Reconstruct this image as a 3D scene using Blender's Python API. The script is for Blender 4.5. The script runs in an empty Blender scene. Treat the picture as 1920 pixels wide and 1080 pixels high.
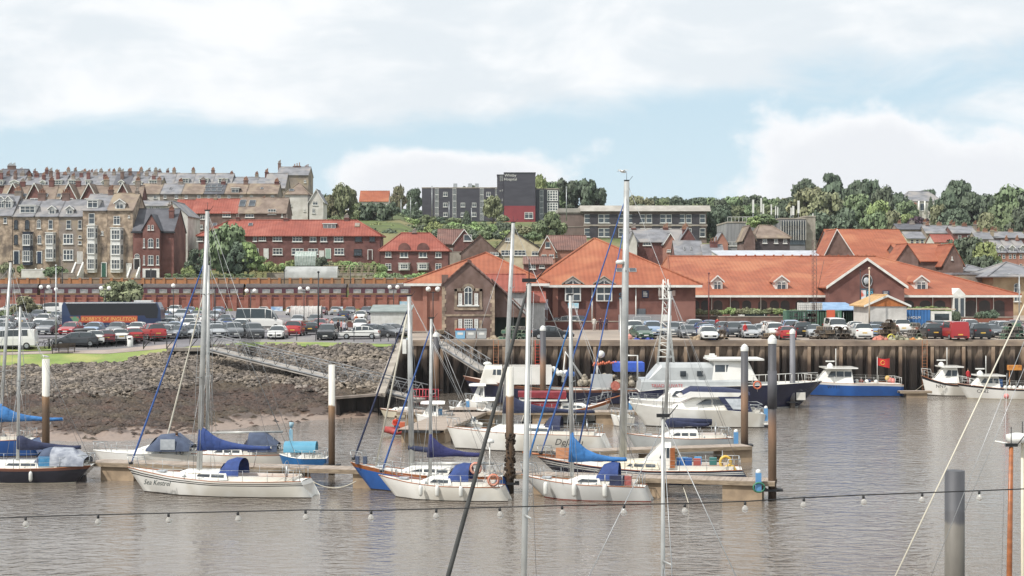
import bpy, bmesh, math, random
from mathutils import Vector, Matrix
from math import sin, cos, pi, radians, sqrt, atan2
D = bpy.data; SC = bpy.context.scene
F = 3000.0; H = 11.6; HY = 530.0          # focal length in photo pixels, eye height, horizon row
# ---------------------------------------------------------------- camera
cam = D.objects.new('camera', D.cameras.new('camera')); SC.collection.objects.link(cam)
cam.location = (0, 0, H); cam.rotation_euler = (pi/2, 0, 0)
cam.data.sensor_width = 36; cam.data.lens = F/1920*36
cam.data.shift_y = (HY-540)/1920; cam.data.clip_start = .5; cam.data.clip_end = 6000
SC.camera = cam
# ---------------------------------------------------------------- light
SUN_EL, SUN_AZ = radians(50), radians(-128)    # azimuth measured from +Y (view direction) towards +X
SKY_STRENGTH = .115
sd = D.lights.new('sun', 'SUN'); sd.energy = 4.1; sd.angle = radians(1.2); sd.color = (1, .955, .89)
sun = D.objects.new('sun', sd); SC.collection.objects.link(sun)
dv = Vector((sin(SUN_AZ)*cos(SUN_EL), cos(SUN_AZ)*cos(SUN_EL), sin(SUN_EL)))
sun.rotation_euler = dv.to_track_quat('Z', 'Y').to_euler(); sun.location = dv*300
SC.view_settings.view_transform = 'Standard'; SC.view_settings.look = 'None'
SC.view_settings.exposure = 0.10; SC.view_settings.gamma = 1.0
SC.cycles.max_bounces = 5; SC.cycles.transparent_max_bounces = 8
SC.cycles.caustics_reflective = False; SC.cycles.caustics_refractive = False
w = D.worlds.new('World'); SC.world = w; w.use_nodes = True
NT = w.node_tree; NT.nodes.clear()
def mth(nt, op, a, b=0.0, c=0.0, clamp=False):
    n = nt.nodes.new('ShaderNodeMath'); n.operation = op; n.use_clamp = clamp
    for i, v in enumerate((a, b, c)):
        if isinstance(v, (int, float)): n.inputs[i].default_value = v
        else: nt.links.new(v, n.inputs[i])
    return n.outputs[0]
def mixc(nt, f, a, b):
    n = nt.nodes.new('ShaderNodeMix'); n.data_type = 'RGBA'
    for i, v in ((0, f), (6, a), (7, b)):
        if isinstance(v, (int, float)): n.inputs[i].default_value = v
        elif isinstance(v, (tuple, list)): n.inputs[i].default_value = (v[0], v[1], v[2], 1)
        else: nt.links.new(v, n.inputs[i])
    return n.outputs[2]
def smooth(nt, v, a, b):
    n = nt.nodes.new('ShaderNodeMapRange'); n.interpolation_type = 'SMOOTHSTEP'
    nt.links.new(v, n.inputs[0]); n.inputs[1].default_value = a; n.inputs[2].default_value = b
    return n.outputs[0]
def noise(nt, vec, scale, det=5, rough=.55, dist=0.0):
    n = nt.nodes.new('ShaderNodeTexNoise')
    if vec is not None: nt.links.new(vec, n.inputs['Vector'])
    n.inputs['Scale'].default_value = scale; n.inputs['Detail'].default_value = det
    n.inputs['Roughness'].default_value = rough; n.inputs['Distortion'].default_value = dist
    return n.outputs[0]
def mapping(nt, vec, sc=(1, 1, 1), loc=(0, 0, 0)):
    n = nt.nodes.new('ShaderNodeMapping'); nt.links.new(vec, n.inputs[0])
    n.inputs['Scale'].default_value = sc; n.inputs['Location'].default_value = loc
    return n.outputs[0]
def world_sky():
    nt = NT
    sky = nt.nodes.new('ShaderNodeTexSky'); sky.sky_type = 'NISHITA'; sky.sun_disc = False
    sky.sun_elevation = SUN_EL; sky.sun_rotation = SUN_AZ; sky.air_density = .9; sky.dust_density = .6; sky.ozone_density = 1.5
    tc = nt.nodes.new('ShaderNodeTexCoord'); d = tc.outputs['Generated']
    sp = nt.nodes.new('ShaderNodeSeparateXYZ'); nt.links.new(d, sp.inputs[0]); x, y, z = sp.outputs
    az = mth(nt, 'ARCTAN2', x, y); el = mth(nt, 'ARCSINE', z)       # real directions
    # broken high cloud: denser high up and towards the left of the view
    n1 = noise(nt, mapping(nt, d, (1.6, 1.6, 7)), 3.2, 8, .55, .3)
    n2 = noise(nt, mapping(nt, d, (1, 1, 2.6), (3, 1, 2)), 11, 8, .62, .5)
    cov = mth(nt, 'ADD', mth(nt, 'MULTIPLY', n1, .62), mth(nt, 'MULTIPLY', n2, .62))
    cov = mth(nt, 'ADD', cov, mth(nt, 'MULTIPLY', mth(nt, 'SUBTRACT', el, .120), 2.6))
    def blob(a, e, ra, re, k):     # a cloud bank (or a gap) centred on a direction, in degrees
        u = mth(nt, 'MULTIPLY', mth(nt, 'SUBTRACT', az, radians(a)), 1/radians(ra))
        v = mth(nt, 'MULTIPLY', mth(nt, 'SUBTRACT', el, radians(e)), 1/radians(re))
        r = mth(nt, 'ADD', mth(nt, 'MULTIPLY', u, u), mth(nt, 'MULTIPLY', v, v))
        return mth(nt, 'MULTIPLY', mth(nt, 'EXPONENT', mth(nt, 'MULTIPLY', r, -1.0)), k)
    for b in ((-11, 7.5, 8, 2.6, .26), (-17.5, 6.3, 3.5, .9, .2), (-8, 9.0, 1.4, .7, -.12), (-10, 4.6, 9, 1.2, -.25), (-15, 7.6, 2.5, .5, -.1), (-3, 6.5, 5, .8, .12), (6, 8.2, 6, 1.2, .12), (16.5, 9, 4, .8, .16), (7.5, 5.9, 6, 1.3, -.22), (15, 8.6, 5, 1.3, -.10), (2, 4.3, 4, 1.2, -.2), (-1, 8.4, 10, 2.0, .16), (12, 9.6, 9, .8, .1), (8.5, 7.3, 2.2, .5, .13)):
        cov = mth(nt, 'ADD', cov, blob(*b))
    high = smooth(nt, cov, .44, .82)
    # cumulus banks low over the hill, crisp lumpy tops
    n3 = noise(nt, mapping(nt, d, (1, 1, 1.3), (7, 2, 5)), 42, 6, .6, 0)
    n4 = noise(nt, mapping(nt, d, (1, 1, 1.5), (1, 8, 3)), 14, 3, .5, 0)
    cum = mth(nt, 'ADD', mth(nt, 'MULTIPLY', mth(nt, 'SUBTRACT', n3, .5), .75), mth(nt, 'MULTIPLY', mth(nt, 'SUBTRACT', n4, .5), .9))
    for b in ((10.2, 3.6, 3.0, 2.5, 1.0), (15.5, 3.2, 4.5, 2.3, 1.0), (12.7, 5.0, 1.7, 1.35, .6), (-2.7, 4.0, 3.0, .95, .85), (-2.5, 2.9, 4.6, 1.2, .8), (-4.0, 3.0, 2.4, 1.6, .5), (.2, 3.7, 2.2, .9, .55), (3.3, 4.7, 2.2, .8, .36), (20, 3.5, 4, 2, .6)):
        cum = mth(nt, 'ADD', cum, blob(*b))
    cumm = smooth(nt, cum, .40, .80)
    # colours (radiance units of this sky)
    lum = noise(nt, mapping(nt, d, (1, 1, 2.2), (2, 2, 2)), 9, 6, .55, .3)
    hc = mixc(nt, smooth(nt, lum, .38, .62), (6.75, 7.2, 7.55), (8.3, 8.4, 8.5))
    hc2 = mixc(nt, smooth(nt, mth(nt, 'ADD', cum, mth(nt, 'MULTIPLY', lum, .5)), .75, 1.5), (8.2, 8.3, 8.45), (7.1, 7.3, 7.6))
    base = mixc(nt, .84, sky.outputs[0], (5.1, 6.55, 7.4))   # thin milky veil over the blue
    hz = smooth(nt, mth(nt, 'MULTIPLY', el, -1.0), -.115, -.02)
    base = mixc(nt, mth(nt, 'MULTIPLY', hz, .55), base, (6.0, 7.1, 7.8))
    c = mixc(nt, mth(nt, 'MULTIPLY', high, .95), base, hc)
    c = mixc(nt, cumm, c, hc2)
    bg = nt.nodes.new('ShaderNodeBackground'); nt.links.new(c, bg.inputs[0]); bg.inputs[1].default_value = SKY_STRENGTH
    out = nt.nodes.new('ShaderNodeOutputWorld'); nt.links.new(bg.outputs[0], out.inputs[0])
world_sky()
# ---------------------------------------------------------------- helpers
R = random.Random(7)
def srgb(h):
    h = h.lstrip('#'); o = []
    for i in (0, 2, 4):
        v = int(h[i:i+2], 16)/255; o.append(v/12.92 if v <= .04045 else ((v+.055)/1.055)**2.4)
    return tuple(o)
def col(c): return srgb(c) if isinstance(c, str) else c
def P(px, py, Y): return Vector(((px-960)*Y/F, Y, H-(py-HY)*Y/F))
def G(px, py, z=0.0):
    Y = (H-z)*F/(py-HY); return Vector(((px-960)*Y/F, Y, z))
MC = {}
def desat(c, s, v):
    r, g, b = col(c); l = .3*r+.5*g+.2*b; return tuple((l+(q-l)*s)*v for q in (r, g, b))
ADJ = dict(red_brick=(.62, 1.1), dark_red_brick=(.64, 1.05), orange_brick=(.62, 1.05), brown_brick=(.6, 1.05), wall_brick=(.75, 1.1), old_pale_brick=(.8, 1), buff_stone=(.7, 1.15), grey_brown_stone=(.7, 1.12), mossy_brown_roof=(.65, .98),
           cream_render=(.8, 1), orange_clay_tiles=(.90, .82), red_clay_tiles=(.85, .84), brown_clay_tiles=(.75, .9))
def mk(name, c1, c2=None, sc=1.0, rough=.7, metal=0.0, bump=0.0, bsc=None, st=(1, 1, 1), spec=.5, det=5, con=(.35, .65), island=0.0, rnd=0.0, c3=None, sc3=.1, coat=0.0):
    if name in MC: return MC[name]
    m = D.materials.new(name); m.use_nodes = True; nt = m.node_tree; b = nt.nodes['Principled BSDF']
    b.inputs['Roughness'].default_value = rough; b.inputs['Metallic'].default_value = metal
    b.inputs['Specular IOR Level'].default_value = spec; b.inputs['Coat Weight'].default_value = coat
    if name in ADJ: c1, c2, c3 = [desat(q, *ADJ[name]) if q is not None else None for q in (c1, c2, c3)]
    c1 = col(c1); m.diffuse_color = (*c1, 1)
    tc = nt.nodes.new('ShaderNodeTexCoord'); v = mapping(nt, tc.outputs['Object'], st)
    c = None
    if c2 is not None:
        f = smooth(nt, noise(nt, v, sc, det), *con); c = mixc(nt, f, c1, col(c2))
        if c3 is not None: c = mixc(nt, smooth(nt, noise(nt, v, sc3, 3), .45, .65), c, col(c3))
    if island or rnd:
        hsv = nt.nodes.new('ShaderNodeHueSaturation')
        val = 1.0
        if island:
            g = nt.nodes.new('ShaderNodeNewGeometry')
            val = mth(nt, 'MULTIPLY_ADD', g.outputs['Random Per Island'], 2*island, 1-island)
        if rnd:
            oi = nt.nodes.new('ShaderNodeObjectInfo')
            r2 = mth(nt, 'MULTIPLY_ADD', oi.outputs['Random'], 2*rnd, 1-rnd)
            val = mth(nt, 'MULTIPLY', r2, val)
            nt.links.new(mth(nt, 'MULTIPLY_ADD', oi.outputs['Random'], .06, .47), hsv.inputs['Hue'])
        nt.links.new(val, hsv.inputs['Value'])
        if c is None: hsv.inputs['Color'].default_value = (*c1, 1)
        else: nt.links.new(c, hsv.inputs['Color'])
        c = hsv.outputs[0]
    if c is None: b.inputs['Base Color'].default_value = (*c1, 1)
    else: nt.links.new(c, b.inputs['Base Color'])
    if bump:
        bn = nt.nodes.new('ShaderNodeBump'); bn.inputs['Strength'].default_value = 1; bn.inputs['Distance'].default_value = bump
        nt.links.new(noise(nt, v, bsc or sc*4, 4), bn.inputs['Height']); nt.links.new(bn.outputs[0], b.inputs['Normal'])
    MC[name] = m; return m
def pm(c, rough=.45, name='paint', **k):       # plain paint with a little weathering
    key = name+'_'+(c if isinstance(c, str) else '%.2f_%.2f_%.2f' % c).strip('#')
    if key in MC: return MC[key]
    c1 = col(c); c2 = tuple(v*.82 for v in c1)
    return mk(key, c1, c2, sc=k.pop('sc', .8), rough=rough, con=(.4, .75), **k)
class MB:
    def __init__(s): s.v = []; s.f = []; s.m = []; s.s = []
    def add(s, vs, fs, mi=0, sm=False):
        o = len(s.v); s.v += [tuple(p) for p in vs]
        for f in fs: s.f.append([i+o for i in f]); s.m.append(mi); s.s.append(sm)
        return s
    def bx(s, x0, y0, z0, x1, y1, z1, mi=0):
        x0, x1 = min(x0, x1), max(x0, x1); y0, y1 = min(y0, y1), max(y0, y1); z0, z1 = min(z0, z1), max(z0, z1)
        return s.add([(x0, y0, z0), (x1, y0, z0), (x1, y1, z0), (x0, y1, z0), (x0, y0, z1), (x1, y0, z1), (x1, y1, z1), (x0, y1, z1)],
              [(0, 3, 2, 1), (4, 5, 6, 7), (0, 1, 5, 4), (1, 2, 6, 5), (2, 3, 7, 6), (3, 0, 4, 7)], mi)
    def cb(s, c, d, mi=0, rz=0.0):
        n = len(s.v); s.bx(c[0]-d[0]/2, c[1]-d[1]/2, c[2]-d[2]/2, c[0]+d[0]/2, c[1]+d[1]/2, c[2]+d[2]/2, mi)
        if rz:
            for i in range(n, len(s.v)):
                x, y, z = s.v[i]; x -= c[0]; y -= c[1]
                s.v[i] = (c[0]+x*cos(rz)-y*sin(rz), c[1]+x*sin(rz)+y*cos(rz), z)
        return s
    def tube(s, pts, r, n=6, mi=0, cap=True, sm=True, ell=1.0):
        pts = [Vector(p) for p in pts]; rs = r if isinstance(r, (list, tuple)) else [r]*len(pts)
        vs = []; fs = []; up = None
        for i, p in enumerate(pts):
            t = (pts[min(i+1, len(pts)-1)]-pts[max(i-1, 0)])
            if t.length < 1e-9: t = Vector((0, 0, 1))
            t.normalize()
            if up is None: up = Vector((0, 0, 1)) if abs(t.z) < .9 else Vector((1, 0, 0))
            a = t.cross(up)
            if a.length < 1e-6: a = t.cross(Vector((0, 1, 0)))
            a.normalize(); b = a.cross(t).normalized(); up = b
            for k in range(n):
                q = 2*pi*k/n; vs.append(p+a*(cos(q)*rs[i])+b*(sin(q)*rs[i]*ell))
        for i in range(len(pts)-1):
            for k in range(n):
                k2 = (k+1) % n; fs.append((i*n+k, i*n+k2, (i+1)*n+k2, (i+1)*n+k))
        s.add(vs, fs, mi, sm)
        if cap and n > 2:
            o = len(s.v)-len(vs)
            s.f.append([o+k for k in range(n)][::-1]); s.m.append(mi); s.s.append(False)
            s.f.append([o+(len(pts)-1)*n+k for k in range(n)]); s.m.append(mi); s.s.append(False)
        return s
    def prism(s, poly, y0, y1, mi=0, ax='y', mi_side=None):
        n = len(poly)
        def q(a, b, c): return (a, c, b) if ax == 'y' else ((c, a, b) if ax == 'x' else (a, b, c))
        vs = [q(a, b, y0) for a, b in poly]+[q(a, b, y1) for a, b in poly]
        ms = mi if mi_side is None else mi_side
        s.add(vs, [list(range(n)), list(range(n, 2*n))[::-1]], mi)
        o = len(s.v)-2*n
        for i in range(n):
            j = (i+1) % n; s.f.append([o+i, o+n+i, o+n+j, o+j]); s.m.append(ms); s.s.append(False)
        return s
    def ball(s, c, r, nu=10, nv=6, mi=0, sc=(1, 1, 1)):
        vs = []; fs = []
        for j in range(nv+1):
            t = pi*j/nv
            for i in range(nu):
                a = 2*pi*i/nu; vs.append((c[0]+r*sc[0]*sin(t)*cos(a), c[1]+r*sc[1]*sin(t)*sin(a), c[2]+r*sc[2]*cos(t)))
        for j in range(nv):
            for i in range(nu):
                i2 = (i+1) % nu; fs.append((j*nu+i, (j+1)*nu+i, (j+1)*nu+i2, j*nu+i2))
        return s.add(vs, fs, mi, True)
    def lathe(s, c, prof, n=12, mi=0, sm=True):
        vs = []; fs = []
        for r, z in prof:
            for k in range(n): q = 2*pi*k/n; vs.append((c[0]+r*cos(q), c[1]+r*sin(q), c[2]+z))
        for j in range(len(prof)-1):
            for k in range(n): k2 = (k+1) % n; fs.append((j*n+k, j*n+k2, (j+1)*n+k2, (j+1)*n+k))
        return s.add(vs, fs, mi, sm)
    def loft(s, secs, mi=0, sm=True, closed=False, mfun=None):
        n = len(secs[0]); o = len(s.v)
        for sec in secs: s.v += [tuple(p) for p in sec]
        for i in range(len(secs)-1):
            for k in range(n if closed else n-1):
                k2 = (k+1) % n; s.f.append([o+i*n+k, o+i*n+k2, o+(i+1)*n+k2, o+(i+1)*n+k])
                s.m.append(mfun(i, k) if mfun else mi); s.s.append(sm)
        return s
    def face(s, pts, mi=0): return s.add(pts, [list(range(len(pts)))], mi)
    def xf(s, M, start=0):
        for i in range(start, len(s.v)): s.v[i] = tuple(M @ Vector(s.v[i]))
        return s
    def mesh(s, name, mats, fix=True):
        me = D.meshes.new(name); me.from_pydata(s.v, [], s.f)
        mats = mats if isinstance(mats, (list, tuple)) else [mats]
        for m in mats: me.materials.append(m)
        me.polygons.foreach_set('material_index', s.m); me.polygons.foreach_set('use_smooth', s.s)
        if fix and len(s.f) < 6000:
            bm = bmesh.new(); bm.from_mesh(me); bmesh.ops.remove_doubles(bm, verts=bm.verts, dist=1e-5)
            bmesh.ops.recalc_face_normals(bm, faces=bm.faces); bm.to_mesh(me); bm.free()
        me.update(); return me
    def ob(s, name, mats, parent=None, loc=(0, 0, 0), rz=0.0, fix=True):
        return mkob(name, s.mesh(name, mats, fix), parent, loc, rz)
def mkob(name, me, parent=None, loc=(0, 0, 0), rz=0.0, rot=None):
    o = D.objects.new(name, me); SC.collection.objects.link(o); o.location = loc
    o.rotation_euler = rot if rot is not None else (0, 0, rz)
    if parent is not None: o.parent = parent
    return o
def tag(o, label=None, cat=None, group=None, kind=None):
    if label: o['label'] = label
    if cat: o['category'] = cat
    if group: o['group'] = group
    if kind: o['kind'] = kind
    return o
def thing(name, label, cat, loc=(0, 0, 0), rz=0.0, group=None):
    return tag(mkob(name, None, None, loc, rz), label, cat, group)
def smesh(verts, edges, rad, sub=1):       # one continuous skinned body
    me = D.meshes.new('body'); me.from_pydata(verts, edges, [])
    o = D.objects.new('tmp', me); SC.collection.objects.link(o)
    md = o.modifiers.new('s', 'SKIN'); md.use_smooth_shade = True
    for i, r in enumerate(rad):
        sv = me.skin_vertices[0].data[i]; sv.radius = r if isinstance(r, tuple) else (r, r)
        sv.use_root = i == 0
    ss = o.modifiers.new('u', 'SUBSURF'); ss.levels = sub; ss.render_levels = sub
    bpy.context.view_layer.update()
    m2 = D.meshes.new_from_object(o.evaluated_get(bpy.context.evaluated_depsgraph_get()))
    D.objects.remove(o); return m2
TXT = {}
def text(body, size, m, parent, loc, rz=0.0, name='lettering', ext=.01, shear=0.0, align='CENTER', rx=pi/2):
    cu = D.curves.new('t', 'FONT'); cu.body = body; cu.size = size; cu.extrude = ext; cu.shear = shear
    cu.align_x = align; cu.align_y = 'CENTER'; cu.resolution_u = 2
    o = D.objects.new('t', cu); SC.collection.objects.link(o); bpy.context.view_layer.update()
    me = D.meshes.new_from_object(o.evaluated_get(bpy.context.evaluated_depsgraph_get())); D.objects.remove(o)
    me.materials.clear(); me.materials.append(m)
    return mkob(name, me, parent, loc, rot=(rx, 0, rz))
ORD = ['leftmost', 'second from left', 'third from left', 'fourth from left', 'fifth from left', 'sixth from left', 'seventh from left', 'eighth from left', 'ninth from left', 'tenth from left'] 
NUMW = ['', 'one', 'two', 'three', 'four', 'five', 'six', 'seven', 'eight', 'nine', 'ten', 'eleven', 'twelve', 'thirteen', 'fourteen', 'fifteen', 'sixteen']
def ordw(i, n):
    if i < len(ORD) and i <= n//2: return ORD[i]
    j = n-1-i
    if j < len(ORD): return ORD[j].replace('left', 'right')
    return NUMW[i+1]+'th from left' if i+1 < len(NUMW) else '%dth from left' % (i+1)
AUTO = []
def auto(o, desc, where): AUTO.append((o, desc, where))
def run_auto():
    g = {}
    for o, d, wh in AUTO: g.setdefault((d, wh), []).append(o)
    for (d, wh), L in g.items():
        L.sort(key=lambda o: o.location.x/max(o.location.y, 1))
        for i, o in enumerate(L):
            o['label'] = (d+' '+wh) if len(L) == 1 else '%s %s, %s' % (d, wh, ordw(i, len(L)))
# ---------------------------------------------------------------- materials
def M_glass():
    return mk('window_glass', (.035, .042, .05), (.07, .085, .1), sc=.6, rough=.08, spec=.6)
GL = M_glass(); GLCAR = mk('car_glass', (.03, .04, .045), rough=.05, spec=.8)
WHT = mk('white_paint', (.74, .74, .71), (.62, .62, .58), sc=1.5, rough=.4)
CREAM = mk('cream_paint', (.70, .64, .50), (.6, .54, .42), sc=1, rough=.5)
STONE = mk('buff_stone', '#b39a7b', '#857058', sc=1.1, rough=.9, bump=.02, c3='#655648', sc3=.4)
STONE2 = mk('grey_brown_stone', '#8f8073', '#6f6358', sc=.6, rough=.9, c3='#9c8a6c', sc3=.3)
BRICK = mk('red_brick', '#7d4436', '#6a382d', sc=.7, rough=.9, bump=.01, bsc=6, c3='#8a5243', sc3=.2)
BRICK2 = mk('dark_red_brick', '#77413a', '#64352f', sc=.8, rough=.9, c3='#854c40', sc3=.3)
BRICKO = mk('orange_brick', '#b0684a', '#a15b40', sc=.5, rough=.85, c3='#b87455', sc3=.2)
BRICKB = mk('brown_brick', '#7a5849', '#654739', sc=.8, rough=.9, bump=.01, bsc=5, c3='#85655a', sc3=.3)
BRICKW = mk('wall_brick', '#9a5641', '#824836', sc=.35, rough=.9, c3='#a2654c', sc3=.08, st=(1, 1, 2))
BRICKU = mk('old_pale_brick', '#a8805f', '#8a6348', sc=.5, rough=.95, c3='#6e5844', sc3=.25)
RENDER = mk('white_render', '#cfcdc6', '#b5b2a9', sc=.5, rough=.85)
RENDC = mk('cream_render', '#cdbf9f', '#b8a888', sc=.6, rough=.85)
SLATE = mk('slate_roof', '#818287', '#696a6e', sc=.5, rough=.6, c3='#8f8b88', sc3=.2, st=(1, 1, 2))
SLATED = mk('dark_slate_roof', '#5b5c62', '#494a50', sc=.5, rough=.6)
ROOFB = mk('mossy_brown_roof', '#8c7664', '#75604f', sc=.6, rough=.9, c3='#998566', sc3=.25)
def tile_mat(name, c1, c2, c3, pitch, amt=.03):
    m = mk(name, c1, c2, sc=.45, rough=.8, c3=c3, sc3=.12, st=(1, 1, 2.2)); nt = m.node_tree; b = nt.nodes['Principled BSDF']
    tc = nt.nodes.new('ShaderNodeTexCoord'); sp = nt.nodes.new('ShaderNodeSeparateXYZ'); nt.links.new(tc.outputs['Object'], sp.inputs[0])
    wv = mth(nt, 'SINE', mth(nt, 'MULTIPLY', mth(nt, 'ADD', sp.outputs[0], mth(nt, 'MULTIPLY', sp.outputs[1], .02)), 2*pi/pitch))
    rz = mth(nt, 'FRACT', mth(nt, 'MULTIPLY', sp.outputs[2], 1/(pitch*.8)))
    bn = nt.nodes.new('ShaderNodeBump'); bn.inputs['Distance'].default_value = amt
    nt.links.new(mth(nt, 'ADD', wv, rz), bn.inputs['Height']); nt.links.new(bn.outputs[0], b.inputs['Normal'])
    return m
TILE = tile_mat('orange_clay_tiles', '#ac5f3d', '#9c5436', '#b8724c', .6, .018)
TILER = tile_mat('red_clay_tiles', '#a5523f', '#934737', '#b0614e', .6, .022)
TILEB = tile_mat('brown_clay_tiles', '#8a5d50', '#745046', '#96705f', .5, .05)
CONC = mk('concrete', '#a39b90', '#8a8278', sc=.6, rough=.9, bump=.01)
ASPH = mk('asphalt', '#77757a', '#6a686c', sc=.3, rough=.95, c3='#85827f', sc3=.06)
STEEL = mk('galvanised_steel', '#b8bcbd', '#9da1a3', sc=2, rough=.42, metal=.6)
ALU = mk('anodised_aluminium', '#b8b9b6', '#a3a4a2', sc=1.2, rough=.38, metal=.35)
DARK = mk('black_metal', '#2a2b2e', '#222326', sc=2, rough=.5)
GREYP = mk('grey_pile_paint', '#7c7d80', '#6e6f72', sc=1, rough=.55, c3='#85868a', sc3=.4)
WOOD = mk('weathered_wood', '#9b8b76', '#7e705f', sc=2, rough=.85, st=(1, 6, 6))
TEAK = mk('varnished_wood', '#a2633a', '#87502e', sc=2, rough=.4, st=(1, 5, 5))
BARK = mk('bark', '#5b4b3d', '#443830', sc=3, rough=.95)
RUBBER = mk('tyre_rubber', '#1b1b1c', rough=.8); BLACK = mk('black_plastic', '#1d1e20', rough=.5)
ROPE = mk('pale_rope', '#c8c2b2', rough=.9); WIRE = mk('steel_wire', '#a7a9aa', rough=.4, metal=.5)
GELW = mk('white_gelcoat', (.86, .85, .81), (.78, .77, .72), sc=.5, rough=.22, c3=(.66, .63, .56), sc3=.35, coat=.3)
GELD = mk('deck_gelcoat', (.72, .71, .67), (.62, .61, .57), sc=1.5, rough=.45)
NAVY = mk('navy_paint', '#262a45', '#202439', sc=.6, rough=.22, coat=.4)
BLUEH = mk('blue_paint', '#2e63ad', '#2a5799', sc=.6, rough=.3, coat=.3)
C_BLUE = mk('royal_blue_canvas', '#304781', '#293d70', sc=3, rough=.8, bump=.03, bsc=5)
C_BRIGHT = mk('bright_blue_canvas', '#3873b0', '#30659c', sc=3, rough=.8, bump=.03, bsc=5)
C_NAVY = mk('navy_canvas', '#2d3450', '#262c45', sc=3, rough=.85, bump=.03, bsc=5)
C_GREYB = mk('faded_blue_canvas', '#4b566c', '#414b60', sc=3, rough=.85, bump=.02, bsc=5)
C_CLEAR = mk('clear_vinyl_window', '#b7bcc0', '#a3a9ae', sc=3, rough=.15)
ANTIF = mk('dark_antifouling', '#3a2f2b', '#2c2522', sc=2, rough=.8); ANTIR = mk('red_antifouling', '#9a4638', '#7f3a30', sc=2, rough=.8)
ORNG = pm('#c4694a', name='orange_plastic'); YELL = pm('#d8b352', name='yellow_foam')
LAMPG = mk('lamp_globe', (.85, .84, .8), rough=.25)
def tidal(name, stops, rough=.7, metal=0.0, streak=0.0):
    """colour bands by height above the water: paint, rust, weed line - real stains of the tide; on the bank, darkened soil"""
    if name in MC: return MC[name]
    m = D.materials.new(name); m.use_nodes = True; nt = m.node_tree; b = nt.nodes['Principled BSDF']
    b.inputs['Roughness'].default_value = rough; b.inputs['Metallic'].default_value = metal
    ge = nt.nodes.new('ShaderNodeNewGeometry'); sp = nt.nodes.new('ShaderNodeSeparateXYZ'); nt.links.new(ge.outputs['Position'], sp.inputs[0])
    z = sp.outputs[2]
    n = noise(nt, mapping(nt, ge.outputs['Position'], (2.2, .6, .35)), 1.0, 6, .6)
    z2 = mth(nt, 'ADD', z, mth(nt, 'MULTIPLY', mth(nt, 'SUBTRACT', n, .5), streak))
    c = col(stops[0][1]); out = None
    for zz, cc, wd in stops[1:]:
        out = mixc(nt, smooth(nt, z2, zz-wd, zz+wd), c if out is None else out, col(cc))
    n2 = noise(nt, mapping(nt, ge.outputs['Position'], (1.2, 1.2, .25), (5, 1, 2)), 2.4, 5, .65)
    hs = nt.nodes.new('ShaderNodeHueSaturation'); nt.links.new(out, hs.inputs['Color'])
    nt.links.new(mth(nt, 'MULTIPLY_ADD', n2, .9, .55), hs.inputs['Value'])
    nt.links.new(hs.outputs[0], b.inputs['Base Color']); MC[name] = m; return m
def lerp_tab(tab, u):
    if u <= tab[0][0]: return tab[0][1:]
    for a, b in zip(tab, tab[1:]):
        if u <= b[0]:
            t = (u-a[0])/(b[0]-a[0]); return tuple(x+(y-x)*t for x, y in zip(a[1:], b[1:]))
    return tab[-1][1:]
def lt1(tab, x): return lerp_tab(tab, x)[0]
QY = 167.5; QZ = 5.4; WX = -11.6           # quay face, quay height, wing wall
SHORE = [(-900, 146, 3.5, 132, 2.0, 112), (0, 150, 3.6, 136, 2.0, 117), (200, 154, 3.8, 136.5, 2.1, 116), (300, 158, 4.5, 141, 2.1, 119), (360, 162, 4.9, 149, 2.2, 121), (450, 164, 5.15, 151, 2.2, 127), (600, 163, 5.2, 146, 2.2, 135), (720, 161, 5.25, 142, 1.9, 139), (760, 160, 5.3, 141, 1.6, 141)]
INL_L = [(0, 5.4), (230, 5.6), (304.5, 6.2), (305.5, 7.4), (319.5, 7.4), (320.6, 12.3), (343, 12.4), (356, 16), (400, 24.5), (450, 30), (560, 37), (700, 42), (900, 46), (1400, 46), (2400, 30)]
INL_R = [(0, 5.4), (230, 5.6), (300, 7), (330, 9.5), (350, 13.5), (400, 20), (450, 26), (560, 33), (700, 39), (900, 43), (1400, 46), (2400, 30)]
def ground_z(x, y):
    u = 960+F*x/y
    a = lt1(INL_L, y); b = lt1(INL_R, y)
    t = min(1, max(0, (u-755)/60)); hi = a+(b-a)*t
    if u > 1150: hi -= min(1, (u-1150)/500)*min(4.5, max(0, (y-300)*.03))
    onquay = x > WX
    if onquay: return hi if y > QY+.2 else -2.6
    Yc, zc, Yt, zt, Yw = lerp_tab(SHORE, u)
    if y >= Yc+14: return hi
    if y >= Yc: return zc+(hi-zc)*((y-Yc)/14)
    if y >= Yt: return zt+(zc-zt)*((y-Yt)/(Yc-Yt))**1.1
    if y >= Yw: return zt*((y-Yw)/(Yt-Yw))**1.35
    return max(-2.6, -(Yw-y)*.12)
def gz(x, y): return ground_z(x, y)
# ---------------------------------------------------------------- terrain and water
def sheet(name, us, ys, zf, m, dz=0.0, kind='structure'):
    vs = []; fs = []
    for y in ys:
        for u in us: x = (u-960)*y/F; vs.append((x, y, zf(x, y)+dz))
    n = len(us)
    for j in range(len(ys)-1):
        for i in range(n-1): fs.append((j*n+i, j*n+i+1, (j+1)*n+i+1, (j+1)*n+i))
    o = MB().add(vs, fs, 0, True).ob(name, m, fix=False); o['kind'] = kind; return o
def grass_mat():
    return mk('grass', '#80924e', '#6d8042', sc=.5, rough=.95, c3='#979a5c', sc3=.25, bump=.05, bsc=8)
GRASS = grass_mat()
SCRUB = mk('scrub_ground', '#5f6b3c', '#4d5734', sc=.15, rough=1, c3='#7b7550', sc3=.04, bump=.3, bsc=.6)
MUD = tidal('foreshore_mud', [(0, '#857468'), (.10, '#857468', .10), (.30, '#4f3f34', .12), (1.1, '#3d2f26', .3), (2.1, '#2e2822', .3)], rough=.5, streak=.7)  # top band: soil under the stones, darkened to deepen the gaps
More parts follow.
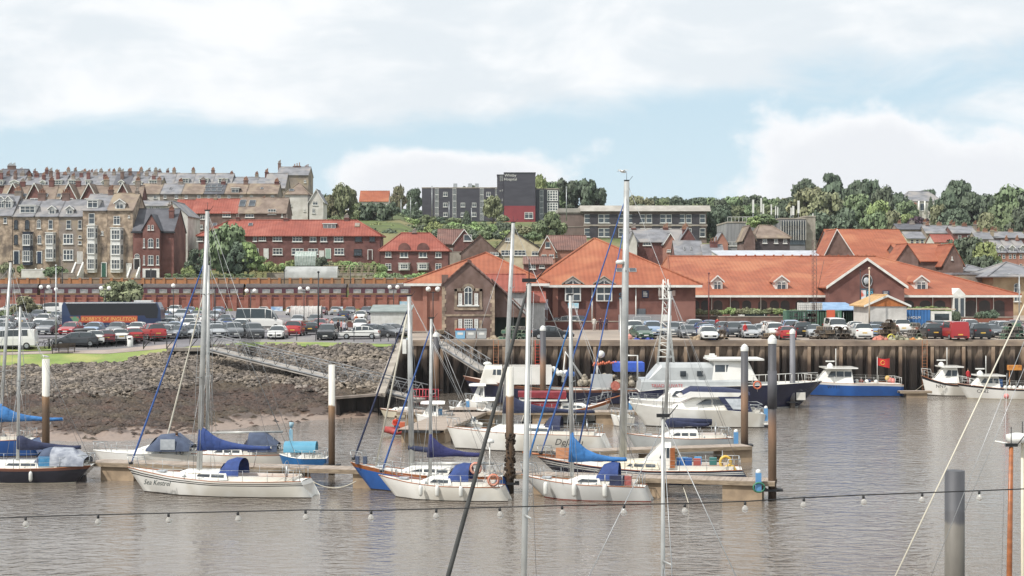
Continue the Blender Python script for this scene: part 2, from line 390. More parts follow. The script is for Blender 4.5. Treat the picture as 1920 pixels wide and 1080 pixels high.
def frange(a, b, s):
    o = []; x = a
    while x < b-1e-6: o.append(x); x += s
    return o+[b]
def mudz(x, y):
    n = .10*sin(x*1.7+y*.9)+.08*sin(x*.6-y*1.9)+.06*sin(3.1*x+2*y)
    z = ground_z(x, y)
    return z+(n if 0.15 < z < 2.6 else n*.15)
sheet('foreshore', frange(-900, 762, 9), frange(96, 178, .8), mudz, MUD, -.02)
ys = [176, 185, 200, 230, 270, 300, 304.5, 305.5, 312, 319.5, 320.6, 330, 343, 350, 356]+frange(365, 900, 15)+[1000, 1200, 1400, 1800, 2400]
sheet('hillside', frange(-1500, 3600, 30), ys, ground_z, SCRUB, -.03)
sheet('car_park', frange(-900, 745, 25), frange(176.4, 304, 8), ground_z, ASPH, .015)
o = sheet('quayside', frange(770, 3000, 20), frange(168.4, 300, 4), ground_z, mk('quay_concrete', '#a89b8e', '#958a7e', sc=.2, rough=.9, c3='#8b8178', sc3=.07), .015)
# grass strip and path on top of the bank, asphalt between bank and car park
def crestY(u): return lerp_tab(SHORE, u)[0]
def strip(name, u0, u1, d0, d1, m, dz, du=12, nn=6):
    vs = []; us = frange(u0, u1, du)
    for k in range(nn+1):
        for u in us:
            y = crestY(u)+(d0(u)+(d1(u)-d0(u))*k/nn); x = (u-960)*y/F; vs.append((x, y, ground_z(x, y)+dz))
    n = len(us); fs = [(j*n+i, j*n+i+1, (j+1)*n+i+1, (j+1)*n+i) for j in range(nn) for i in range(n-1)]
    o = MB().add(vs, fs, 0, True).ob(name, m, fix=False); o['kind'] = 'structure'; return o
strip('bank_tarmac', -900, 744, lambda u: 3.2, lambda u: 20, ASPH, .02)
strip('grass_bank', -900, 742, lambda u: -.6, lambda u: 6.6 if u < 250 else (6.6-(u-250)*.045 if u < 340 else (2.5 if u < 440 else 4.6 if u < 600 else 4.6-(u-600)*.02)), GRASS, .06)
strip('footpath', -900, 330, lambda u: 6.2 if u < 120 else 6.2-(u-120)*.012, lambda u: 7.6, mk('path', '#a1948c', '#8d817a', sc=.4, rough=.95), .085)
strip('grass_verge', -900, 96, lambda u: 8, lambda u: 10.4, GRASS, .09)
def water_mat():
    m = D.materials.new('harbour_water'); m.use_nodes = True; nt = m.node_tree; b = nt.nodes['Principled BSDF']
    ge = nt.nodes.new('ShaderNodeNewGeometry'); p = ge.outputs['Position']
    b.inputs['Base Color'].default_value = (.155, .125, .10, 1); b.inputs['Roughness'].default_value = .04
    nt.links.new(mixc(nt, smooth(nt, noise(nt, mapping(nt, p, (.02, .02, .02)), 1, 4), .35, .65), (.145, .126, .108), (.165, .138, .112)), b.inputs['Base Color'])
    b.inputs['Specular IOR Level'].default_value = .55
    a = noise(nt, mapping(nt, p, (.8, 1.3, 1)), 1.2, 3, .5, .8)
    c = noise(nt, mapping(nt, p, (1, 1.3, 1)), 3.2, 4, .6, .3)
    e = noise(nt, mapping(nt, p, (.02, .045, 1)), 1, 3, .5)           # calmer and rougher patches
    h = mth(nt, 'MULTIPLY', mth(nt, 'ADD', mth(nt, 'MULTIPLY', a, .8), mth(nt, 'MULTIPLY', c, .14)), mth(nt, 'MULTIPLY_ADD', smooth(nt, e, .35, .65), .8, .35))
    bn = nt.nodes.new('ShaderNodeBump'); bn.inputs['Distance'].default_value = .24; nt.links.new(h, bn.inputs['Height']); nt.links.new(bn.outputs[0], b.inputs['Normal'])
    return m
o = MB().add([(-900, -60, 0), (900, -60, 0), (900, 172, 0), (-900, 172, 0)], [(0, 1, 2, 3)]).ob('harbour_water', water_mat()); o['kind'] = 'structure'
o = MB().add([(-900, -80, -2.7), (900, -80, -2.7), (900, 200, -2.7), (-900, 200, -2.7)], [(0, 1, 2, 3)]).ob('harbour_bed', MUD); o['kind'] = 'structure'
# riprap: thousands of loose stones on the bank
def riprap():
    r = random.Random(3); mb = MB(); base = MB().ball((0, 0, 0), 1, 6, 4)
    bv = [Vector(v) for v in base.v]; bf = base.f
    vs = []; fs = []
    for k in range(17000):
        u = r.uniform(-60, 755); Yc, zc, Yt, zt, Yw = lerp_tab(SHORE, u)
        t = r.random()**.9*1.08-.1+(.06*sin(u*.05)+.04*sin(u*.13)); y = Yt+(Yc-Yt)*t
        if t > 1.0: continue
        x = (u-960)*y/F
        if x > WX-.2: continue
        if t < 0.02 and r.random() < .6: continue
        s = r.uniform(.10, .25); sx, sy, sz = s*r.uniform(.8, 1.5), s*r.uniform(.8, 1.5), s*r.uniform(.55, .95)
        a = r.uniform(0, 6.28); b_ = r.uniform(-.6, .6); z = ground_z(x, y)+r.uniform(-.08, .24)
        o = len(vs); jit = [r.uniform(.72, 1.2) for _ in bv]
        Mx = Matrix.Rotation(a, 3, 'Z') @ Matrix.Rotation(b_, 3, 'X')
        for v, j in zip(bv, jit):
            q = Mx @ Vector((v.x*sx*j, v.y*sy*j, v.z*sz*j)); vs.append((x+q.x, y+q.y, z+q.z))
        for f in bf: fs.append([i+o for i in f])
    mb.add(vs, fs, 0, False)
    m = mk('riprap_stone', '#7a726b', '#5c554e', sc=1.2, rough=.9, island=.55, c3='#80766a', sc3=.3)
    o = mb.ob('riprap', m, fix=False); tag(o, 'loose grey boulders covering the bank below the grass', 'rocks', kind='stuff')
riprap()
def weed():
    r = random.Random(5); vs = []; fs = []
    for k in range(14000):
        u = r.uniform(-60, 745); Yc, zc, Yt, zt, Yw = lerp_tab(SHORE, u)
        t = r.random()**.6; t = 1.12*t-.0
        lim = .30+.12*sin(u*.031)+.1*sin(u*.011+1)+(.12 if u > 520 else 0)
        if t < lim and r.random() < .93: continue
        y = Yw+(Yt-Yw)*t+r.uniform(-.4, .4); x = (u-960)*y/F
        if x > WX-.6: continue
        z = mudz(x, y); s = r.uniform(.10, .36); a = r.uniform(0, 6.28)
        n = 5; o = len(vs); vs.append((x, y, z+s*r.uniform(.25, .6)))
        for i in range(n):
            q = a+2*pi*i/n; rr = s*r.uniform(.6, 1.4); vs.append((x+rr*cos(q)*1.5, y+rr*sin(q), z-.06))
        for i in range(n): fs.append((o, o+1+i, o+1+(i+1) % n))
    m = mk('bladder_weed', '#46342a', '#33271f', sc=.8, rough=.6, island=.35, c3='#453a2c', sc3=.15)
    o = MB().add(vs, fs, 0, False).ob('seaweed', m, fix=False); tag(o, 'brown seaweed clumps spread over the mud below the boulders', 'seaweed', kind='stuff')
weed()
# ---------------------------------------------------------------- quay wall
PILE_S = tidal('sheet_pile_steel', [(0, '#181310'), (1.0, '#261f1a', .5), (3.1, '#342a24', .7), (3.9, '#7b6c5d', .5), (4.7, '#8b7b6e', .6)], rough=.85, streak=1.9)
def quay_wall():
    q = thing('quay_wall', 'long rust-stained steel sheet pile quay wall behind the moored boats', 'quay wall', (0, QY, 0))
    mb = MB(); x = WX; pts = []
    while x < 140:
        for dx, dy in ((0, 0), (.42, 0), (.58, .34), (.98, .34)): pts.append((x+dx, dy))
        x += 1.14
    a = [(p[0], p[1]+0.02, -2.6) for p in pts]; b = [(p[0], p[1]+.02, QZ-.35) for p in pts]
    mb.loft([a, b], sm=False); mb.ob('sheet_piling', PILE_S, q, fix=False)
    cb = MB(); cb.bx(WX-.3, -.18, QZ-.42, 140, 1.1, QZ+.03); cb.bx(WX-.3, .2, QZ+.03, 140, .55, QZ+.17)
    cb.ob('coping', mk('coping_concrete', '#a08f7c', '#85766a', sc=.5, rough=.9, c3='#6e6156', sc3=.2, st=(1, 1, 2)), q)
    me = MB().bx(-.16, -.26, -2.5, .16, -.02, QZ-.5).mesh('fender_post', tidal('fender_timber', [(0, '#2a211b'), (1.6, '#43342a', .5), (3.4, '#8a7561', .5), (4.6, '#a08d79', .4)], streak=1.2))
    for i in range(27): mkob('fender_post', me, q, (WX+4.3+i*3.2+R.uniform(-.15, .15), 0, 0))
    # ladders
    lad = MB()
    for sx in (-.25, .25): lad.tube([(sx, 0, -2), (sx, 0, QZ+.2)], .04, 5)
    for k in range(22): lad.tube([(-.25, 0, -1.8+k*.33), (.25, 0, -1.8+k*.33)], .025, 4)
    lm = lad.mesh('ladder', pm('#8c5a38', name='rusty_metal')); lm2 = lad.mesh('ladder', pm('#b5402c', name='red_ladder_paint'))
    for px, mm in ((930, lm), (1008, lm2), (1732, lm)): mkob('ladder', mm, q, ((px-960)*QY/F, -.4, 0))
    # wing wall running out from the corner, its top falling with the bank
    w_ = thing('wing_wall', 'dark sheet pile wing wall sloping down at the end of the stone bank', 'retaining wall', (WX, QY, 0))
    mb = MB(); n = 26; top = []; bot = []
    for i in range(n+1):
        y = -i*1.05; t = max(0, min(1, (-y-6)/21)); zt = QZ-.3-(QZ-1.9)*t
        dx = .3 if (i//1) % 2 else 0
        for yy in (y, y-.5): top.append((dx, yy, zt)); bot.append((dx, yy, -2.6))
    mb.loft([bot, top], sm=False); mb.ob('sheet_piling', PILE_S, w_, fix=False)
    cb = MB(); prof = [(0, QZ-.05), (-6, QZ-.05), (-27.6, 1.95)]
    for (y0, z0), (y1, z1) in zip(prof, prof[1:]):
        cb.add([(-.35, y0, z0), (.5, y0, z0), (.5, y1, z1), (-.35, y1, z1), (-.35, y0, z0-.35), (.5, y0, z0-.35), (.5, y1, z1-.35), (-.35, y1, z1-.35)], [(0, 1, 2, 3), (4, 7, 6, 5), (0, 3, 7, 4), (1, 5, 6, 2), (3, 2, 6, 7), (0, 4, 5, 1)])
    cb.ob('coping', CONC, w_)
    l_ = thing('toe_wall', 'low dark sheet pile wall at the foot of the stone bank beside the gangway', 'retaining wall', (WX, 139.8, 0))
    mb = MB(); a = []; b = []
    for i in range(7):
        x = -i*.55; y = -i*.25+(.25 if i % 2 else 0); a.append((x, y, -1)); b.append((x, y, 1.85-i*.03)); a.append((x-.3, y, -1)); b.append((x-.3, y, 1.85-i*.03))
    mb.loft([a, b], sm=False).ob('sheet_piling', PILE_S, l_, fix=False)
    MB().add([(.2, -.4, 1.95), (-3.7, -2.1, 1.75), (-3.7, -1.3, 1.75), (.2, .5, 1.95), (.2, -.4, 1.75), (-3.7, -2.1, 1.55), (-3.7, -1.3, 1.55), (.2, .5, 1.75)], [(0, 1, 2, 3), (4, 7, 6, 5), (0, 4, 5, 1), (1, 5, 6, 2), (2, 6, 7, 3), (3, 7, 4, 0)]).ob('coping', STONE2, l_)
quay_wall()
# ---------------------------------------------------------------- buildings
WC = {}
def win_mesh(w_, h, style, fm, sill=True):
    k = (round(w_, 1), round(h, 1), style, fm.name)
    if k in WC: return WC[k]
    a, b = w_/2, h/2; t = max(.07, min(w_, h)*.07); f = MB(); p = MB(); d = .10
    arch = style == 'arch'
    if arch:
        n = 10; r = a; zc = b-r
        out = [(-a, -b)]+[(a, -b)]+[(r*cos(pi*i/n), zc+r*sin(pi*i/n)) for i in range(n+1)]
        p.prism([(x*.93, z*.97) for x, z in out], -.03, 0, 0)
        for i in range(n):
            q0, q1 = pi*i/n, pi*(i+1)/n
            f.tube([(r*cos(q0), -.05, zc+r*sin(q0)), (r*cos(q1), -.05, zc+r*sin(q1))], t*.7, 4)
        f.bx(-a, -d, -b, -a+t, 0, zc); f.bx(a-t, -d, -b, a, 0, zc); f.bx(-a, -d, -b, a, 0, -b+t)
        f.bx(-t/2, -.07, -b+t, t/2, -.035, b-t); f.bx(-a+t, -.068, zc-t/2-h*.08, a-t, -.036, zc+t/2-h*.08)
    else:
        p.bx(-a+.02, -.03, -b+.02, a-.02, 0, b-.02)
        f.bx(-a, -d, -b, -a+t, 0, b); f.bx(a-t, -d, -b, a, 0, b)
        f.bx(-a+t, -d, -b, a-t, 0, -b+t); f.bx(-a+t, -d, b-t, a-t, 0, b)
        nv = {'sash': 0, 'case2': 1, 'case3': 2, 'grid': 3, 'plain': 0, 'triple': 2, 'panel': 1, 'door': 0, 'glassy': 2}.get(style, 1)
        for i in range(nv):
            x = -a+w_*(i+1)/(nv+1); f.bx(x-t/2, -.085, -b+t, x+t/2, -.032, b-t)
        if style in ('sash', 'case3', 'triple'): f.bx(-a+t, -.08, -t/2+h*.05, a-t, -.033, t/2+h*.05)
        if style == 'case2': f.bx(-a+t, -.08, b-h*.32, a-t, -.033, b-h*.32+t)
        if style == 'grid':
            for i in range(3): z = -b+h*(i+1)/4; f.bx(-a+t, -.08, z-t/2, a-t, -.033, z+t/2)
        if style == 'glassy':
            for i in range(4): z = -b+h*(i+1)/5; f.bx(-a+t, -.08, z-t*.8, a-t, -.033, z+t*.8)
    if sill: f.bx(-a-.12, -.2, -b-.14, a+.12, 0, -b, 0)
    WC[k] = (f.mesh('window', fm), p.mesh('pane', GL)); return WC[k]
def add_window(root, x, z, w_, h, style='case2', fm=None, y=0.0, rz=0.0, sill=True, lintel=None):
    fm = fm or WHT
    f, p = win_mesh(w_, h, style, fm, sill)
    o = mkob('window', f, root, (x, y-.004, z), rz); mkob('pane', p, o, (0, -.004, 0)); return o
DOORC = {}
def add_door(root, x, z, w_, h, c='#2f4a40', arch=False, y=0.0, frame=None):
    k = (round(w_, 1), round(h, 1), c)
    if k not in DOORC:
        mb = MB(); mb.bx(-w_/2, -.1, 0, w_/2, 0, h, 0)
        for sx in (-1, 1):
            for z0, z1 in ((.12, .45), (.52, .9)): mb.bx(sx*w_*.08, -.13, h*z0, sx*w_*.4, -.098, h*z1, 0)
        mb.bx(-w_/2-.14, -.14, 0, -w_/2-.002, 0, h+.14, 1); mb.bx(w_/2+.002, -.14, 0, w_/2+.14, 0, h+.14, 1); mb.bx(-w_/2-.002, -.14, h+.002, w_/2+.002, 0, h+.14, 1)
        DOORC[k] = mb.mesh('door', [pm(c, name='door_paint'), WHT])
    return mkob('door', DOORC[k], root, (x, y-.004, z))
def chimney(root, x, y, z0, z1, w_=1.0, d=.7, pots=3, m=BRICKB, potm=None):
    if m is BRICKB: m = R.choice((BRICKB, STONE2, STONE2, BRICK2))
    mb = MB(); mb.bx(x-w_/2, y-d/2, z0, x+w_/2, y+d/2, z1-.25); mb.bx(x-w_/2-.1, y-d/2-.1, z1-.25, x+w_/2+.1, y+d/2+.1, z1-.08); mb.bx(x-w_/2, y-d/2, z1-.08, x+w_/2, y+d/2, z1)
    c = mb.ob('chimney', m, root)
    pb = MB()
    for i in range(pots):
        px = x+(i-(pots-1)/2)*w_/max(pots, 1)*.95; hh = .55+.2*((i*7) % 3)
        pb.lathe((px, y, z1), [(.15, 0), (.12, hh*.8), (.16, hh*.85), (.16, hh), (.09, hh)], 7)
    if pots:
        o = pb.ob('chimney_pots', potm or R.choice((pm('#a8806a', name='clay_pot'), pm('#a39c94', name='clay_pot'), pm('#8d6450', name='clay_pot'))), c)
    return c
def roof_part(root, kind, W_, dp, he, hr, m, oh=.35, hipi=None, apx=None):
    mb = MB(); t = .16; a = W_/2
    if kind == 'gable':
        for s0, y0, y1 in ((1, -oh, dp/2), (-1, dp+oh, dp/2)):
            zl = he-oh*(hr-he)/(dp/2); x0, x1 = -a-.15, a+.15
            vs = [(x0, y0, zl), (x1, y0, zl), (x1, y1, hr), (x0, y1, hr)]
            vs += [(x, y, z+t) for x, y, z in vs]
            mb.add(vs, [(0, 1, 2, 3), (4, 5, 6, 7), (0, 1, 5, 4), (1, 2, 6, 5), (2, 3, 7, 6), (3, 0, 4, 7)])
        mb.tube([(-a-.15, dp/2, hr+t), (a+.15, dp/2, hr+t)], .13, 6)
    elif kind == 'front':
        ax = apx if apx is not None else 0.0
        for x0, x1 in ((-a-oh, ax), (a+oh, ax)):
            zl = he-oh*(hr-he)/max(.1, abs(x0-ax)-oh); y0, y1 = -.22, dp+.2
            vs = [(x0, y0, zl), (x0, y1, zl), (x1, y1, hr), (x1, y0, hr)]; vs += [(x, y, z+t) for x, y, z in vs]
            mb.add(vs, [(0, 1, 2, 3), (4, 5, 6, 7), (0, 1, 5, 4), (1, 2, 6, 5), (2, 3, 7, 6), (3, 0, 4, 7)])
        mb.tube([(ax, -.22, hr+t), (ax, dp+.2, hr+t)], .13, 6)
    elif kind in ('hip', 'pyr', 'hipl', 'hipr'):
        hl = hr_ = hipi if hipi is not None else dp/2
        if isinstance(hipi, tuple): hl, hr_ = hipi
        x0, x1 = -a-oh, a+oh; y0, y1 = -oh, dp+oh; r0, r1 = (-a+hl, dp/2, hr), (a-hr_, dp/2, hr)
        if r0[0] > r1[0]: r0 = r1 = ((r0[0]+r1[0])/2, dp/2, hr)
        vs = [(x0, y0, he), (x1, y0, he), (x1, y1, he), (x0, y1, he), r0, r1]
        mb.add(vs, [(0, 1, 5, 4), (1, 2, 5), (2, 3, 4, 5), (3, 0, 4), (3, 2, 1, 0)])
        mb.bx(x0, y0, he-.16, x1, y1, he-.004)
        for q0, q1 in ((vs[0], r0), (vs[1], r1), (vs[2], r1), (vs[3], r0), (r0, r1)):
            if (Vector(q0)-Vector(q1)).length > .1: mb.tube([Vector(q0)+Vector((0, 0, .04)), Vector(q1)+Vector((0, 0, .04))], .14, 5)
    elif kind == 'shed':
        vs = [(-a-.2, -oh, he-.1), (a+.2, -oh, he-.1), (a+.2, dp, hr), (-a-.2, dp, hr)]; vs += [(x, y, z+t) for x, y, z in vs]
        mb.add(vs, [(0, 1, 2, 3), (4, 5, 6, 7), (0, 1, 5, 4), (1, 2, 6, 5), (2, 3, 7, 6), (3, 0, 4, 7)])
    elif kind == 'flat':
        mb.bx(-a-.12, -.12, he, a+.12, dp+.12, he+.35)
    return mb.ob('roof', m, root)
class Hs: pass
def house(name, label, cat, Y, x0, x1, yb, ye, yr, dp, kind='gable', wall=BRICK, roof=SLATE, wins=(), doors=(), chim=(), dorm=(), sky=(), group=None, ext=4.0, oh=.35, hipi=None, fascia=None, fm=None, apx=None, sidewin=None, chm=BRICKB, rz=0.0):
    s = Y/F; W_ = (x1-x0)*s; xc = ((x0+x1)/2-960)*s; zb = H-(yb-HY)*s; he = (yb-ye)*s
    Yr = Y+(dp/2 if kind in ('gable', 'hip', 'pyr') else (dp if kind == 'shed' else 0)); sr = Yr/F
    hr = H-(yr-HY)*sr-zb if yr is not None else he
    root = thing(name, label, cat, (xc, Y, zb), rz, group); a = W_/2
    h = Hs(); h.root = root; h.s = s; h.W = W_; h.zb = zb; h.he = he; h.hr = hr; h.dp = dp; h.xc = xc; h.Y = Y; h.yb = yb; h.xm = (x0+x1)/2
    mb = MB()
    if kind == 'gable': mb.prism([(0, -ext), (dp, -ext), (dp, he), (dp/2, hr), (0, he)], -a, a, ax='x')
    elif kind == 'front': mb.prism([(-a, -ext), (a, -ext), (a, he), ((apx or 0), hr), (-a, he)], 0, dp, ax='y')
    elif kind == 'shed': mb.prism([(0, -ext), (dp, -ext), (dp, hr), (0, he)], -a, a, ax='x')
    else: mb.bx(-a, 0, -ext, a, dp, he)
    mb.ob('wall', wall, root)
    h.roof = roof_part(root, kind, W_, dp, he, hr, roof, oh, hipi, apx)
    if fascia is not None:
        if kind in ('gable', 'hip', 'pyr', 'shed'):
            zl = he-(oh*(hr-he)/(dp/2) if kind == 'gable' else .05)
            MB().bx(-a-oh, -oh-.16, zl-.3, a+oh, -oh-.003, zl+.02).ob('gutter', fascia, root)
        if kind == 'front':
            ax = apx or 0
            f = MB()
            for sx in (-1, 1):
                x_0 = sx*(a+oh); zl = he-oh*(hr-he)/max(.1, abs(x_0-ax)-oh)
                f.add([(x_0, -.3, zl-.05), (ax, -.3, hr-.05), (ax, -.3, hr+.22), (x_0, -.3, zl+.2), (x_0, -.23, zl-.05), (ax, -.23, hr-.05), (ax, -.23, hr+.22), (x_0, -.23, zl+.2)],
                      [(0, 1, 2, 3), (7, 6, 5, 4), (0, 4, 5, 1), (2, 6, 7, 3), (1, 5, 6, 2), (3, 7, 4, 0)])
            f.ob('bargeboard', fascia, root)
    for wn in wins:
        px, py, pw, ph = wn[:4]; st = wn[4] if len(wn) > 4 else 'case2'; f_ = wn[5] if len(wn) > 5 else fm
        add_window(root, (px-h.xm)*s, (yb-py)*s, pw*s, ph*s, st, f_)
    for dd in doors:
        px, pyb, pw, ph = dd[:4]; c = dd[4] if len(dd) > 4 else '#2f4a40'
        add_door(root, (px-h.xm)*s, (yb-pyb)*s, pw*s, ph*s, c)
    for cc in chim:
        px, pyt, pw, np_ = cc[:4]; fy = cc[4] if len(cc) > 4 else .5; yl = dp*fy; s2 = (Y+yl)/F
        zt = H-(pyt-HY)*s2-zb; xx = (px-960)*s2-xc
        zt -= .6
        hz = he+(hr-he)*(1-abs(fy-.5)*2) if kind != 'flat' else he
        chimney(root, xx, yl, min(hz-1.0, zt-1), zt, pw*s2, .75, np_, cc[5] if len(cc) > 5 else chm)
    for d_ in dorm:
        px, pyb, pw, ph = d_[:4]; st = d_[4] if len(d_) > 4 else 'gable'; dormer(h, px, pyb, pw, ph, st, roof, *(d_[5:]))
    for k_ in sky:
        px, py, pw, ph = k_[:4]; slope_box(h, px, py, pw, ph, 'roof_window')
    return h
def slope_y(h, py):
    for i in range(60):
        y = h.dp/2*i/60; z = h.he+(h.hr-h.he)*i/60; sy = HY-(h.zb+z-H)*F/(h.Y+y)
        if sy <= py: return y, z
    return h.dp/2, h.hr
def slope_box(h, px, py, pw, ph, name='roof_window', m=None, mp=None, th=.12):
    y, z = slope_y(h, py); s = (h.Y+y)/F; x = (px-960)*s-h.xc; an = atan2(h.hr-h.he, h.dp/2); w_ = pw*s; L = ph*s/max(.3, sin(an))
    mb = MB(); mb.bx(-w_/2, -L/2, .1, w_/2, L/2, .1+th+.12)
    o = mkob(name, mb.mesh(name, m or mk('lead_frame', '#9a9a9a', rough=.6)), h.root, (x, y, z), rot=(an, 0, 0))
    g = MB().bx(-w_/2+.08, -L/2+.08, .101+th+.12, w_/2-.08, L/2-.08, .1+th+.145); mkob('pane', g.mesh('pane', mp or GL), o)
    return o
def dormer(h, px, pyb, pw, ph, st, roof, cheek=None, fr=None):
    y, z = slope_y(h, pyb); s = (h.Y+y)/F; x = (px-960)*s-h.xc; w_ = pw*s; ht = ph*s
    sl = (h.hr-h.he)/(h.dp/2); dl = min(ht/max(sl, .3)+.4, h.dp)
    d = mkob('dormer', None, h.root, (x, y-.1, z))
    mb = MB(); fr = fr or WHT
    if st == 'flat':
        mb.bx(-w_/2, 0, -.3, w_/2, dl, ht); me = mb.mesh('dormer', cheek or roof)
        D.objects.remove(d); d = mkob('dormer', me, h.root, (x, y-.1, z))
        MB().bx(-w_/2-.15, -.2, ht, w_/2+.15, dl, ht+.15).ob('dormer_roof', fr, d)
        add_window(d, 0, ht*.52, w_*.9, ht*.8, 'case2' if w_ < 2.4 else 'triple', fr, sill=False)
    else:
        hw = ht*.62
        mb.prism([(-w_/2, -.3), (w_/2, -.3), (w_/2, hw), (0, ht-.1), (-w_/2, hw)], 0, dl, ax='y'); me = mb.mesh('dormer', cheek or fr)
        D.objects.remove(d); d = mkob('dormer', me, h.root, (x, y-.1, z))
        rb = MB()
        for sx in (-1, 1):
            vs = [(sx*(w_/2+.25), -.25, hw-.15), (sx*(w_/2+.25), dl, hw-.15), (0, dl, ht), (0, -.25, ht)]; vs += [(a, b, c+.12) for a, b, c in vs]
            rb.add(vs, [(0, 1, 2, 3), (4, 5, 6, 7), (0, 1, 5, 4), (1, 2, 6, 5), (2, 3, 7, 6), (3, 0, 4, 7)])
        rb.ob('dormer_roof', roof, d)
        bb = MB()
        for sx in (-1, 1):
            vs = [(sx*(w_/2+.28), -.33, hw-.2), (0, -.33, ht-.05), (0, -.33, ht+.2), (sx*(w_/2+.28), -.33, hw+.05)]; vs += [(a, -.26, c) for a, b, c in vs]
            bb.add(vs, [(0, 1, 2, 3), (7, 6, 5, 4), (0, 4, 5, 1), (2, 6, 7, 3)])
        bb.ob('bargeboard', fr, d)
        add_window(d, 0, hw*.5, w_*.74, hw*.92, 'case2', fr, sill=False)
def bay(h, px, pyt, pyb, pw, storeys, m=None, dep=1.0, cant=.3, st='case3', roofm=None):
    """projecting bay: canted box with one window face per storey (and its cheeks)"""
    s = h.s; x = (px-h.xm)*s; z0 = (h.yb-pyb)*s; z1 = (h.yb-pyt)*s; w_ = pw*s; a = w_/2; b = a*(1-cant); m = m or WHT
    pl = [(-a, 0), (-b, -dep), (b, -dep), (a, 0)]
    mb = MB().prism(pl, z0, z1, ax='z'); mb.prism([(-a-.15, 0), (-b-.1, -dep-.15), (b+.1, -dep-.15), (a+.15, 0)], z1, z1+.15, ax='z')
    o = mb.ob('bay_window', m, h.root, (x, 0, 0)); hh = (z1-z0)/storeys; an = atan2(dep, a-b); L = sqrt(dep*dep+(a-b)**2)
    for k in range(storeys):
        zc = z0+hh*(k+.55)
        add_window(o, 0, zc, 2*b*.92, hh*.66, st, None, y=-dep)
        for sx in (-1, 1):
            f, p = win_mesh(L*.7, hh*.66, 'sash', WHT, False)
            q = mkob('window', f, o, (sx*(a+b)/2+sx*.01, -dep/2-.01, zc), rz=sx*an*1.0 if sx > 0 else -an); mkob('pane', p, q, (0, -.004, 0))
    return o
def quoin_part(h, m, w_=.5):
    mb = MB()
    n = int(h.he/.45)
    for sx in (-1, 1):
        for k in range(n):
            ww = w_*(1.0 if k % 2 else .65); x1 = sx*h.W/2
            mb.bx(x1-sx*ww, -.04, k*.45, x1+sx*.03, .4, k*.45+.43)
    mb.ob('quoins', m, h.root)
# --- Victorian terrace, left -------------------------------------------------
GT = 'tall terraced houses above the railway wall'
YV = 330
house('terraced_house', 'pale stone house with two white dormers at the left end of the tall terrace', 'house', YV, -34, 23, 523, 403, 366, 11, 'gable', STONE, SLATE,
      wins=[(10, 413, 6, 11, 'sash'), (-16, 445, 8, 18, 'sash'), (-18, 475, 8, 18, 'sash'), (-16, 415, 7, 12, 'sash')], chim=[(34, 352, 12, 4), (-30, 352, 10, 3)], dorm=[(3, 391, 14, 22), (16, 391, 14, 22)], group=GT)
hA = house('terraced_house', 'stone terrace house with dark bay windows and a wide three-light white dormer', 'house', YV, 24, 65, 523, 405, 376, 11, 'gable', STONE, SLATE,
      wins=[(30, 421, 7, 17, 'arch', DARK), (51, 421, 8, 17, 'arch', DARK), (30, 449, 7, 18, 'arch', DARK)], doors=[(31, 495, 9, 24, '#22303f')], chim=[(79, 356, 14, 4)], dorm=[(52, 401, 30, 15, 'flat', WHT)], group=GT)
bay(hA, 52, 436, 497, 19, 2, pm('#39404c', name='slate_blue_paint'), .9)
hB = house('terraced_house', 'stone terrace house with white bay window, arched door and small round-topped dormer', 'house', YV, 65.3, 110, 523, 405, 376, 11, 'gable', STONE, SLATE,
      wins=[(73, 420, 7, 16, 'arch'), (95, 421, 8, 17, 'sash'), (74, 449, 7, 16, 'arch')], doors=[(74, 494, 8, 22, '#2c3b52')], dorm=[(98, 402, 13, 15)], chim=[(124, 356, 14, 4)], group=GT)
bay(hB, 95, 437, 490, 19, 2)
hC = house('terraced_house', 'stone terrace house with stone steps, white door and wide sash windows', 'house', YV, 110.3, 155, 523, 405, 376, 11, 'gable', STONE2, SLATE,
      wins=[(129, 421, 9, 16, 'sash'), (150, 421, 7, 16, 'sash'), (128, 448, 19, 19, 'case3'), (150, 444, 6, 5, 'plain'), (150, 455, 6, 6, 'plain'), (128, 478, 19, 20, 'case3')], doors=[(150, 495, 8, 22, '#c9c7c2')], dorm=[(131, 402, 13, 15)], group=GT)
hD = house('terraced_house', 'tall stone house with flat white dormer, green door and stacked white bays', 'house', YV-1.5, 155.3, 201, 523, 394, 366, 12.5, 'gable', STONE, SLATE,
      wins=[(172, 410, 11, 20, 'sash'), (192, 437, 4, 7, 'arch')], doors=[(195, 519, 8, 26, '#2e5a4a')], dorm=[(174, 392, 21, 17, 'flat', WHT)], chim=[(208, 350, 9, 3)], group=GT)
bay(hD, 173, 424, 511, 19, 3)
hE = house('terraced_house', 'tall stone house with gabled white dormer and three-storey white bay', 'house', YV-1.5, 201.3, 249, 523, 394, 364, 12.5, 'gable', STONE, ROOFB,
      wins=[(219, 413, 12, 16, 'case2'), (242, 406, 3, 4, 'plain')], doors=[(242, 519, 8, 24, '#d5d3cc')], dorm=[(225, 392, 18, 18)], chim=[(257, 352, 6, 2)], group=GT)
bay(hE, 219, 428, 511, 24, 3, st='case3')
hG = house('brick_villa', 'narrow red brick villa with pointed gable, slate roof and garage beneath', 'house', YV-2, 249.5, 326, 523, 432, 393, 12, 'gable', BRICK, SLATED,
      wins=[(257, 480, 9, 8, 'arch')], doors=[(257, 509, 10, 23, '#2b2826')], chim=[(322, 388, 9, 4, .3, BRICK)], fascia=DARK, group=None)
g = MB(); s_ = hG.s; gx = (287-hG.xm)*s_; g.prism([(gx-1.75, -3), (gx+1.75, -3), (gx+1.75, (523-432)*s_), (gx, (523-404)*s_), (gx-1.75, (523-432)*s_)], -1.6, 2.5, ax='y')
gb = g.ob('front_gable', BRICK, hG.root)
rb = MB()
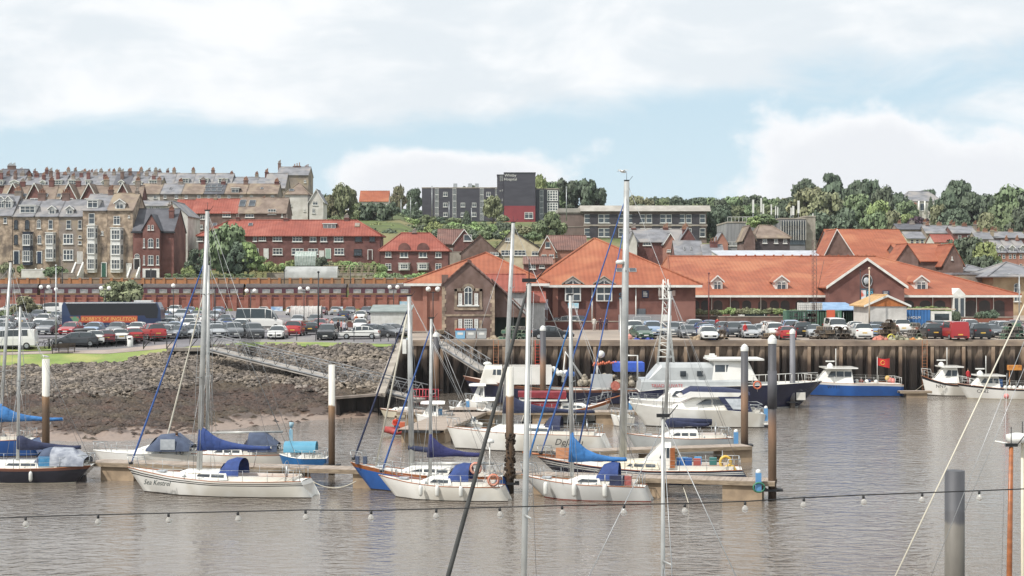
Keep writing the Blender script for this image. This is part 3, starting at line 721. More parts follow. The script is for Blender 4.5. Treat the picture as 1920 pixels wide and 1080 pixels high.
for sx in (-1, 1):
    vs = [(gx+sx*2.05, -1.8, 9.75), (gx+sx*2.05, 5, 9.75), (gx, 5, 13.2), (gx, -1.8, 13.2)]; vs += [(a, b, c+.14) for a, b, c in vs]
    rb.add(vs, [(0, 1, 2, 3), (4, 5, 6, 7), (0, 1, 5, 4), (1, 2, 6, 5), (2, 3, 7, 6), (3, 0, 4, 7)])
rb.ob('gable_roof', SLATED, gb)
for (px, py, pw, ph, st) in ((282.5, 427, 4, 9, 'sash'), (289.5, 427, 4, 9, 'sash'), (286, 456, 10, 17, 'arch'), (286, 488, 10, 18, 'case2'), (299, 456, 5, 17, 'sash'), (299, 488, 5, 17, 'sash'), (273.5, 456, 3, 17, 'sash'), (273.5, 488, 3, 17, 'sash')):
    add_window(hG.root, (px-hG.xm)*s_, (523-py)*s_, pw*s_, ph*s_, st, y=-1.6)
MB().bx(gx-1.7, -1.95, -.1, gx+1.7, -1.61, 2.1).ob('garage_surround', WHT, hG.root); MB().bx(gx-1.1, -2.0, -.1, gx+1.1, -1.955, 1.8).ob('garage_door', DARK, hG.root)
def steps(px, Y, w_px, n, zb, name='stone_steps', label='', rail=True):
    s = Y/F; r_ = thing(name, label, 'steps', ((px-960)*s, Y, zb)); mb = MB()
    for k in range(n): mb.bx(-w_px*s/2, -n*.3+k*.3, -1, w_px*s/2, 0, (k+1)*.21)
    mb.ob('treads', STONE2, r_)
    for sx in (-1, 1):
        MB().add([(sx*w_px*s/2, -n*.3, -.5), (sx*w_px*s/2, 0, -.5), (sx*w_px*s/2, 0, n*.21+.5), (sx*w_px*s/2, -n*.3, .6), (sx*(w_px*s/2+.28), -n*.3, -.5), (sx*(w_px*s/2+.28), 0, -.5), (sx*(w_px*s/2+.28), 0, n*.21+.5), (sx*(w_px*s/2+.28), -n*.3, .6)], [(0, 1, 2, 3), (4, 7, 6, 5), (3, 2, 6, 7), (0, 3, 7, 4)]).ob('side_wall', WHT, r_)
steps(149, 327.5, 11, 14, 12.4, label='white-edged stone steps up to the white door in the tall terrace')
steps(253, 325, 14, 9, 12.4, label='white-edged steps beside the red brick villa')
steps(73, 328, 9, 8, 12.4, label='short stone steps below the arched blue door of the terrace')
# --- gabled row behind and rows up the hill ---------------------------------
GB = 'red gabled houses with brown roofs on the hill'
for i, (gxp, x0, x1) in enumerate(((27, -2, 46), (67, 46.5, 100), (131, 100.5, 150), (169, 150.5, 203), (232, 203.5, 262))):
    h = house('gabled_house', None, 'house', 400, x0, x1, 425, 386, 349, 10, 'gable', BRICK2, ROOFB, group=GB, chim=[(x1-3, 336-(i*3) % 5, 9, 4)], ext=6)
    auto(h.root, 'brown-roofed house with a white-edged red gable', 'behind the tall terrace')
    s = h.s; gx = (gxp-h.xm)*s; hw = 12.5*s; zt = (425-345.5)*s; zlo = (425-372)*s
    g = MB().prism([(gx-hw, 3), (gx+hw, 3), (gx+hw, zlo), (gx, zt), (gx-hw, zlo)], -1, 5, ax='y'); go = g.ob('front_gable', BRICK2, h.root)
    rb = MB(); bb = MB()
    for sx in (-1, 1):
        vs = [(gx+sx*(hw+.5), -1.3, zlo-.5), (gx+sx*(hw+.5), 5.5, zlo-.5), (gx, 5.5, zt+.1), (gx, -1.3, zt+.1)]; vs += [(a, b, c+.15) for a, b, c in vs]
        rb.add(vs, [(0, 1, 2, 3), (4, 5, 6, 7), (0, 1, 5, 4), (1, 2, 6, 5), (2, 3, 7, 6), (3, 0, 4, 7)])
        vs = [(gx+sx*(hw+.5), -1.42, zlo-.55), (gx, -1.42, zt+.05), (gx, -1.42, zt+.42), (gx+sx*(hw+.5), -1.42, zlo-.15)]; vs += [(a, -1.32, c) for a, b, c in vs]
        bb.add(vs, [(0, 1, 2, 3), (7, 6, 5, 4), (0, 4, 5, 1), (2, 6, 7, 3)])
    rb.ob('gable_roof', ROOFB, go); bb.ob('bargeboard', WHT, go)
    add_window(go, gx, zlo-1.1, 2.2, 2.2, 'case2', y=-1)
    for k in (-1, 1):
        xx = gxp+k*20
        if x0 < xx < x1: slope_box(h, xx, 368, 7, 6)
ROWS = [(262, 300, ROOFB, 'brown', WHT), (300.4, 340, SLATE, 'grey slate', STONE2), (340.4, 382, ROOFB, 'mossy brown', STONE2), (382.4, 420, SLATED, 'slate and glass', STONE2), (420.4, 462, ROOFB, 'brown and ochre', STONE2), (462.4, 520, ROOFB, 'long brown', STONE2)]
for i, (x0, x1, rm, nm, wm) in enumerate(ROWS):
    h = house('terraced_house', nm+' roofed terrace house on the hill behind the upper red roof', 'house', 408, x0, x1, 402, 363, 346, 9, 'gable', RENDER if i == 0 else wm, rm, wins=[(x0+9, 369, 5, 6), (x1-9, 369, 6, 6)], chim=[(x1-1, 333+i % 2*3, 8, 4)], group='terrace on the hill behind the upper red roof', ext=8,
              dorm=[((x0+x1)/2, 362, 15, 9, 'flat', DARK)] if i in (4,) else (), sky=[((x0+x1)/2, 355, 5, 3)] if i in (1, 5) else ())
    if i == 3:
        for k in range(3):
            for j in range(2): slope_box(h, 390+k*11, 351+j*7, 9.5, 5.5, 'solar_panel')
house('low_block', 'pale grey flat block between the gabled row and upper red roof', 'building', 395, 262, 320, 425, 386, 378, 8, 'gable', RENDER, SLATE, wins=[(272, 391, 8, 7), (284, 391, 8, 7), (296, 391, 8, 7)], ext=5)
# skyline rows
GS = 'slate roofed houses along the left skyline'
xs = -12
RS = random.Random(21)
k = 0
while xs < 282:
    wd = RS.choice((26, 30, 34)); yr = 331+RS.uniform(-3, 2); 
    h = house('skyline_house', None, 'house', 470, xs, xs+wd, 372, 347, yr, 10, 'gable', RS.choice((STONE2, BRICK2, RENDER)), RS.choice((SLATE, SLATE, SLATED)), chim=[(xs+1, yr-RS.uniform(8, 14), RS.choice((6, 8)), RS.choice((3, 4))), (xs+wd*.55, yr-RS.uniform(5, 11), 6, 3, .3)],
              dorm=[(xs+wd*.5, 348, RS.choice((9, 16)), 9, RS.choice(('flat', 'gable')), WHT)] if RS.random() < .75 else (), group=GS, ext=10)
    auto(h.root, 'slate roofed house with brick chimney stacks', 'on the left skyline'); xs += wd+.6; k += 1
xs = -20
while xs < 300:
    wd = RS.choice((34, 40, 30)); yr = 324+RS.uniform(-2, 3)
    h = house('skyline_house', None, 'house', 540, xs, xs+wd, 362, 338, yr, 10, 'gable', RS.choice((STONE2, BRICK2)), RS.choice((SLATE, SLATED)), chim=[(xs+2, yr-RS.uniform(6, 10), 6, 4), (xs+wd*.5, yr-RS.uniform(5, 9), 5, 3, .7)], group=GS, ext=10)
    auto(h.root, 'distant slate house with chimneys', 'at the back of the left skyline'); xs += wd+.6
house('brick_house', 'red brick house with a broad chimney of many pots on the far left skyline', 'house', 500, -5, 45, 360, 330, 318, 10, 'gable', BRICK2, SLATED, chim=[(22, 307, 15, 6), (5, 318, 12, 4), (40, 316, 10, 4)], ext=10)
for i, (x0, x1, yr) in enumerate(((291, 325, 326), (325.5, 361, 326), (361.5, 398, 326), (398.5, 433, 326), (433.5, 480, 333), (480.5, 500, 334))):
    h = house('skyline_house', None, 'house', 480, x0, x1, 375, 346, yr, 11, 'gable', STONE2, SLATE, chim=[(x0+1, yr-11, 6, 4)], dorm=[((x0+x1)/2+2, 344, 17, 9, 'flat', WHT)] if i in (1, 2, 3) else (), group=GS, ext=10)
    auto(h.root, 'long slate roofed house', 'on the skyline above the upper red roof')
# cluster round 495-605
house('tall_stone_house', 'tall grey stone house with stepped chimneys topping the hill cluster', 'house', 455, 520, 578, 400, 328, 314, 11, 'gable', STONE2, SLATE, chim=[(524, 302, 5, 3), (557, 307, 14, 3), (575, 310, 8, 3)], wins=[(566, 352, 5, 6), (572, 340, 4, 5)], ext=9)
house('slate_house', 'grey-green slate house left of the white rendered tower house', 'house', 430, 496, 534, 400, 352, 326, 11, 'gable', STONE2, SLATE, chim=[(500, 318, 6, 3)], sky=[(521, 343, 9, 4)], dorm=[(510, 352, 8, 5, 'flat', DARK)], ext=8)
house('rendered_house', 'tall white rendered gable house with brown half-hipped roof on the hillside', 'house', 398, 535, 577, 414, 364, 343, 10, 'hip', RENDER, ROOFB, wins=[(545, 384, 3, 5), (571, 394, 3, 4)], chim=[(541, 378, 0.5, 0)] and (), sky=[(547, 358, 9, 4)], hipi=3.5, ext=7)
house('gabled_cottage', 'small white gabled house with dark timbered porch at the lane', 'house', 395, 580, 606, 412, 377, 356, 8, 'front', RENDER, SLATE, wins=[(591, 381, 9, 7), (588, 395, 5, 9)], fascia=WHT, ext=6)
house('villa', 'white walled house with orange roof among the hillside trees', 'house', 520, 674, 728, 400, 377, 359, 9, 'gable', RENDER, TILE, wins=[(704, 383, 6, 5)], ext=8)
# upper red roofs
h = house('terraced_house', 'upper brick house with red roof and white casements beside the blue stay', 'house', 380, 326, 362, 450, 406, 376, 10, 'gable', BRICKB, TILER, chim=[(319, 378, 7, 2)], group='upper red-roofed terrace', ext=6)
h = house('terraced_house', 'upper brick terrace with bright orange-red tiled roof and two windows', 'house', 378, 361, 446, 450, 399, 374, 10, 'gable', BRICKB, TILER, wins=[(380, 407, 9, 8, 'case2'), (425, 402, 15, 9, 'case3'), (377, 425, 7, 8)], chim=[(404, 366, 6, 2)], group='upper red-roofed terrace', ext=6)
h = house('terraced_house', 'brown-roofed upper terrace house with solar panels beside white rendered house', 'house', 378, 446.5, 536, 450, 399, 372, 10, 'gable', BRICKB, ROOFB, wins=[(468, 403, 16, 9, 'case3'), (510, 397, 15, 10, 'case3'), (529, 403, 3, 8)], chim=[(494, 370, 7, 3)], group='upper red-roofed terrace', ext=6)
slope_box(h, 455, 383, 12, 13, 'solar_panel'); slope_box(h, 473, 383, 12, 12, 'solar_panel')
house('gabled_house', 'white walled gable house with slate roof right of the brick villa', 'house', 352, 326, 352, 492, 404, 378, 14, 'front', RENDER, SLATE, wins=[(333, 470, 2, 12), (338, 470, 2, 12)], apx=-2.0, ext=4)
# red terrace with long roof
hR = house('red_terrace', 'long two-storey red brick terrace with an orange-red hipped roof', 'house', 350, 372, 712, 492, 442, 413, 10, 'hip', BRICK2, TILER,
    wins=[(375, 448, 11, 9, 'case3'), (478, 448, 7, 9), (492, 447, 13, 9, 'case3'), (520, 447, 17, 10, 'case3'), (557.5, 448, 18, 10, 'case3'), (587, 448, 12, 10), (607, 448, 12, 10), (635, 448, 17, 10, 'case3'), (672, 448, 13, 9, 'case3', DARK), (698, 448, 10, 8, 'case2', DARK),
          (520.5, 471.5, 18, 12, 'case3'), (558, 471.5, 22, 12, 'case3'), (587, 471.5, 19, 11, 'case3'), (636, 471.5, 18, 12, 'case3'), (671, 473, 15, 12, 'case3', DARK), (481, 471, 8, 11)],
    doors=[(499, 485, 7, 18, '#d9d9d5'), (603, 485, 7, 14, '#d9d9d5'), (615, 485, 9, 18, '#9ab0a2'), (694, 487, 7, 18, '#4a2d28')], chim=[(536, 404, 8, 2, .5, BRICK2), (650, 403, 9, 4, .5, BRICK2), (446, 402, 6, 2, .5, BRICK2)], dorm=[(618, 429, 25, 9, 'flat', DARK)], sky=[(403, 423, 8, 5), (470, 423, 8, 5)], hipi=(6, 5.5), oh=.5)
slope_box(hR, 670, 424, 9, 7, 'satellite_plate', STONE2, STONE2)
# semi with two arched gablets
hS = house('semi_detached_house', 'red brick semi-detached pair with hipped orange-red roof and two rounded gablets', 'house', 345, 713, 840, 512, 470, 437, 9.5, 'hip', BRICK2, TILER,
    wins=[(728, 477, 11, 10, 'case2'), (757.5, 476, 15, 13, 'case2'), (793, 476, 15, 13, 'case2'), (822, 477.5, 11, 10), (728, 500, 11, 12), (822, 500, 11, 12)], chim=[(777, 431, 9, 4, .5, BRICK2)], hipi=4.2, oh=.45)
for px in (758, 793):
    bay(hS, px, 494, 507, 21, 1, dep=.7)
    s = hS.s; x = (px-hS.xm)*s; n = 8
    MB().prism([(x-1.3, hS.he-.4), (x+1.3, hS.he-.4)]+[(x+1.3*cos(pi*i/n), hS.he+.35+1.35*sin(pi*i/n)) for i in range(n+1)], -.32, 1.8, ax='y').ob('rounded_gablet', BRICK2, hS.root)
# brown gables to the right
house('gabled_house', 'brown tiled house with broad right-hand gable behind the red semi', 'house', 372, 820, 868, 505, 457, 431, 11, 'gable', BRICKB, TILEB, wins=[(846, 470, 6, 9)], ext=5)
house('gabled_house', 'brown brick gable house with a pale window under its apex', 'house', 366, 851, 890, 510, 456, 431, 12, 'front', BRICK2, TILEB, wins=[(877, 446, 15, 12, 'plain'), (845+3, 470, 0.1, .1)][:1], fascia=WHT, ext=5)
house('gabled_house', 'low wide brown gable house peeping over the orange hipped roof', 'house', 340, 864, 936, 512, 474, 442, 12, 'front', BRICKB, TILEB, wins=[(927, 476, 16, 6, 'case3')], ext=5)
house('gabled_house', 'cream rendered house with broad brown gable and white framed windows', 'house', 352, 930, 1014, 512, 466, 432, 12, 'front', RENDC, TILEB, wins=[(950, 474, 21, 10, 'case3'), (975, 474, 22, 10, 'case3'), (1003, 475, 12, 8), (952, 449, 9, 7)], fascia=DARK, chim=[(969, 430, 0.4, 0)] and (), ext=5, apx=-1.5)
house('gabled_house', 'pale red roofed house with white-edged left gable behind the supermarket', 'house', 352, 1026, 1100, 512, 468, 443, 10, 'gable', BRICKO, TILEB, wins=[(1040, 480, 10, 5), (1034+1, 480, 2, 4)][:1], ext=5)
house('gabled_house', 'small orange brick gable end with one white window beside the cream house', 'house', 350, 1011, 1041, 512, 470, 443, 10, 'front', BRICKO, TILEB, wins=[(1027, 459, 9, 11, 'plain'), (1020, 480, 9, 6), (1034, 480, 9, 6)], fascia=WHT, ext=5)
house('bungalow', 'small low red brick house just above the supermarket roof', 'house', 325, 982, 1036, 520, 495, 483, 8, 'gable', BRICK2, TILEB, wins=[(998, 500, 12, 9, 'case3'), (1016, 499, 10, 6)], ext=5)
# brown hospital block
hb = house('brown_block', 'long brown institutional block with white windows and pale flat roof edge', 'building', 430, 1095, 1325, 456, 396, None, 40, 'flat', mk('brown_panel', '#7f6f68', '#6f615a', sc=.5, rough=.85), CONC, ext=6)
s = hb.s; a = hb.W/2
MB().prism([(-1.2, hb.he-.05), (41, hb.he-.05), (39, hb.he+1.6), (1.5, hb.he+1.6)], -a-1, a+1, ax='x').ob('roof_edge', mk('pale_roof_edge', '#a7a39b', '#948f87', sc=.4, rough=.8), hb.root)
for i, px in enumerate((1101, 1127, 1138.5, 1165, 1181, 1204.5, 1217, 1242.5, 1254, 1278.5, 1291, 1317)):
    for j, py in enumerate((410, 436)):
        add_window(hb.root, (px-hb.xm)*s, (456-py)*s, 10.5*s, 16*s, 'sash', y=-.2)
for i, px in enumerate((1113, 1192.5, 1230, 1267, 1304, 1150)):
    MB().bx((px-7.5-hb.xm)*s, -.35, -2, (px+7.5-hb.xm)*s, -.003, (456-402)*s).ob('dark_panel', mk('dark_panel', '#3f3c41', '#35333a', sc=.5, rough=.7), hb.root)
MB().bx(-a-.2, -.5, (456-424)*s, a+.2, -.36, (456-421)*s).ob('floor_band', CONC, hb.root)
hw = house('side_wing', 'blank brown brick wing with a pale roof left of the long block', 'building', 432, 1048, 1094.5, 456, 401, None, 38, 'flat', mk('brown_panel', '#7f6f68', '#6f615a'), CONC, ext=6)
MB().bx(-hw.W/2-.3, -.4, hw.he+.355, hw.W/2, 38, hw.he+1.5).ob('roof_edge', mk('pale_roof_edge', '#a7a39b'), hw.root); MB().bx(-hw.W/2, -.1, (456-426)*hw.s, hw.W/2, -.003, (456-424.5)*hw.s).ob('floor_band', CONC, hw.root)
# black hospital
CLAD = mk('charcoal_cladding', '#45444d', '#3c3b44', sc=.15, rough=.55, st=(1, 1, 6)); CLADR = mk('dark_red_cladding', '#8e3b42', '#7f333a', sc=.2, rough=.6)
ho = house('hospital_block', 'charcoal clad hospital block with vertical white window strips left of the tower', 'hospital', 562, 791, 934, 418, 353, None, 18, 'flat', CLAD, CONC, ext=8)
s = ho.s
for px in (819, 852, 903.5, 932): add_window(ho.root, (px-ho.xm)*s, (418-383)*s, 7*s, 60*s, 'glassy', sill=False)
for px, py in ((835, 364), (835, 384), (868, 384), (889, 384), (916, 364), (835, 402), (889, 402), (868, 402)): add_window(ho.root, (px-ho.xm)*s, (418-py)*s, 8*s, 8*s, 'case2')
for px in (852, 880, 893): MB().bx((px-3-ho.xm)*s, 5, ho.he+.4, (px+4-ho.xm)*s, 8, ho.he+2).ob('roof_plant', STEEL, ho.root)
ht = house('hospital_tower', 'tall charcoal hospital tower with dark red base and white lettering', 'hospital', 556, 945, 1004, 418, 325, None, 16, 'flat', CLAD, DARK, ext=8)
s = ht.s
MB().bx(-ht.W/2+.05, -.3, -6, ht.W/2-.05, -.004, (418-386)*s).ob('red_cladding', CLADR, ht.root)
add_window(ht.root, (991.5-ht.xm)*s, (418-404)*s, 16*s, 12*s, 'case2', y=-.31)
text('Whitby\nHospital', 1.35, WHT, ht.root, ((957-ht.xm)*s, -.06, (418-332.5)*s), name='sign_lettering', ext=.03)
hl = house('hospital_wing', 'narrow charcoal side wall with white slots left of the hospital tower', 'hospital', 557, 932, 944.6, 418, 329, None, 15, 'flat', CLAD, DARK, ext=8)
for px, py, hh in ((938.5, 334, 11), (942, 333, 12), (942, 357, 3), (942, 375, 4), (942, 395, 4), (938, 358, 2)): add_window(hl.root, (px-hl.xm)*hl.s, (418-py)*hl.s, 2*hl.s, hh*hl.s, 'plain', sill=False)
h2 = house('hospital_block', 'glazed charcoal hospital block with white window bands right of the tower', 'hospital', 560, 1005, 1048, 418, 355, None, 16, 'flat', CLAD, CONC, ext=8)
add_window(h2.root, (1015.5-h2.xm)*h2.s, (418-384)*h2.s, 7*h2.s, 56*h2.s, 'glassy', sill=False); 
for py in (367, 390): add_window(h2.root, (1036-h2.xm)*h2.s, (418-py)*h2.s, 20*h2.s, 20*h2.s, 'grid', sill=False)
# houses right of the mast
hh = house('gabled_house', 'brick house with long slate roof and white front gable right of the tall mast', 'house', 335, 1184, 1282, 500, 453, 431, 9, 'gable', BRICK2, SLATE, wins=[(1213, 456, 15, 8, 'case3')], chim=[(1188, 422, 8, 3, .5, BRICK), (1248, 421, 9, 3, .5, BRICK), (1285, 421, 11, 4, .5, BRICK)], fascia=None, ext=5)
house('white_gable', 'white rendered end gable at the left of the slate roofed brick house', 'house', 333, 1178, 1194.5, 500, 455, 434, 9, 'front', RENDER, SLATE, ext=5)
house('front_porch_gable', 'narrow orange brick gable with white bargeboards in front of slate roof', 'house', 331, 1246, 1268, 500, 455, 438, 9, 'front', BRICKO, SLATE, wins=[(1254, 470, 7, 4)], fascia=WHT, ext=5)
house('gabled_house', 'steep red brick gable with tall chimneys left of the slate roofs', 'house', 330, 1270, 1310, 500, 458, 428, 10, 'front', BRICK2, SLATE, ext=5, chim=[(1284, 424, 9, 4, .2, BRICK2)])
house('slate_cottage', 'low slate roofed cottage with two slit skylights', 'house', 318, 1266, 1318, 505, 477, 453, 8, 'gable', BRICK2, SLATE, sky=[(1283, 468, 3, 6), (1296, 468, 3, 6)], ext=5)
house('slate_cottage', 'slate cottage with big red brick chimney at its right end', 'house', 316, 1319, 1358, 505, 480, 460, 8, 'gable', BRICK2, SLATE, chim=[(1338, 447, 14, 3, .4, BRICK2)], ext=5)
house('brick_outbuilding', 'small brick gable beside the ribbed grey hall', 'house', 380, 1342, 1365, 480, 455, 436, 8, 'front', BRICKO, SLATE, ext=6)
hh = house('ribbed_hall', 'grey ribbed concrete hall with a white window band below and railing above', 'building', 385, 1364, 1442, 472, 418, None, 20, 'flat', mk('ribbed_concrete', '#8f8f90', '#7c7c7e', sc=.3, rough=.85, st=(6, 1, .3)), CONC, wins=[(1380, 457, 30, 8, 'grid')], ext=6)
rl = MB()
for k in range(12): rl.bx(-hh.W/2+k*.9, 0, hh.he+.35, -hh.W/2+k*.9+.08, .08, hh.he+1.5)
rl.bx(-hh.W/2, 0, hh.he+1.4, -hh.W/2+10, .1, hh.he+1.5); rl.ob('railing', WHT, hh.root)
hh = house('dark_lodge', 'dark walled building with thick hipped brown roof and small white windows', 'house', 330, 1416, 1481, 482, 446, 423, 10, 'hip', mk('dark_timber_wall', '#4a4243', '#3f3839', sc=.6), ROOFB, wins=[(1434, 452, 8, 8), (1455, 452, 7, 8), (1472, 452, 7, 8)], hipi=(1.5, 3), ext=5)
house('brick_lodge', 'brown brick gable end joined to the dark lodge', 'house', 329, 1395, 1416, 482, 446, 424, 10, 'front', BRICKB, ROOFB, ext=5)
# exchange with masts
he_ = house('telephone_exchange', 'concrete office block with vertical fins and rooftop aerials', 'building', 420, 1462, 1510, 466, 411, None, 20, 'flat', mk('exchange_panel', '#7d7c80', '#6b6a6e', sc=.4), CONC, ext=8)
s = he_.s; fin = MB()
for k in range(11): fin.bx(-he_.W/2+.2+k*.65, -.6, 2.2, -he_.W/2+.34+k*.65, -.01, he_.he-.3)
fin.ob('fins', mk('pale_fins', '#b9b7b2', '#a5a39e', sc=1), he_.root)
for z in (1.0, 3.6, 6.0): MB().bx(-he_.W/2+.1, -.16, z, he_.W/2-.1, -.012, z+1.2).ob('window_band', GL, he_.root)
house('lift_shaft', 'pale blank concrete shaft at the right of the finned office block', 'building', 421, 1510.5, 1529, 466, 407, None, 12, 'flat', CONC, CONC, ext=8)
for px, yt, w_ in ((1446, 384, 2.5), (1454, 387, 2), (1458, 389, 2), (1483, 390, 2), (1487, 387, 4), (1497, 377, 4), (1412, 375, 3.5), (1427, 372, 3), (1431, 383, 3), (1524, 401, 2)):
    Y = 425; s = Y/F; zb = P(px, 412, Y).z; zt = P(px, yt, Y).z; t = thing('aerial', None, 'aerial', P(px, 412, Y), 0, 'rooftop aerials')
    auto(t, 'white panel aerial on a pole', 'above the concrete buildings')
    MB().tube([(0, 0, -6 if px < 1450 else -2), (0, 0, zt-zb)], .09, 6).ob('pole', STEEL, t)
    MB().bx(-w_*s/2, -.25, (zt-zb)*.35, w_*s/2, -.1, zt-zb+.1).ob('antenna_panel', WHT, t)
house('white_shed', 'long low white flat-roofed building behind the supermarket ridge', 'building', 300, 1352, 1606, 505, 481, 471, 14, 'shed', RENDER, mk('pale_sheet_roof', '#b9bdc4', '#a5a9b1', sc=.5), ext=4)
# orange roofed halls behind
hh = house('brick_hall', 'large hall with bright orange roof and brown brick left gable', 'building', 300, 1571, 1716, 520, 483, 432, 26, 'gable', BRICKB, TILE, ext=4, oh=.6)
house('hall_gable', 'brown brick gable end with round vent left of the large orange roof', 'building', 298, 1546, 1600, 520, 478, 431, 10, 'front', BRICKB, TILE, fascia=WHT, ext=4, apx=-.4)
hh = house('brick_hall', 'second orange-roofed hall with dark gable at its right end', 'building', 290, 1696, 1790, 520, 490, 459, 20, 'gable', BRICKB, TILE, ext=4)
house('hall_gable', 'dark brown gable end between the two orange halls', 'building', 287, 1680, 1722, 520, 488, 458, 8, 'front', BRICKB, TILE, ext=4)
house('hall_gable', 'brown brick gable with slit window at the right of the orange halls', 'building', 286, 1768, 1806, 520, 494, 459, 10, 'front', BRICKB, TILE, ext=4, wins=[(1785, 484, 2, 6, 'plain')])
# villa and town houses, right
h = house('white_villa', 'white columned villa with grey hipped roof among trees on the right hill', 'house', 640, 1692, 1766, 402, 377, 359, 12, 'hip', RENDER, SLATE, wins=[(1729, 388, 8, 14, 'plain')], hipi=4, ext=8)
MB().bx(-h.W/2-.1, -.3, 0, -h.W/2+5.6, -.02, h.he-.6).ob('brick_panel', BRICKO, h.root)
for k in range(4): MB().tube([(-1.5+k*2.4, -.8, 0), (-1.5+k*2.4, -.8, h.he)], .3, 8).ob('column', WHT, h.root)
GR = 'old town houses on the right'
LR = [(1684, 1736, 470, 430, 421, 430, STONE2, SLATED, 'dark slate roofed stone row with white chimneys'), (1736.5, 1785, 475, 437, 424, 425, STONE2, SLATE, 'grey stone house with single white window'), (1786, 1830, 470, 437, 425, 420, BRICK2, SLATE, 'brick house with long red chimney stack'),
      (1832, 1862, 470, 448, 436, 410, STONE2, SLATE, 'small stone house with twin chimneys'), (1864, 1925, 470, 446, 436, 415, BRICK2, SLATE, 'row of red chimneyed houses at far right')]
for i, (x0, x1, yb, ye, yr, Y, wm, rm, lb) in enumerate(LR):
    house('town_house', lb+', beyond the halls', 'house', Y, x0, x1, yb, ye, yr, 9, 'gable', wm, rm, wins=[(x0+(x1-x0)*.3, ye+8, 6, 8, 'sash'), (x0+(x1-x0)*.7, ye+8, 6, 8, 'sash')], chim=[(x0+2, yr-7, 6, 3), ((x0+x1)/2, yr-6, 10, 5), (x1-2, yr-9, 6, 3)], group=GR, ext=8)
h = house('town_house', 'stone house with white oriel windows below the dark slate row', 'house', 405, 1700, 1735, 475, 447, 436, 9, 'gable', RENDC, SLATE, wins=[(1710, 454, 6, 10, 'sash'), (1720, 454, 6, 10, 'sash'), (1729, 454, 6, 10, 'sash')], group=GR, ext=8)
house('town_house', 'little orange roofed cottage with white windows left of the round green trees', 'house', 385, 1752, 1790, 478, 454, 441, 8, 'gable', RENDER, TILER, wins=[(1762, 456, 5, 6), (1774, 456, 5, 6)], group=GR, ext=8)
for i in range(3):
    x0 = 1868+i*20
    h = house('terraced_house', None, 'house', 345, x0, x0+19.6, 530, 473, 452, 10, 'gable', BRICKO, SLATE, wins=[(x0+6, 481, 5, 9, 'sash'), (x0+14, 481, 5, 9, 'sash'), (x0+6, 499, 5, 9, 'sash'), (x0+14, 499, 5, 9, 'sash')], dorm=[(x0+9, 472, 8, 12)], chim=[(x0+19, 444, 5, 4, .5, BRICK)], group='red brick terrace at the right edge')
    auto(h.root, 'red brick house with white windows', 'in the terrace at the right edge')
h = house('station_building', 'pale stone station building with shallow grey hipped roof at the right', 'station', 262, 1862, 1960, 585, 518, 492, 14, 'hip', mk('station_stone', '#b59f80', '#9d876b', sc=.5, rough=.9), SLATE, wins=[(1907, 548, 12, 34, 'arch')], ext=2, hipi=5, oh=1.2)
house('canopy_building', 'low flat canopy roofed building left of the stone station', 'station', 268, 1796, 1866, 585, 515, None, 12, 'flat', STONE2, SLATE, ext=2)
house('hipped_house', 'small grey hipped roof peeping between the supermarket and station', 'house', 290, 1806, 1850, 560, 508, 497, 9, 'hip', STONE2, SLATE, ext=2)
# ---------------------------------------------------------------- supermarket and quay buildings
RIDGE = '#d7805c'
def ridge_tiles(root, x0, x1, y, z, step=.9):
    mb = MB(); x = x0
    while x < x1: mb.bx(x, y-.12, z, x+.28, y+.12, z+.26); x += step
    mb.ob('ridge_tiles', TILE, root)
# main hall
S = house('supermarket', 'long brick supermarket with a huge orange tiled roof, arcade and central gable', 'supermarket', 236, 1268, 1900, 609, 553, 481, 46, 'hip', BRICK, TILE, ext=2, hipi=(1, 15), oh=.9, fascia=WHT, dorm=[(1345, 544, 19, 26), (1465, 544, 24, 26), (1727, 544, 24, 26)])
s = S.s; ridge_tiles(S.root, -S.W/2+12, S.W/2-16, 23, S.hr+.05, 1.5)
# projecting central gable
ax = (1614-S.xm)*s; hw = 69*s; sg = 232/F; zg = lambda py, Y: H-(py-HY)*Y/F-S.zb
pz, pe = zg(487, 232.), zg(536, 232.)
g = MB().prism([(ax-hw, -2), (ax+hw, -2), (ax+hw, pe), (ax, pz), (ax-hw, pe)], -4, 8, ax='y').ob('central_gable', BRICK, S.root)
rb = MB(); bb = MB()
for sx in (-1, 1):
    sl = (pz-pe)/hw; e = .5
    vs = [(ax+sx*(hw+e), -4.3, pe-sl*e), (ax+sx*(hw+e), 20, pe-sl*e), (ax, 20, pz), (ax, -4.3, pz)]; vs += [(a, b, c+.2) for a, b, c in vs]
    rb.add(vs, [(0, 1, 2, 3), (4, 5, 6, 7), (0, 1, 5, 4), (1, 2, 6, 5), (2, 3, 7, 6), (3, 0, 4, 7)])
    vs = [(ax+sx*(hw+e), -4.42, pe-sl*e-.1), (ax, -4.42, pz-.1), (ax, -4.42, pz+.3), (ax+sx*(hw+e), -4.42, pe-sl*e+.3)]; vs += [(a, -4.31, c) for a, b, c in vs]
    bb.add(vs, [(0, 1, 2, 3), (7, 6, 5, 4), (0, 4, 5, 1), (2, 6, 7, 3)])
rb.ob('gable_roof', TILE, g); bb.ob('bargeboard', WHT, g)
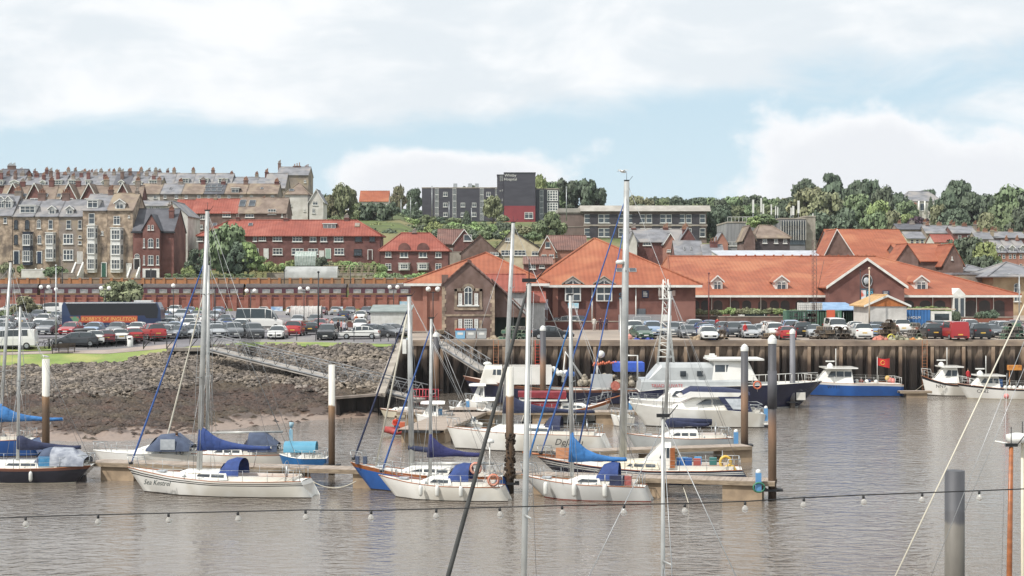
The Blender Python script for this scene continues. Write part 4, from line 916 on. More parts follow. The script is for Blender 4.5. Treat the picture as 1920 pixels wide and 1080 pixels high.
# round emblem, signs
cz = zg(526.5, 232.); em = MB().tube([(ax, -4.16, cz), (ax, -4.01, cz)], .72, 20).ob('round_emblem', BLACK, g)
e2 = MB()
for k in range(24):
    q0, q1 = 2*pi*k/24, 2*pi*(k+1)/24; e2.tube([(ax+.74*cos(q0), -4.14, cz+.95*sin(q0)), (ax+.74*cos(q1), -4.14, cz+.95*sin(q1))], .05, 4)
e2.ball((ax-.1, -4.2, cz), .42, 10, 6, 0, (1, .3, 1.2)).tube([(ax-.3, -4.26, cz-.6), (ax+.35, -4.26, cz+.5)], .05, 5)
e2.ob('emblem_ring', pm('#aab0b4', name='emblem_grey'), em)
TEAL = pm('#4fb0cf', name='logo_blue', rough=.4); NV = pm('#2c2f4d', name='navy_sign', rough=.4)
bn = MB().bx(ax-.95, -4.12, zg(575, 232.), ax+.9, -4.01, zg(541, 232.)).ob('banner', mk('dark_teal_banner', '#3f5560', rough=.5), g)
MB().bx(ax-.85, -4.16, zg(568, 232.), ax-.15, -4.13, zg(544, 232.)).ob('banner_picture', mk('banner_print', '#c8d4da', '#c4573e', sc=1.2, rough=.5, det=1), bn)
text('co', .9, TEAL, bn, (ax+.42, -4.14, zg(548, 232.)), name='logo_lettering'); text('op', .9, TEAL, bn, (ax+.42, -4.14, zg(556, 232.)), name='logo_lettering')
x1_ = (1649-S.xm)*s; sb = MB().bx(x1_-.48, -4.12, zg(556, 232.), x1_+.48, -4.01, zg(545, 232.)).ob('sign_board', NV, g)
for k in range(3): MB().bx(x1_-.36, -4.15, zg(548+k*2.6, 232.), x1_+.3-.1*k, -4.13, zg(547+k*2.6, 232.)).ob('sign_text_line', WHT, sb)
# arcade openings: flat panels, recess shade put into their colour, brick piers, downpipes
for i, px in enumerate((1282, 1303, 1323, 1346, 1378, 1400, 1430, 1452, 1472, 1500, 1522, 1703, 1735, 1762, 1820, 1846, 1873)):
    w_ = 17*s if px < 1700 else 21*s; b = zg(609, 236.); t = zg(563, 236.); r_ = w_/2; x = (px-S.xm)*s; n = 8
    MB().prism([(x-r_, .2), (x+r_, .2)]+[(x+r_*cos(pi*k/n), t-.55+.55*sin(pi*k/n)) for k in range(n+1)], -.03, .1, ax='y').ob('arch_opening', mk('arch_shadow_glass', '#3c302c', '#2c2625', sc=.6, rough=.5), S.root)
for px in (1294, 1334, 1369, 1426, 1514, 1690, 1748, 1830, 1862): MB().tube([((px-S.xm)*s, -.25, .1), ((px-S.xm)*s, -.25, S.he-.2), ((px-S.xm)*s, -.75, S.he)], .07, 5).ob('downpipe', WHT, S.root)
# tall narrow gabled window
x = (1795-S.xm)*s; tb = MB().prism([(x-.9, 0), (x+.9, 0), (x+.9, S.he+.1), (x, S.he+1.0), (x-.9, S.he+.1)], -1.0, 3, ax='y').ob('tall_window_bay', WHT, S.root)
for k in (-1, 1): add_window(tb, x+k*.42, 2.2, .72, 3.6, 'plain', y=-1.0)
# right front wing and link roofs
A = house('supermarket_wing', 'square brick wing with a pyramid orange roof left of the long supermarket', 'supermarket', 214, 1000, 1304, 618, 534, 448, 26, 'hip', BRICK, TILE, ext=2, hipi=(8.7, 12.6), oh=.8, fascia=WHT, wins=())
A.dp = 26; s = A.s
for px in (1074, 1132.5):
    d = MB().prism([((px-15-A.xm)*s, A.he-2.2), ((px+15-A.xm)*s, A.he-2.2), ((px+15-A.xm)*s, A.he+.25), ((px-A.xm)*s, A.he+.95), ((px-15-A.xm)*s, A.he+.25)], -.55, 2.5, ax='y').ob('dormer', WHT, A.root)
    x = (px-A.xm)*s
    p = MB()
    for sx in (-1, 1):
        p.prism([(x+sx*.08, A.he-1.1), (x+sx*.9, A.he-1.1), (x+sx*.9, A.he+.1), (x+sx*.08, A.he+.55)], -.58, -.555, ax='y'); p.bx(x+sx*.08, -.58, A.he-2.05, x+sx*.9, -.555, A.he-1.3)
    p.ob('pane', GL, d); q = MB()
    for sx in (-1, 1):
        vs = [(x+sx*1.5, -.85, A.he+.05), (x+sx*1.5, 4, A.he+.05), (x, 4, A.he+1.05), (x, -.85, A.he+1.05)]; vs += [(a, b, c+.15) for a, b, c in vs]
        q.add(vs, [(0, 1, 2, 3), (4, 5, 6, 7), (0, 1, 5, 4), (1, 2, 6, 5), (2, 3, 7, 6), (3, 0, 4, 7)])
    q.ob('dormer_roof', CONC, d)
slope_box(A, 1161, 511, 12, 7); slope_box(A, 1186, 511, 14, 7)
for px in (1110, 1192): MB().tube([((px-A.xm)*s, -.3, 0), ((px-A.xm)*s, -.3, A.he-.2)], .09, 5).ob('downpipe', WHT, A.root)
for px in (1041,): MB().bx((px-5-A.xm)*s, -.35, -1, (px+5-A.xm)*s, -.003, A.he-.2).ob('brick_pier', BRICKO, A.root)
x = (1250-A.xm)*s; MB().bx(x-1.15, -.12, A.he-1.5, x+1.15, -.004, A.he-.75).ob('sign_board', pm('#b9a49b', name='pale_sign'), A.root)
x = (1210-A.xm)*s; sb = MB().bx(x-.46, -.12, A.he-1.75, x+.46, -.004, A.he-.75).ob('sign_board', NV, A.root)
for k in range(4): MB().bx(x-.3, -.15, A.he-1.02-k*.18, x+.25-.12*(k == 0), -.13, A.he-.92-k*.18).ob('sign_text_line', WHT, sb)
x = (1166-A.xm)*s; text('co', .8, TEAL, A.root, (x, -.03, A.he-1.2), name='logo_lettering'); text('op', .8, TEAL, A.root, (x, -.03, A.he-1.75), name='logo_lettering')
x = (1202-A.xm)*s; MB().bx(x-.6, -.1, .3, x+.6, -.004, 2.8).ob('service_door', pm('#5b6168', name='grey_door'), A.root)
B = house('supermarket_wing', 'left brick wing with orange hipped roof rising behind the small quay building', 'supermarket', 199, 770, 1018, 623, 531, 474, 22, 'hip', BRICKO, TILE, ext=2, hipi=(9.4, 7.5), oh=.8, fascia=WHT)
for px in (797, 828, 1005): MB().bx((px-4-B.xm)*B.s, -.3, -1, (px+4-B.xm)*B.s, -.003, B.he-.15).ob('brick_pier', BRICKO, B.root)
C_ = house('link_building', 'pale boarded link with red pantiled roof right of the small quay building', 'building', 186, 912, 984, 632, 546, 517, 8, 'gable', mk('pale_boards', '#b9b9b8', '#a5a5a4', sc=1, rough=.6, st=(5, 1, 1)), TILER, ext=1)
house('link_building', 'low pavilion with a shallow red roof between the quay building and the wing', 'building', 190, 982, 1022, 628, 566, 550, 6, 'gable', mk('pale_boards', '#b9b9b8'), TILER, ext=1)
# chandlery by the quay
K = house('quay_building', 'brown brick quayside building with steep gable, stone quoins and arched window', 'building', 174, 829, 927, 638, 534, 491, 10, 'front', BRICKB, TILEB, ext=.3, oh=.12, fm=WHT,
    wins=[(878, 555, 15, 34, 'arch'), (863, 561, 7, 22, 'grid'), (893, 561, 7, 22, 'grid'), (863, 608, 7, 20, 'grid'), (878, 608, 16, 20, 'grid'), (893, 608, 7, 20, 'grid')])
s = K.s; quoin_part(K, STONE, .45); x = (878-K.xm)*s; zc = (638-558)*s; q = MB()
for (x0, x1, z0, z1) in ((-1.55, 1.55, -1.35, -1.02), (-1.5, -1.22, -1.02, .95), (1.22, 1.5, -1.02, .95), (-1.5, -.62, .68, 1.0), (.62, 1.5, .68, 1.0)): q.bx(x+x0, -.09, zc+z0, x+x1, -.003, zc+z1)
n = 10
for i in range(n):
    q0, q1 = pi*i/n, pi*(i+1)/n; q.prism([(x+.5*cos(q0), zc+.75+.5*sin(q0)), (x+.78*cos(q0), zc+.75+.78*sin(q0)), (x+.78*cos(q1), zc+.75+.78*sin(q1)), (x+.5*cos(q1), zc+.75+.5*sin(q1))], -.09, -.003)
q.bx(-K.W/2+.3, -.07, (638-593)*s, K.W/2-.3, -.003, (638-589)*s); q.bx(x-1.5, -.08, 0.9, x-1.2, -.003, 2.2); q.bx(x+1.2, -.08, .9, x+1.5, -.003, 2.2)
q.ob('stone_dressing', STONE, K.root)
MB().bx(-K.W/2-.1, 1, K.he-.2, -K.W/2+.6, 1.8, K.he+1.1).ob('chimney', BRICKB, K.root)
# catslide side roof to the right
zt, zb2 = K.he+.55, (638-590)*s
L_ = thing('lean_to', 'open-fronted lean-to with long brown roof on the right side of quayside building', 'lean-to', (K.root.location.x+K.W/2, 175, K.zb))
wd = 62*s
mb = MB(); vs = [(-.35, -.6, zt), (-.35, 8, zt), (wd+.3, 8, zb2-.2), (wd+.3, -.6, zb2-.2)]; vs += [(a, b, c+.14) for a, b, c in vs]
mb.add(vs, [(0, 1, 2, 3), (4, 5, 6, 7), (0, 1, 5, 4), (1, 2, 6, 5), (2, 3, 7, 6), (3, 0, 4, 7)]).ob('roof', TILEB, L_)
MB().prism([(.01, zb2-.3), (wd, zb2-.3), (wd, zb2-.25), (.01, zt-.2)], 0, .25, ax='y').ob('gable_wall', BRICKB, L_)
MB().bx(.01, 3, 0, wd, 3.2, zb2-.3).ob('back_wall', mk('dark_green_boards', '#3b4a44', '#303d38', sc=.8), L_); MB().bx(wd-.2, 0, 0, wd, .2, zb2-.3).ob('post', WOOD, L_)
MB().bx(.6, -.02, .1, 2.1, 2.5, .2).ob('floor', CONC, L_)
# portable white cabin
p = P(720, 625, 188); pc = thing('site_cabin', 'white corrugated cabin with grey roof at the right end of the car park', 'cabin', (P(732, 600, 190).x, 190, ground_z(0.0-14, 190)))
mb = MB(); a = 2.35
for k in range(24): mb.bx(-a+k*.196, 0, 0, -a+k*.196+.16, .06, 2.5)
mb.bx(-a, .06, 0, a, 5, 2.5); mb.ob('wall', WHT, pc); MB().add([(-a-.15, -.2, 2.5), (a+.15, -.2, 2.5), (a+.15, 5.2, 3.2), (-a-.15, 5.2, 3.2), (-a-.15, -.2, 2.65), (a+.15, -.2, 2.65), (a+.15, 5.2, 3.35), (-a-.15, 5.2, 3.35)], [(0, 1, 2, 3), (4, 5, 6, 7), (0, 1, 5, 4), (1, 2, 6, 5), (2, 3, 7, 6), (3, 0, 4, 7)]).ob('roof', mk('grey_sheet_roof', '#8b9492', '#7b8482', sc=.8), pc)
# kiosk
KK = house('kiosk', 'timber gabled kiosk with tan shingle roof in front of the supermarket gable', 'kiosk', 192, 1627, 1700, 622, 572, 556, 8, 'front', mk('kiosk_white', '#c9c6c1', '#b5b2ad', sc=1), mk('tan_shingle', '#bd9a6b', '#a8875b', sc=1.2, rough=.9), ext=.5, oh=.5, fascia=WHT)
MB().prism([(-KK.W/2, KK.he-.15), (KK.W/2, KK.he-.15), (KK.W/2, KK.he), (0, KK.hr-.1), (-KK.W/2, KK.he)], -.12, -.004).ob('timber_cladding', mk('orange_timber', '#b46f3d', '#9b5c30', sc=1.5, st=(7, 1, .5)), KK.root)
# ---- railway wall, train, street wall
rw = thing('railway_wall', 'long red brick railway wall with buttress piers behind the car park', 'wall', (-60, 304.9, 6))
MB().bx(-190, 0, -1.5, 41, .5, 2.6).ob('wall', BRICKW, rw)
MB().bx(-190, -.12, 2.6, 41, .6, 2.78).ob('coping', mk('wall_coping', '#a8664c', '#8f5440', sc=.5), rw)
mb = MB().bx(-.4, -.35, -1.5, .4, -.125, 3.0); mb.bx(-.45, -.4, 3.0, .45, -.125, 3.2); me = mb.mesh('pier', BRICKW)
for k in range(66): mkob('pier', me, rw, (-105+k*2.2, 0, 0))
tr = 'maroon carriages standing behind the brick wall'
def carriage(xc):
    t = thing('railway_carriage', None, 'railway carriage', (xc, 311, 7.6), 0, tr); auto(t, 'maroon railway carriage with dark curved roof', 'behind the brick wall')
    L = 19.4; b = MB().bx(-L/2, 0, .9, L/2, 2.8, 3.05); b.ob('body', mk('maroon_paint', '#5b3540', '#4c2b35', sc=.5, rough=.4), t)
    sec = [[(x, 1.4-1.5*cos(pi*i/8), 3.05+.75*sin(pi*i/8)) for i in range(9)] for x in (-L/2-.1, L/2+.1)]
    MB().loft(sec).ob('roof', mk('carriage_roof', '#57504f', '#484242', sc=.6, rough=.8), t)
    MB().bx(-L/2, .1, .2, L/2, 2.7, .899).ob('underframe', DARK, t)
    w_ = MB().bx(-.75, -.05, -.4, .75, -.01, .4).mesh('window', [mk('carriage_window', (.16, .17, .18), (.4, .38, .38), sc=1.1, rough=.15)])
    for k in range(8): mkob('window', w_, t, (-L/2+1.6+k*2.3, 0, 2.35))
    MB().bx(-L/2, -.03, 1.75, L/2, -.003, 1.85).ob('lining', pm('#b79a62', name='cream_line'), t)
for k in range(7): carriage(-122+k*20)
lc = thing('locomotive', 'black steam locomotive at the right end of the maroon train', 'locomotive', (15.5, 311, 7.6))
mb = MB().tube([(-4.5, 1.4, 2.2), (2.5, 1.4, 2.2)], .85, 12).tube([(1.8, 1.4, 3), (1.8, 1.4, 3.7)], .22, 8); mb.bx(-7, .1, .9, -4.5, 2.7, 3.7); mb.bx(-5, .3, .5, 3.2, 2.5, 1.2); mb.ob('boiler_and_cab', BLACK, lc)
wm = MB()
for k in range(4): wm.tube([(-4+k*1.9, .1, .6), (-4+k*1.9, .3, .6)], .62, 14)
wm.ob('wheels', DARK, lc)
sw = thing('street_wall', 'weathered orange brick retaining wall between the railway and the terrace street', 'wall', (-60, 320.1, 7))
MB().bx(-190, 0, -1, 44, .45, 5.35).ob('wall', mk('street_wall_brick', '#b07a52', '#9a6848', sc=.35, rough=.95, c3='#8b7660', sc3=.12), sw); MB().bx(-190, -.1, 5.35, 44, .55, 5.6).ob('coping', STONE2, sw)
mm = MB().bx(-.25, -.18, -1, .25, -.003, 5.55).mesh('pier', mk('street_wall_brick', '#b07a52'))
for k in range(50): mkob('pier', mm, sw, (-60+k*2.1, 0, 0))
def garden_wall(x0, x1, Y, zt, zb, m, label, name='garden_wall'):
    s = Y/F; t = thing(name, label, 'wall', (((x0+x1)/2-960)*s, Y, zb)); a = (x1-x0)*s/2
    MB().bx(-a, 0, -1.5, a, .35, zt).ob('wall', m, t); MB().bx(-a-.05, -.06, zt, a+.05, .41, zt+.12).ob('coping', WHT if m is RENDER else CONC, t)
garden_wall(-40, 18, 322.5, 1.6, 12.3, STONE2, 'low stone garden wall below the left end of terrace')
garden_wall(40, 84, 322.8, 1.9, 12.3, RENDER, 'whitish garden wall in front of the dark bay windows')
garden_wall(92, 140, 322.6, 1.2, 12.3, STONE2, 'stone garden wall under the hedge before the steps')
garden_wall(1215, 1345, 218, 1.5, 5.5, BRICKB, 'brown wall with planting in front of the arcade')
garden_wall(1348, 1560, 214, 1.5, 5.5, BRICKB, 'long overgrown wall between car rows and the supermarket arcade')
garden_wall(1718, 1900, 206, 1.7, 5.4, mk('soft_brick', '#95604f', '#845243', sc=.5), 'plain red brick boundary wall at the right of the quay car park')
garden_wall(1006, 1160, 204, 1.2, 5.4, BRICK, 'low red brick wall beside the people near the fence')
garden_wall(560, 760, 215, .9, 5.5, BRICK, 'low red brick wall crossing the car park before the cabin')
garden_wall(500, 700, 335, 1.0, 12.6, CONC, 'concrete garden terrace wall below the long red terrace')
garden_wall(842, 905, 360, 1.5, 17, CONC, 'grey retaining wall by the brown gables')
# grey palisade fence
pf = thing('palisade_fence', 'grey corrugated steel fence right of the central tall mast', 'fence', (P(1160, 600, 196).x, 196, QZ))
mb = MB()
for k in range(42): mb.bx((k*.14), 0, 0, k*.14+.1, .06, 2.3)
mb.bx(0, .06, 1.8, 5.9, .12, 1.9).bx(0, .06, .5, 5.9, .12, .6).ob('panels', pm('#9b9fa3', name='fence_grey'), pf)
# greenhouse, garden structures, netted sheds
gh = thing('greenhouse', 'glass greenhouse on the allotment below the long red terrace', 'greenhouse', (P(572, 480, 338).x, 338, 15.2))
mb = MB().prism([(0, 0), (3, 0), (3, 2), (1.5, 3.0), (0, 2)], -2.2, 2.2, ax='x'); mb.ob('glazing', mk('greenhouse_glass', '#a9b4ae', '#8d9a92', sc=1.5, rough=.2), gh)
fr = MB()
for k in range(9): x = -2.2+k*.55; fr.tube([(x, -.02, 0), (x, -.02, 2), (x, 1.5, 3.02)], .03, 4)
fr.tube([(-2.2, 1.5, 3.03), (2.2, 1.5, 3.03)], .04, 4); fr.ob('frame', WHT, gh)
pt = thing('polytunnel', 'long grey curved-roof shelter beside the railway street wall', 'shelter', (P(583, 520, 323).x, 323, 12.3))
sec = [[(x, 2-2*cos(pi*i/8), 2.6*sin(pi*i/8)**.7) for i in range(9)] for x in (-5.3, -3, 0, 3, 5.3)]
MB().loft(sec).ob('cover', mk('grey_cover', '#a7a9a7', '#8f918f', sc=.5, rough=.6), pt); MB().bx(-5.3, .2, 0, -5.2, 3.8, 2).bx(5.2, .2, 0, 5.3, 3.8, 2).ob('end_panel', WHT, pt)
fg = thing('fruit_cage', 'netted timber-framed garden plot behind the street wall', 'garden frame', (P(648, 520, 324).x, 324, 12.3))
mb = MB()
for i in range(9):
    for j in range(3): mb.tube([(-5+i*1.35, j*2, 0), (-5+i*1.35, j*2, 1.8+j*.5)], .05, 4)
for j in range(3): mb.tube([(-5, j*2, 1.8+j*.5), (5.8, j*2, 1.8+j*.5)], .05, 4)
for i in range(9): mb.tube([(-5+i*1.35, 0, 1.8), (-5+i*1.35, 4, 2.8)], .04, 4)
mb.ob('frame', WOOD, fg); MB().bx(-5, .1, 0, 5.8, 4, .7).ob('planting_bed', mk('bed', '#8f8672', '#6b6a4c', sc=1.5), fg)
# ---------------------------------------------------------------- vegetation
LEAFM = [mk('leaf_mid', '#76835f', '#5c6a4d', sc=.35, rough=.75, island=.2, rnd=.16), mk('leaf_dark', '#5f6b57', '#4b5848', sc=.35, rough=.75, island=.38, rnd=.12),
         mk('leaf_olive', '#828363', '#696d52', sc=.35, rough=.75, island=.35, rnd=.12), mk('leaf_bright', '#8b9b66', '#748755', sc=.35, rough=.75, island=.35, rnd=.12), mk('leaf_purple', '#4d3b45', '#3c2e38', sc=.35, rough=.75, island=.3)]
def crown_mesh(seed, kind, n=2300):
    """unit crown: radius 1 wide, height 0..1, of leaf-sized faces gathered in clumps"""
    r = random.Random(seed); vs = []; fs = []; cl = []
    if kind == 'round':
        for i in range(34):
            a = r.uniform(0, 2*pi); zz = r.uniform(.12, .93); rr = sqrt(max(0, 1-((zz-.48)/.52)**2))*r.uniform(.35, .92)
            cl.append((rr*.85*cos(a), rr*.85*sin(a), zz*.92, r.uniform(.17, .30), 1.0))
    elif kind == 'cedar':
        for i in range(11):
            zz = .25+.72*i/10; rad = 1.0-.75*((i/10)**1.6)
            for k in range(5): a = r.uniform(0, 2*pi); q = rad*r.uniform(.3, .85); cl.append((q*cos(a), q*sin(a), zz+r.uniform(-.03, .03), r.uniform(.16, .28), .32))
    elif kind == 'cone':
        for i in range(26): zz = i/26; rad = .85*(1-zz)**.8+.05; a = i*2.4; cl.append((rad*.6*cos(a), rad*.6*sin(a), .06+zz*.9, .16+.22*(1-zz), .7))
    elif kind == 'bush':
        for i in range(26): a = r.uniform(0, 2*pi); q = sqrt(r.random())*.78; cl.append((q*cos(a), q*sin(a), .2+.5*(1-q*q)*r.random(), r.uniform(.2, .33), 1.1))
    elif kind == 'hedge':
        for i in range(60): cl.append((r.uniform(-.94, .94), r.uniform(-.9, .9), r.uniform(.15, .85), .14, 3.0))
    ls = {'round': .055, 'cedar': .06, 'cone': .06, 'bush': .06, 'hedge': .05}[kind]
    per = n//len(cl)
    for (cx, cy, cz, cr, fl) in cl:
        for k in range(per):
            d = Vector((r.gauss(0, 1), r.gauss(0, 1), r.gauss(0, 1))).normalized(); q = cr*r.uniform(.55, 1.08)
            p = Vector((cx+d.x*q, cy+d.y*q, cz+d.z*q*.62*min(fl, 1.15)))
            nrm = (d+Vector((r.uniform(-.9, .9), r.uniform(-.9, .9), r.uniform(-.3, 1)))).normalized()
            t = nrm.orthogonal().normalized(); t.rotate(Matrix.Rotation(r.uniform(0, 6.3), 3, nrm)); b = nrm.cross(t); s = ls*r.uniform(.6, 1.5)
            o = len(vs); vs += [p-t*s-b*s*.7, p+t*s-b*s*.6, p+t*s*.7+b*s, p-t*s*.8+b*s*.8]; fs.append((o, o+1, o+2, o+3))
    m = MB(); m.add(vs, fs); return m
def trunk_mesh(kind):
    r = random.Random(9); mb = MB(); mb.tube([(0, 0, -.25), (.02, 0, .15), (-.02, .02, .5), (.02, 0, .85)], [.075, .055, .04, .015], 7)
    for k in range(7):
        a = k*2.4; z = .2+k*.08; mb.tube([(0, 0, z), (.28*cos(a), .28*sin(a), z+.13), (.55*cos(a), .55*sin(a), z+.2)], [.03, .02, .008], 5)
    return mb.mesh('trunk', BARK)
CR = {}
for kd, seeds in (('round', (1, 2, 3, 4)), ('cedar', (5, 6)), ('cone', (7,)), ('bush', (8, 9, 10)), ('hedge', (11,))):
    for sdd in seeds:
        cm = crown_mesh(sdd, kd, 3400 if kd == 'round' else 2400)
        for mi, lm in enumerate(LEAFM): CR.setdefault((kd, mi), []).append(cm.mesh('crown', lm, fix=False))
TRK = trunk_mesh('t')
TR = random.Random(77)
KN = {'round': 'tree', 'cedar': 'cedar_tree', 'cone': 'conifer', 'bush': 'bush', 'hedge': 'hedge'}
CN = ['green', 'dark green', 'olive', 'bright green', 'purple']
def plant(px, pt, pb, wpx, Y, kind='round', c=0, where='', group=None, label=None):
    s = Y/F; base = P(px, pb, Y); h = (pb-pt)*s; w_ = wpx*s/2
    g = ground_z(base.x, Y)
    t = thing(KN[kind], label, KN[kind].split('_')[-1] if kind != 'cone' else 'tree', (base.x, Y, min(base.z, max(g, base.z-3))), TR.uniform(0, 6.3) if kind != 'hedge' else 0, group or ('trees and bushes '+where))
    if not label:
        auto(t, CN[c]+' '+{'round': 'round-headed tree', 'cedar': 'flat-layered cedar', 'cone': 'pointed conifer', 'bush': 'leafy bush', 'hedge': 'clipped hedge'}[kind], where)
    cr = mkob('crown', TR.choice(CR[(kind, c)]), t, (0, 0, base.z-t.location.z+(0 if kind in ('bush', 'hedge') else h*.10))); cr.scale = (w_*1.18, w_*(1.1 if kind != 'hedge' else .25), h*(1.0 if kind in ('bush', 'hedge') else .92))
    if kind in ('hedge',): cr.scale = (w_, .6, h)
    if kind != 'hedge':
        k = mkob('trunk', TRK, t, (0, 0, 0)); k.scale = (h*.55, h*.55, h*.8)
    return t
# (px, top, bottom, width)
for a in ((645, 346, 420, 52, 'round', 2), (622, 366, 418, 40, 'round', 2), (700, 378, 440, 66, 'round', 1), (672, 380, 425, 44, 'round', 0), (735, 372, 405, 30, 'bush', 1), (603, 370, 412, 26, 'bush', 3)):
    plant(a[0], a[1], a[2], a[3], 440, a[4], a[5], 'on the hillside behind the long red terrace')
for i, (px, pt) in enumerate(((596, 356), (612, 352), (655, 352), (748, 350))): plant(px, pt, 396, 30, 560, 'bush' if i < 2 else 'round', (0, 1, 2, 2)[i], 'on the skyline beside the white villa')
plant(751, 347, 402, 12, 500, 'cone', 2, label='thin sparse conifer on the skyline left of the hospital')
for a in ((776, 354, 404, 34, 545, 'round', 1), (925, 367, 412, 36, 500, 'round', 2), (945, 398, 416, 26, 480, 'bush', 2), (875, 396, 428, 22, 440, 'cone', 1)):
    plant(a[0], a[1], a[2], a[3], a[4], a[5], a[6], 'close in front of the hospital')
BS = random.Random(5)
for a in ((760, 384, 412, 40, 500, 'bush', 1), (745, 392, 418, 34, 470, 'bush', 0), (782, 388, 416, 34, 490, 'bush', 1), (800, 398, 422, 40, 470, 'bush', 0), (770, 402, 426, 40, 450, 'bush', 3), (722, 392, 420, 36, 470, 'round', 1), (825, 402, 424, 40, 480, 'bush', 1), (850, 402, 424, 36, 480, 'bush', 0), (632, 400, 424, 40, 430, 'bush', 0), (755, 414, 436, 44, 430, 'bush', 1), (785, 412, 436, 44, 430, 'bush', 0), (725, 410, 436, 44, 430, 'bush', 0), (1000, 430, 452, 36, 410, 'bush', 0), (980, 416, 440, 36, 430, 'bush', 2)):
    plant(a[0], a[1], a[2], a[3], a[4], a[5], a[6], 'on the slope left of the hospital')
x = 655
while x < 965:
    wd = BS.uniform(30, 48); top = 412+BS.uniform(-8, 4)+(6 if x < 720 else 0); plant(x, top, top+32, wd, BS.uniform(415, 445), 'bush', BS.choice((0, 3, 0, 1, 3)), 'in the green belt below the hospital'); x += wd*.42
x = 690
while x < 960:
    plant(x, 424+BS.uniform(-3, 4), 450, BS.uniform(34, 50), 400, 'bush', BS.choice((0, 1, 3)), 'in the lower green belt below the hospital'); x += 22
# behind hospital and central hill
for a in ((1012, 330, 400, 40, 'round', 3), (1035, 344, 404, 40, 'round', 0), (1062, 336, 405, 56, 'round', 1), (1095, 336, 410, 62, 'round', 1), (1118, 350, 410, 42, 'round', 1), (1045, 362, 410, 44, 'round', 0)):
    plant(a[0], a[1]-2, a[2], a[3], 590, a[4], a[5], 'behind the hospital')
for a in ((866, 345, 366, 30), (884, 343, 366, 34), (900, 346, 366, 22)): plant(a[0], a[1], a[2], a[3], 640, 'bush', 1, 'above the hospital roof')
plant(1032, 398, 452, 58, 425, 'round', 0, label='broad green tree left of the blank brown wing')
plant(1012, 404, 448, 36, 430, 'bush', 0, 'beside the pale bank below the tower')
x = 1190
while x < 1480:
    wd = BS.uniform(32, 50); top = 371+BS.uniform(-5, 5)-(4 if x > 1400 else 0); plant(x, top, top+44, wd, BS.uniform(590, 640), 'round', BS.choice((1, 1, 0, 2)), 'along the skyline behind the brown block'); x += wd*.5
x = 1200
while x < 1450:
    plant(x, 384+BS.uniform(-3, 3), 420, 44, 560, 'round', BS.choice((1, 0)), 'in the second rank behind the brown block'); x += 26
for a in ((1345, 386, 450, 50, 440, 1), (1328, 390, 448, 36, 450, 2), (1435, 402, 425, 50, 380, 0), (1420, 405, 430, 40, 380, 3)): plant(a[0], a[1], a[2], a[3], a[4], 'round', a[5], 'between the brown block and the aerials')
# right wooded hill
RH = 'on the wooded hill at the right'
for a in ((1508, 340, 410, 60, 600, 'cedar', 1), (1558, 332, 440, 76, 590, 'cedar', 1), (1605, 345, 440, 70, 580, 'cedar', 1), (1630, 338, 430, 60, 580, 'round', 1), (1655, 350, 430, 50, 560, 'round', 1),
          (1520, 352, 430, 90, 540, 'round', 2), (1552, 362, 440, 76, 520, 'round', 2), (1605, 366, 440, 70, 510, 'round', 0), (1648, 376, 452, 60, 500, 'round', 3), (1478, 372, 440, 50, 560, 'round', 1), (1460, 378, 430, 44, 570, 'round', 0),
          (1545, 398, 470, 80, 440, 'round', 1), (1590, 392, 470, 70, 440, 'round', 1), (1640, 398, 470, 64, 450, 'round', 0), (1672, 395, 470, 50, 450, 'round', 2), (1685, 362, 440, 60, 620, 'round', 1), (1700, 378, 430, 50, 600, 'round', 0), (1720, 398, 425, 40, 520, 'bush', 4), (1702, 394, 418, 26, 530, 'bush', 3), (1745, 370, 396, 12, 560, 'cone', 1),
          (1798, 345, 450, 90, 520, 'cedar', 1), (1775, 366, 450, 60, 500, 'cedar', 1), (1820, 366, 452, 70, 510, 'cedar', 1), (1760, 385, 440, 40, 480, 'round', 2), (1790, 392, 450, 60, 470, 'round', 1), (1845, 366, 450, 60, 540, 'round', 1), (1868, 362, 450, 70, 560, 'round', 0), (1905, 350, 450, 90, 550, 'round', 0), (1880, 384, 460, 70, 500, 'round', 0), (1915, 390, 460, 60, 480, 'round', 1), (1850, 400, 460, 50, 480, 'round', 2), (1940, 360, 450, 80, 540, 'round', 1), (1740, 356, 400, 40, 680, 'round', 1)):
    plant(a[0], a[1], a[2], a[3], a[4], a[5], a[6], RH)
for a in ((1818, 446, 515, 64, 330, 1), (1850, 455, 512, 48, 325, 3), (1845, 478, 530, 50, 300, 1), (1790, 450, 500, 40, 350, 1), (1872, 490, 540, 30, 290, 1)): plant(a[0], a[1], a[2], a[3], a[4], 'round', a[5], 'between the orange halls and the brick terrace')
x = 1655
while x < 1940: plant(x, 430+BS.uniform(-4, 4), 462, 40, 440, 'bush', BS.choice((0, 1, 2)), 'between the old town houses'); x += 24
# left: around terrace and red houses
plant(428, 420, 520, 84, 328, 'round', 0, label='large leafy green tree in front of the long red terrace')
plant(465, 458, 520, 66, 326, 'cedar', 3, label='spreading yellowish-green tree right of the large leafy tree')
plant(440, 455, 520, 60, 325, 'round', 1, 'in the gardens below the red terrace'); plant(370, 468, 520, 44, 330, 'round', 1, 'in the gardens below the red terrace'); plant(352, 490, 522, 26, 327, 'bush', 3, 'in the gardens below the red terrace')
plant(603, 482, 520, 28, 329, 'round', 1, label='round dark tree beside the greenhouse')
x = 480
while x < 715: plant(x, 486+BS.uniform(-5, 4), 510, BS.uniform(20, 34), 340, 'bush', BS.choice((0, 2, 3, 3)), 'in the gardens below the red terrace'); x += 13
for x in (716, 740, 765, 790, 812, 700): plant(x, 505+BS.uniform(-3, 5), 535, 44, 326, 'bush', BS.choice((3, 3, 0)), 'below the red semi-detached pair')
for i, (x0, x1) in enumerate(((310, 345), (345, 380), (380, 420), (420, 475))): plant((x0+x1)/2, 512, 525, x1-x0+1, 323, 'hedge', 0, 'above the street wall')
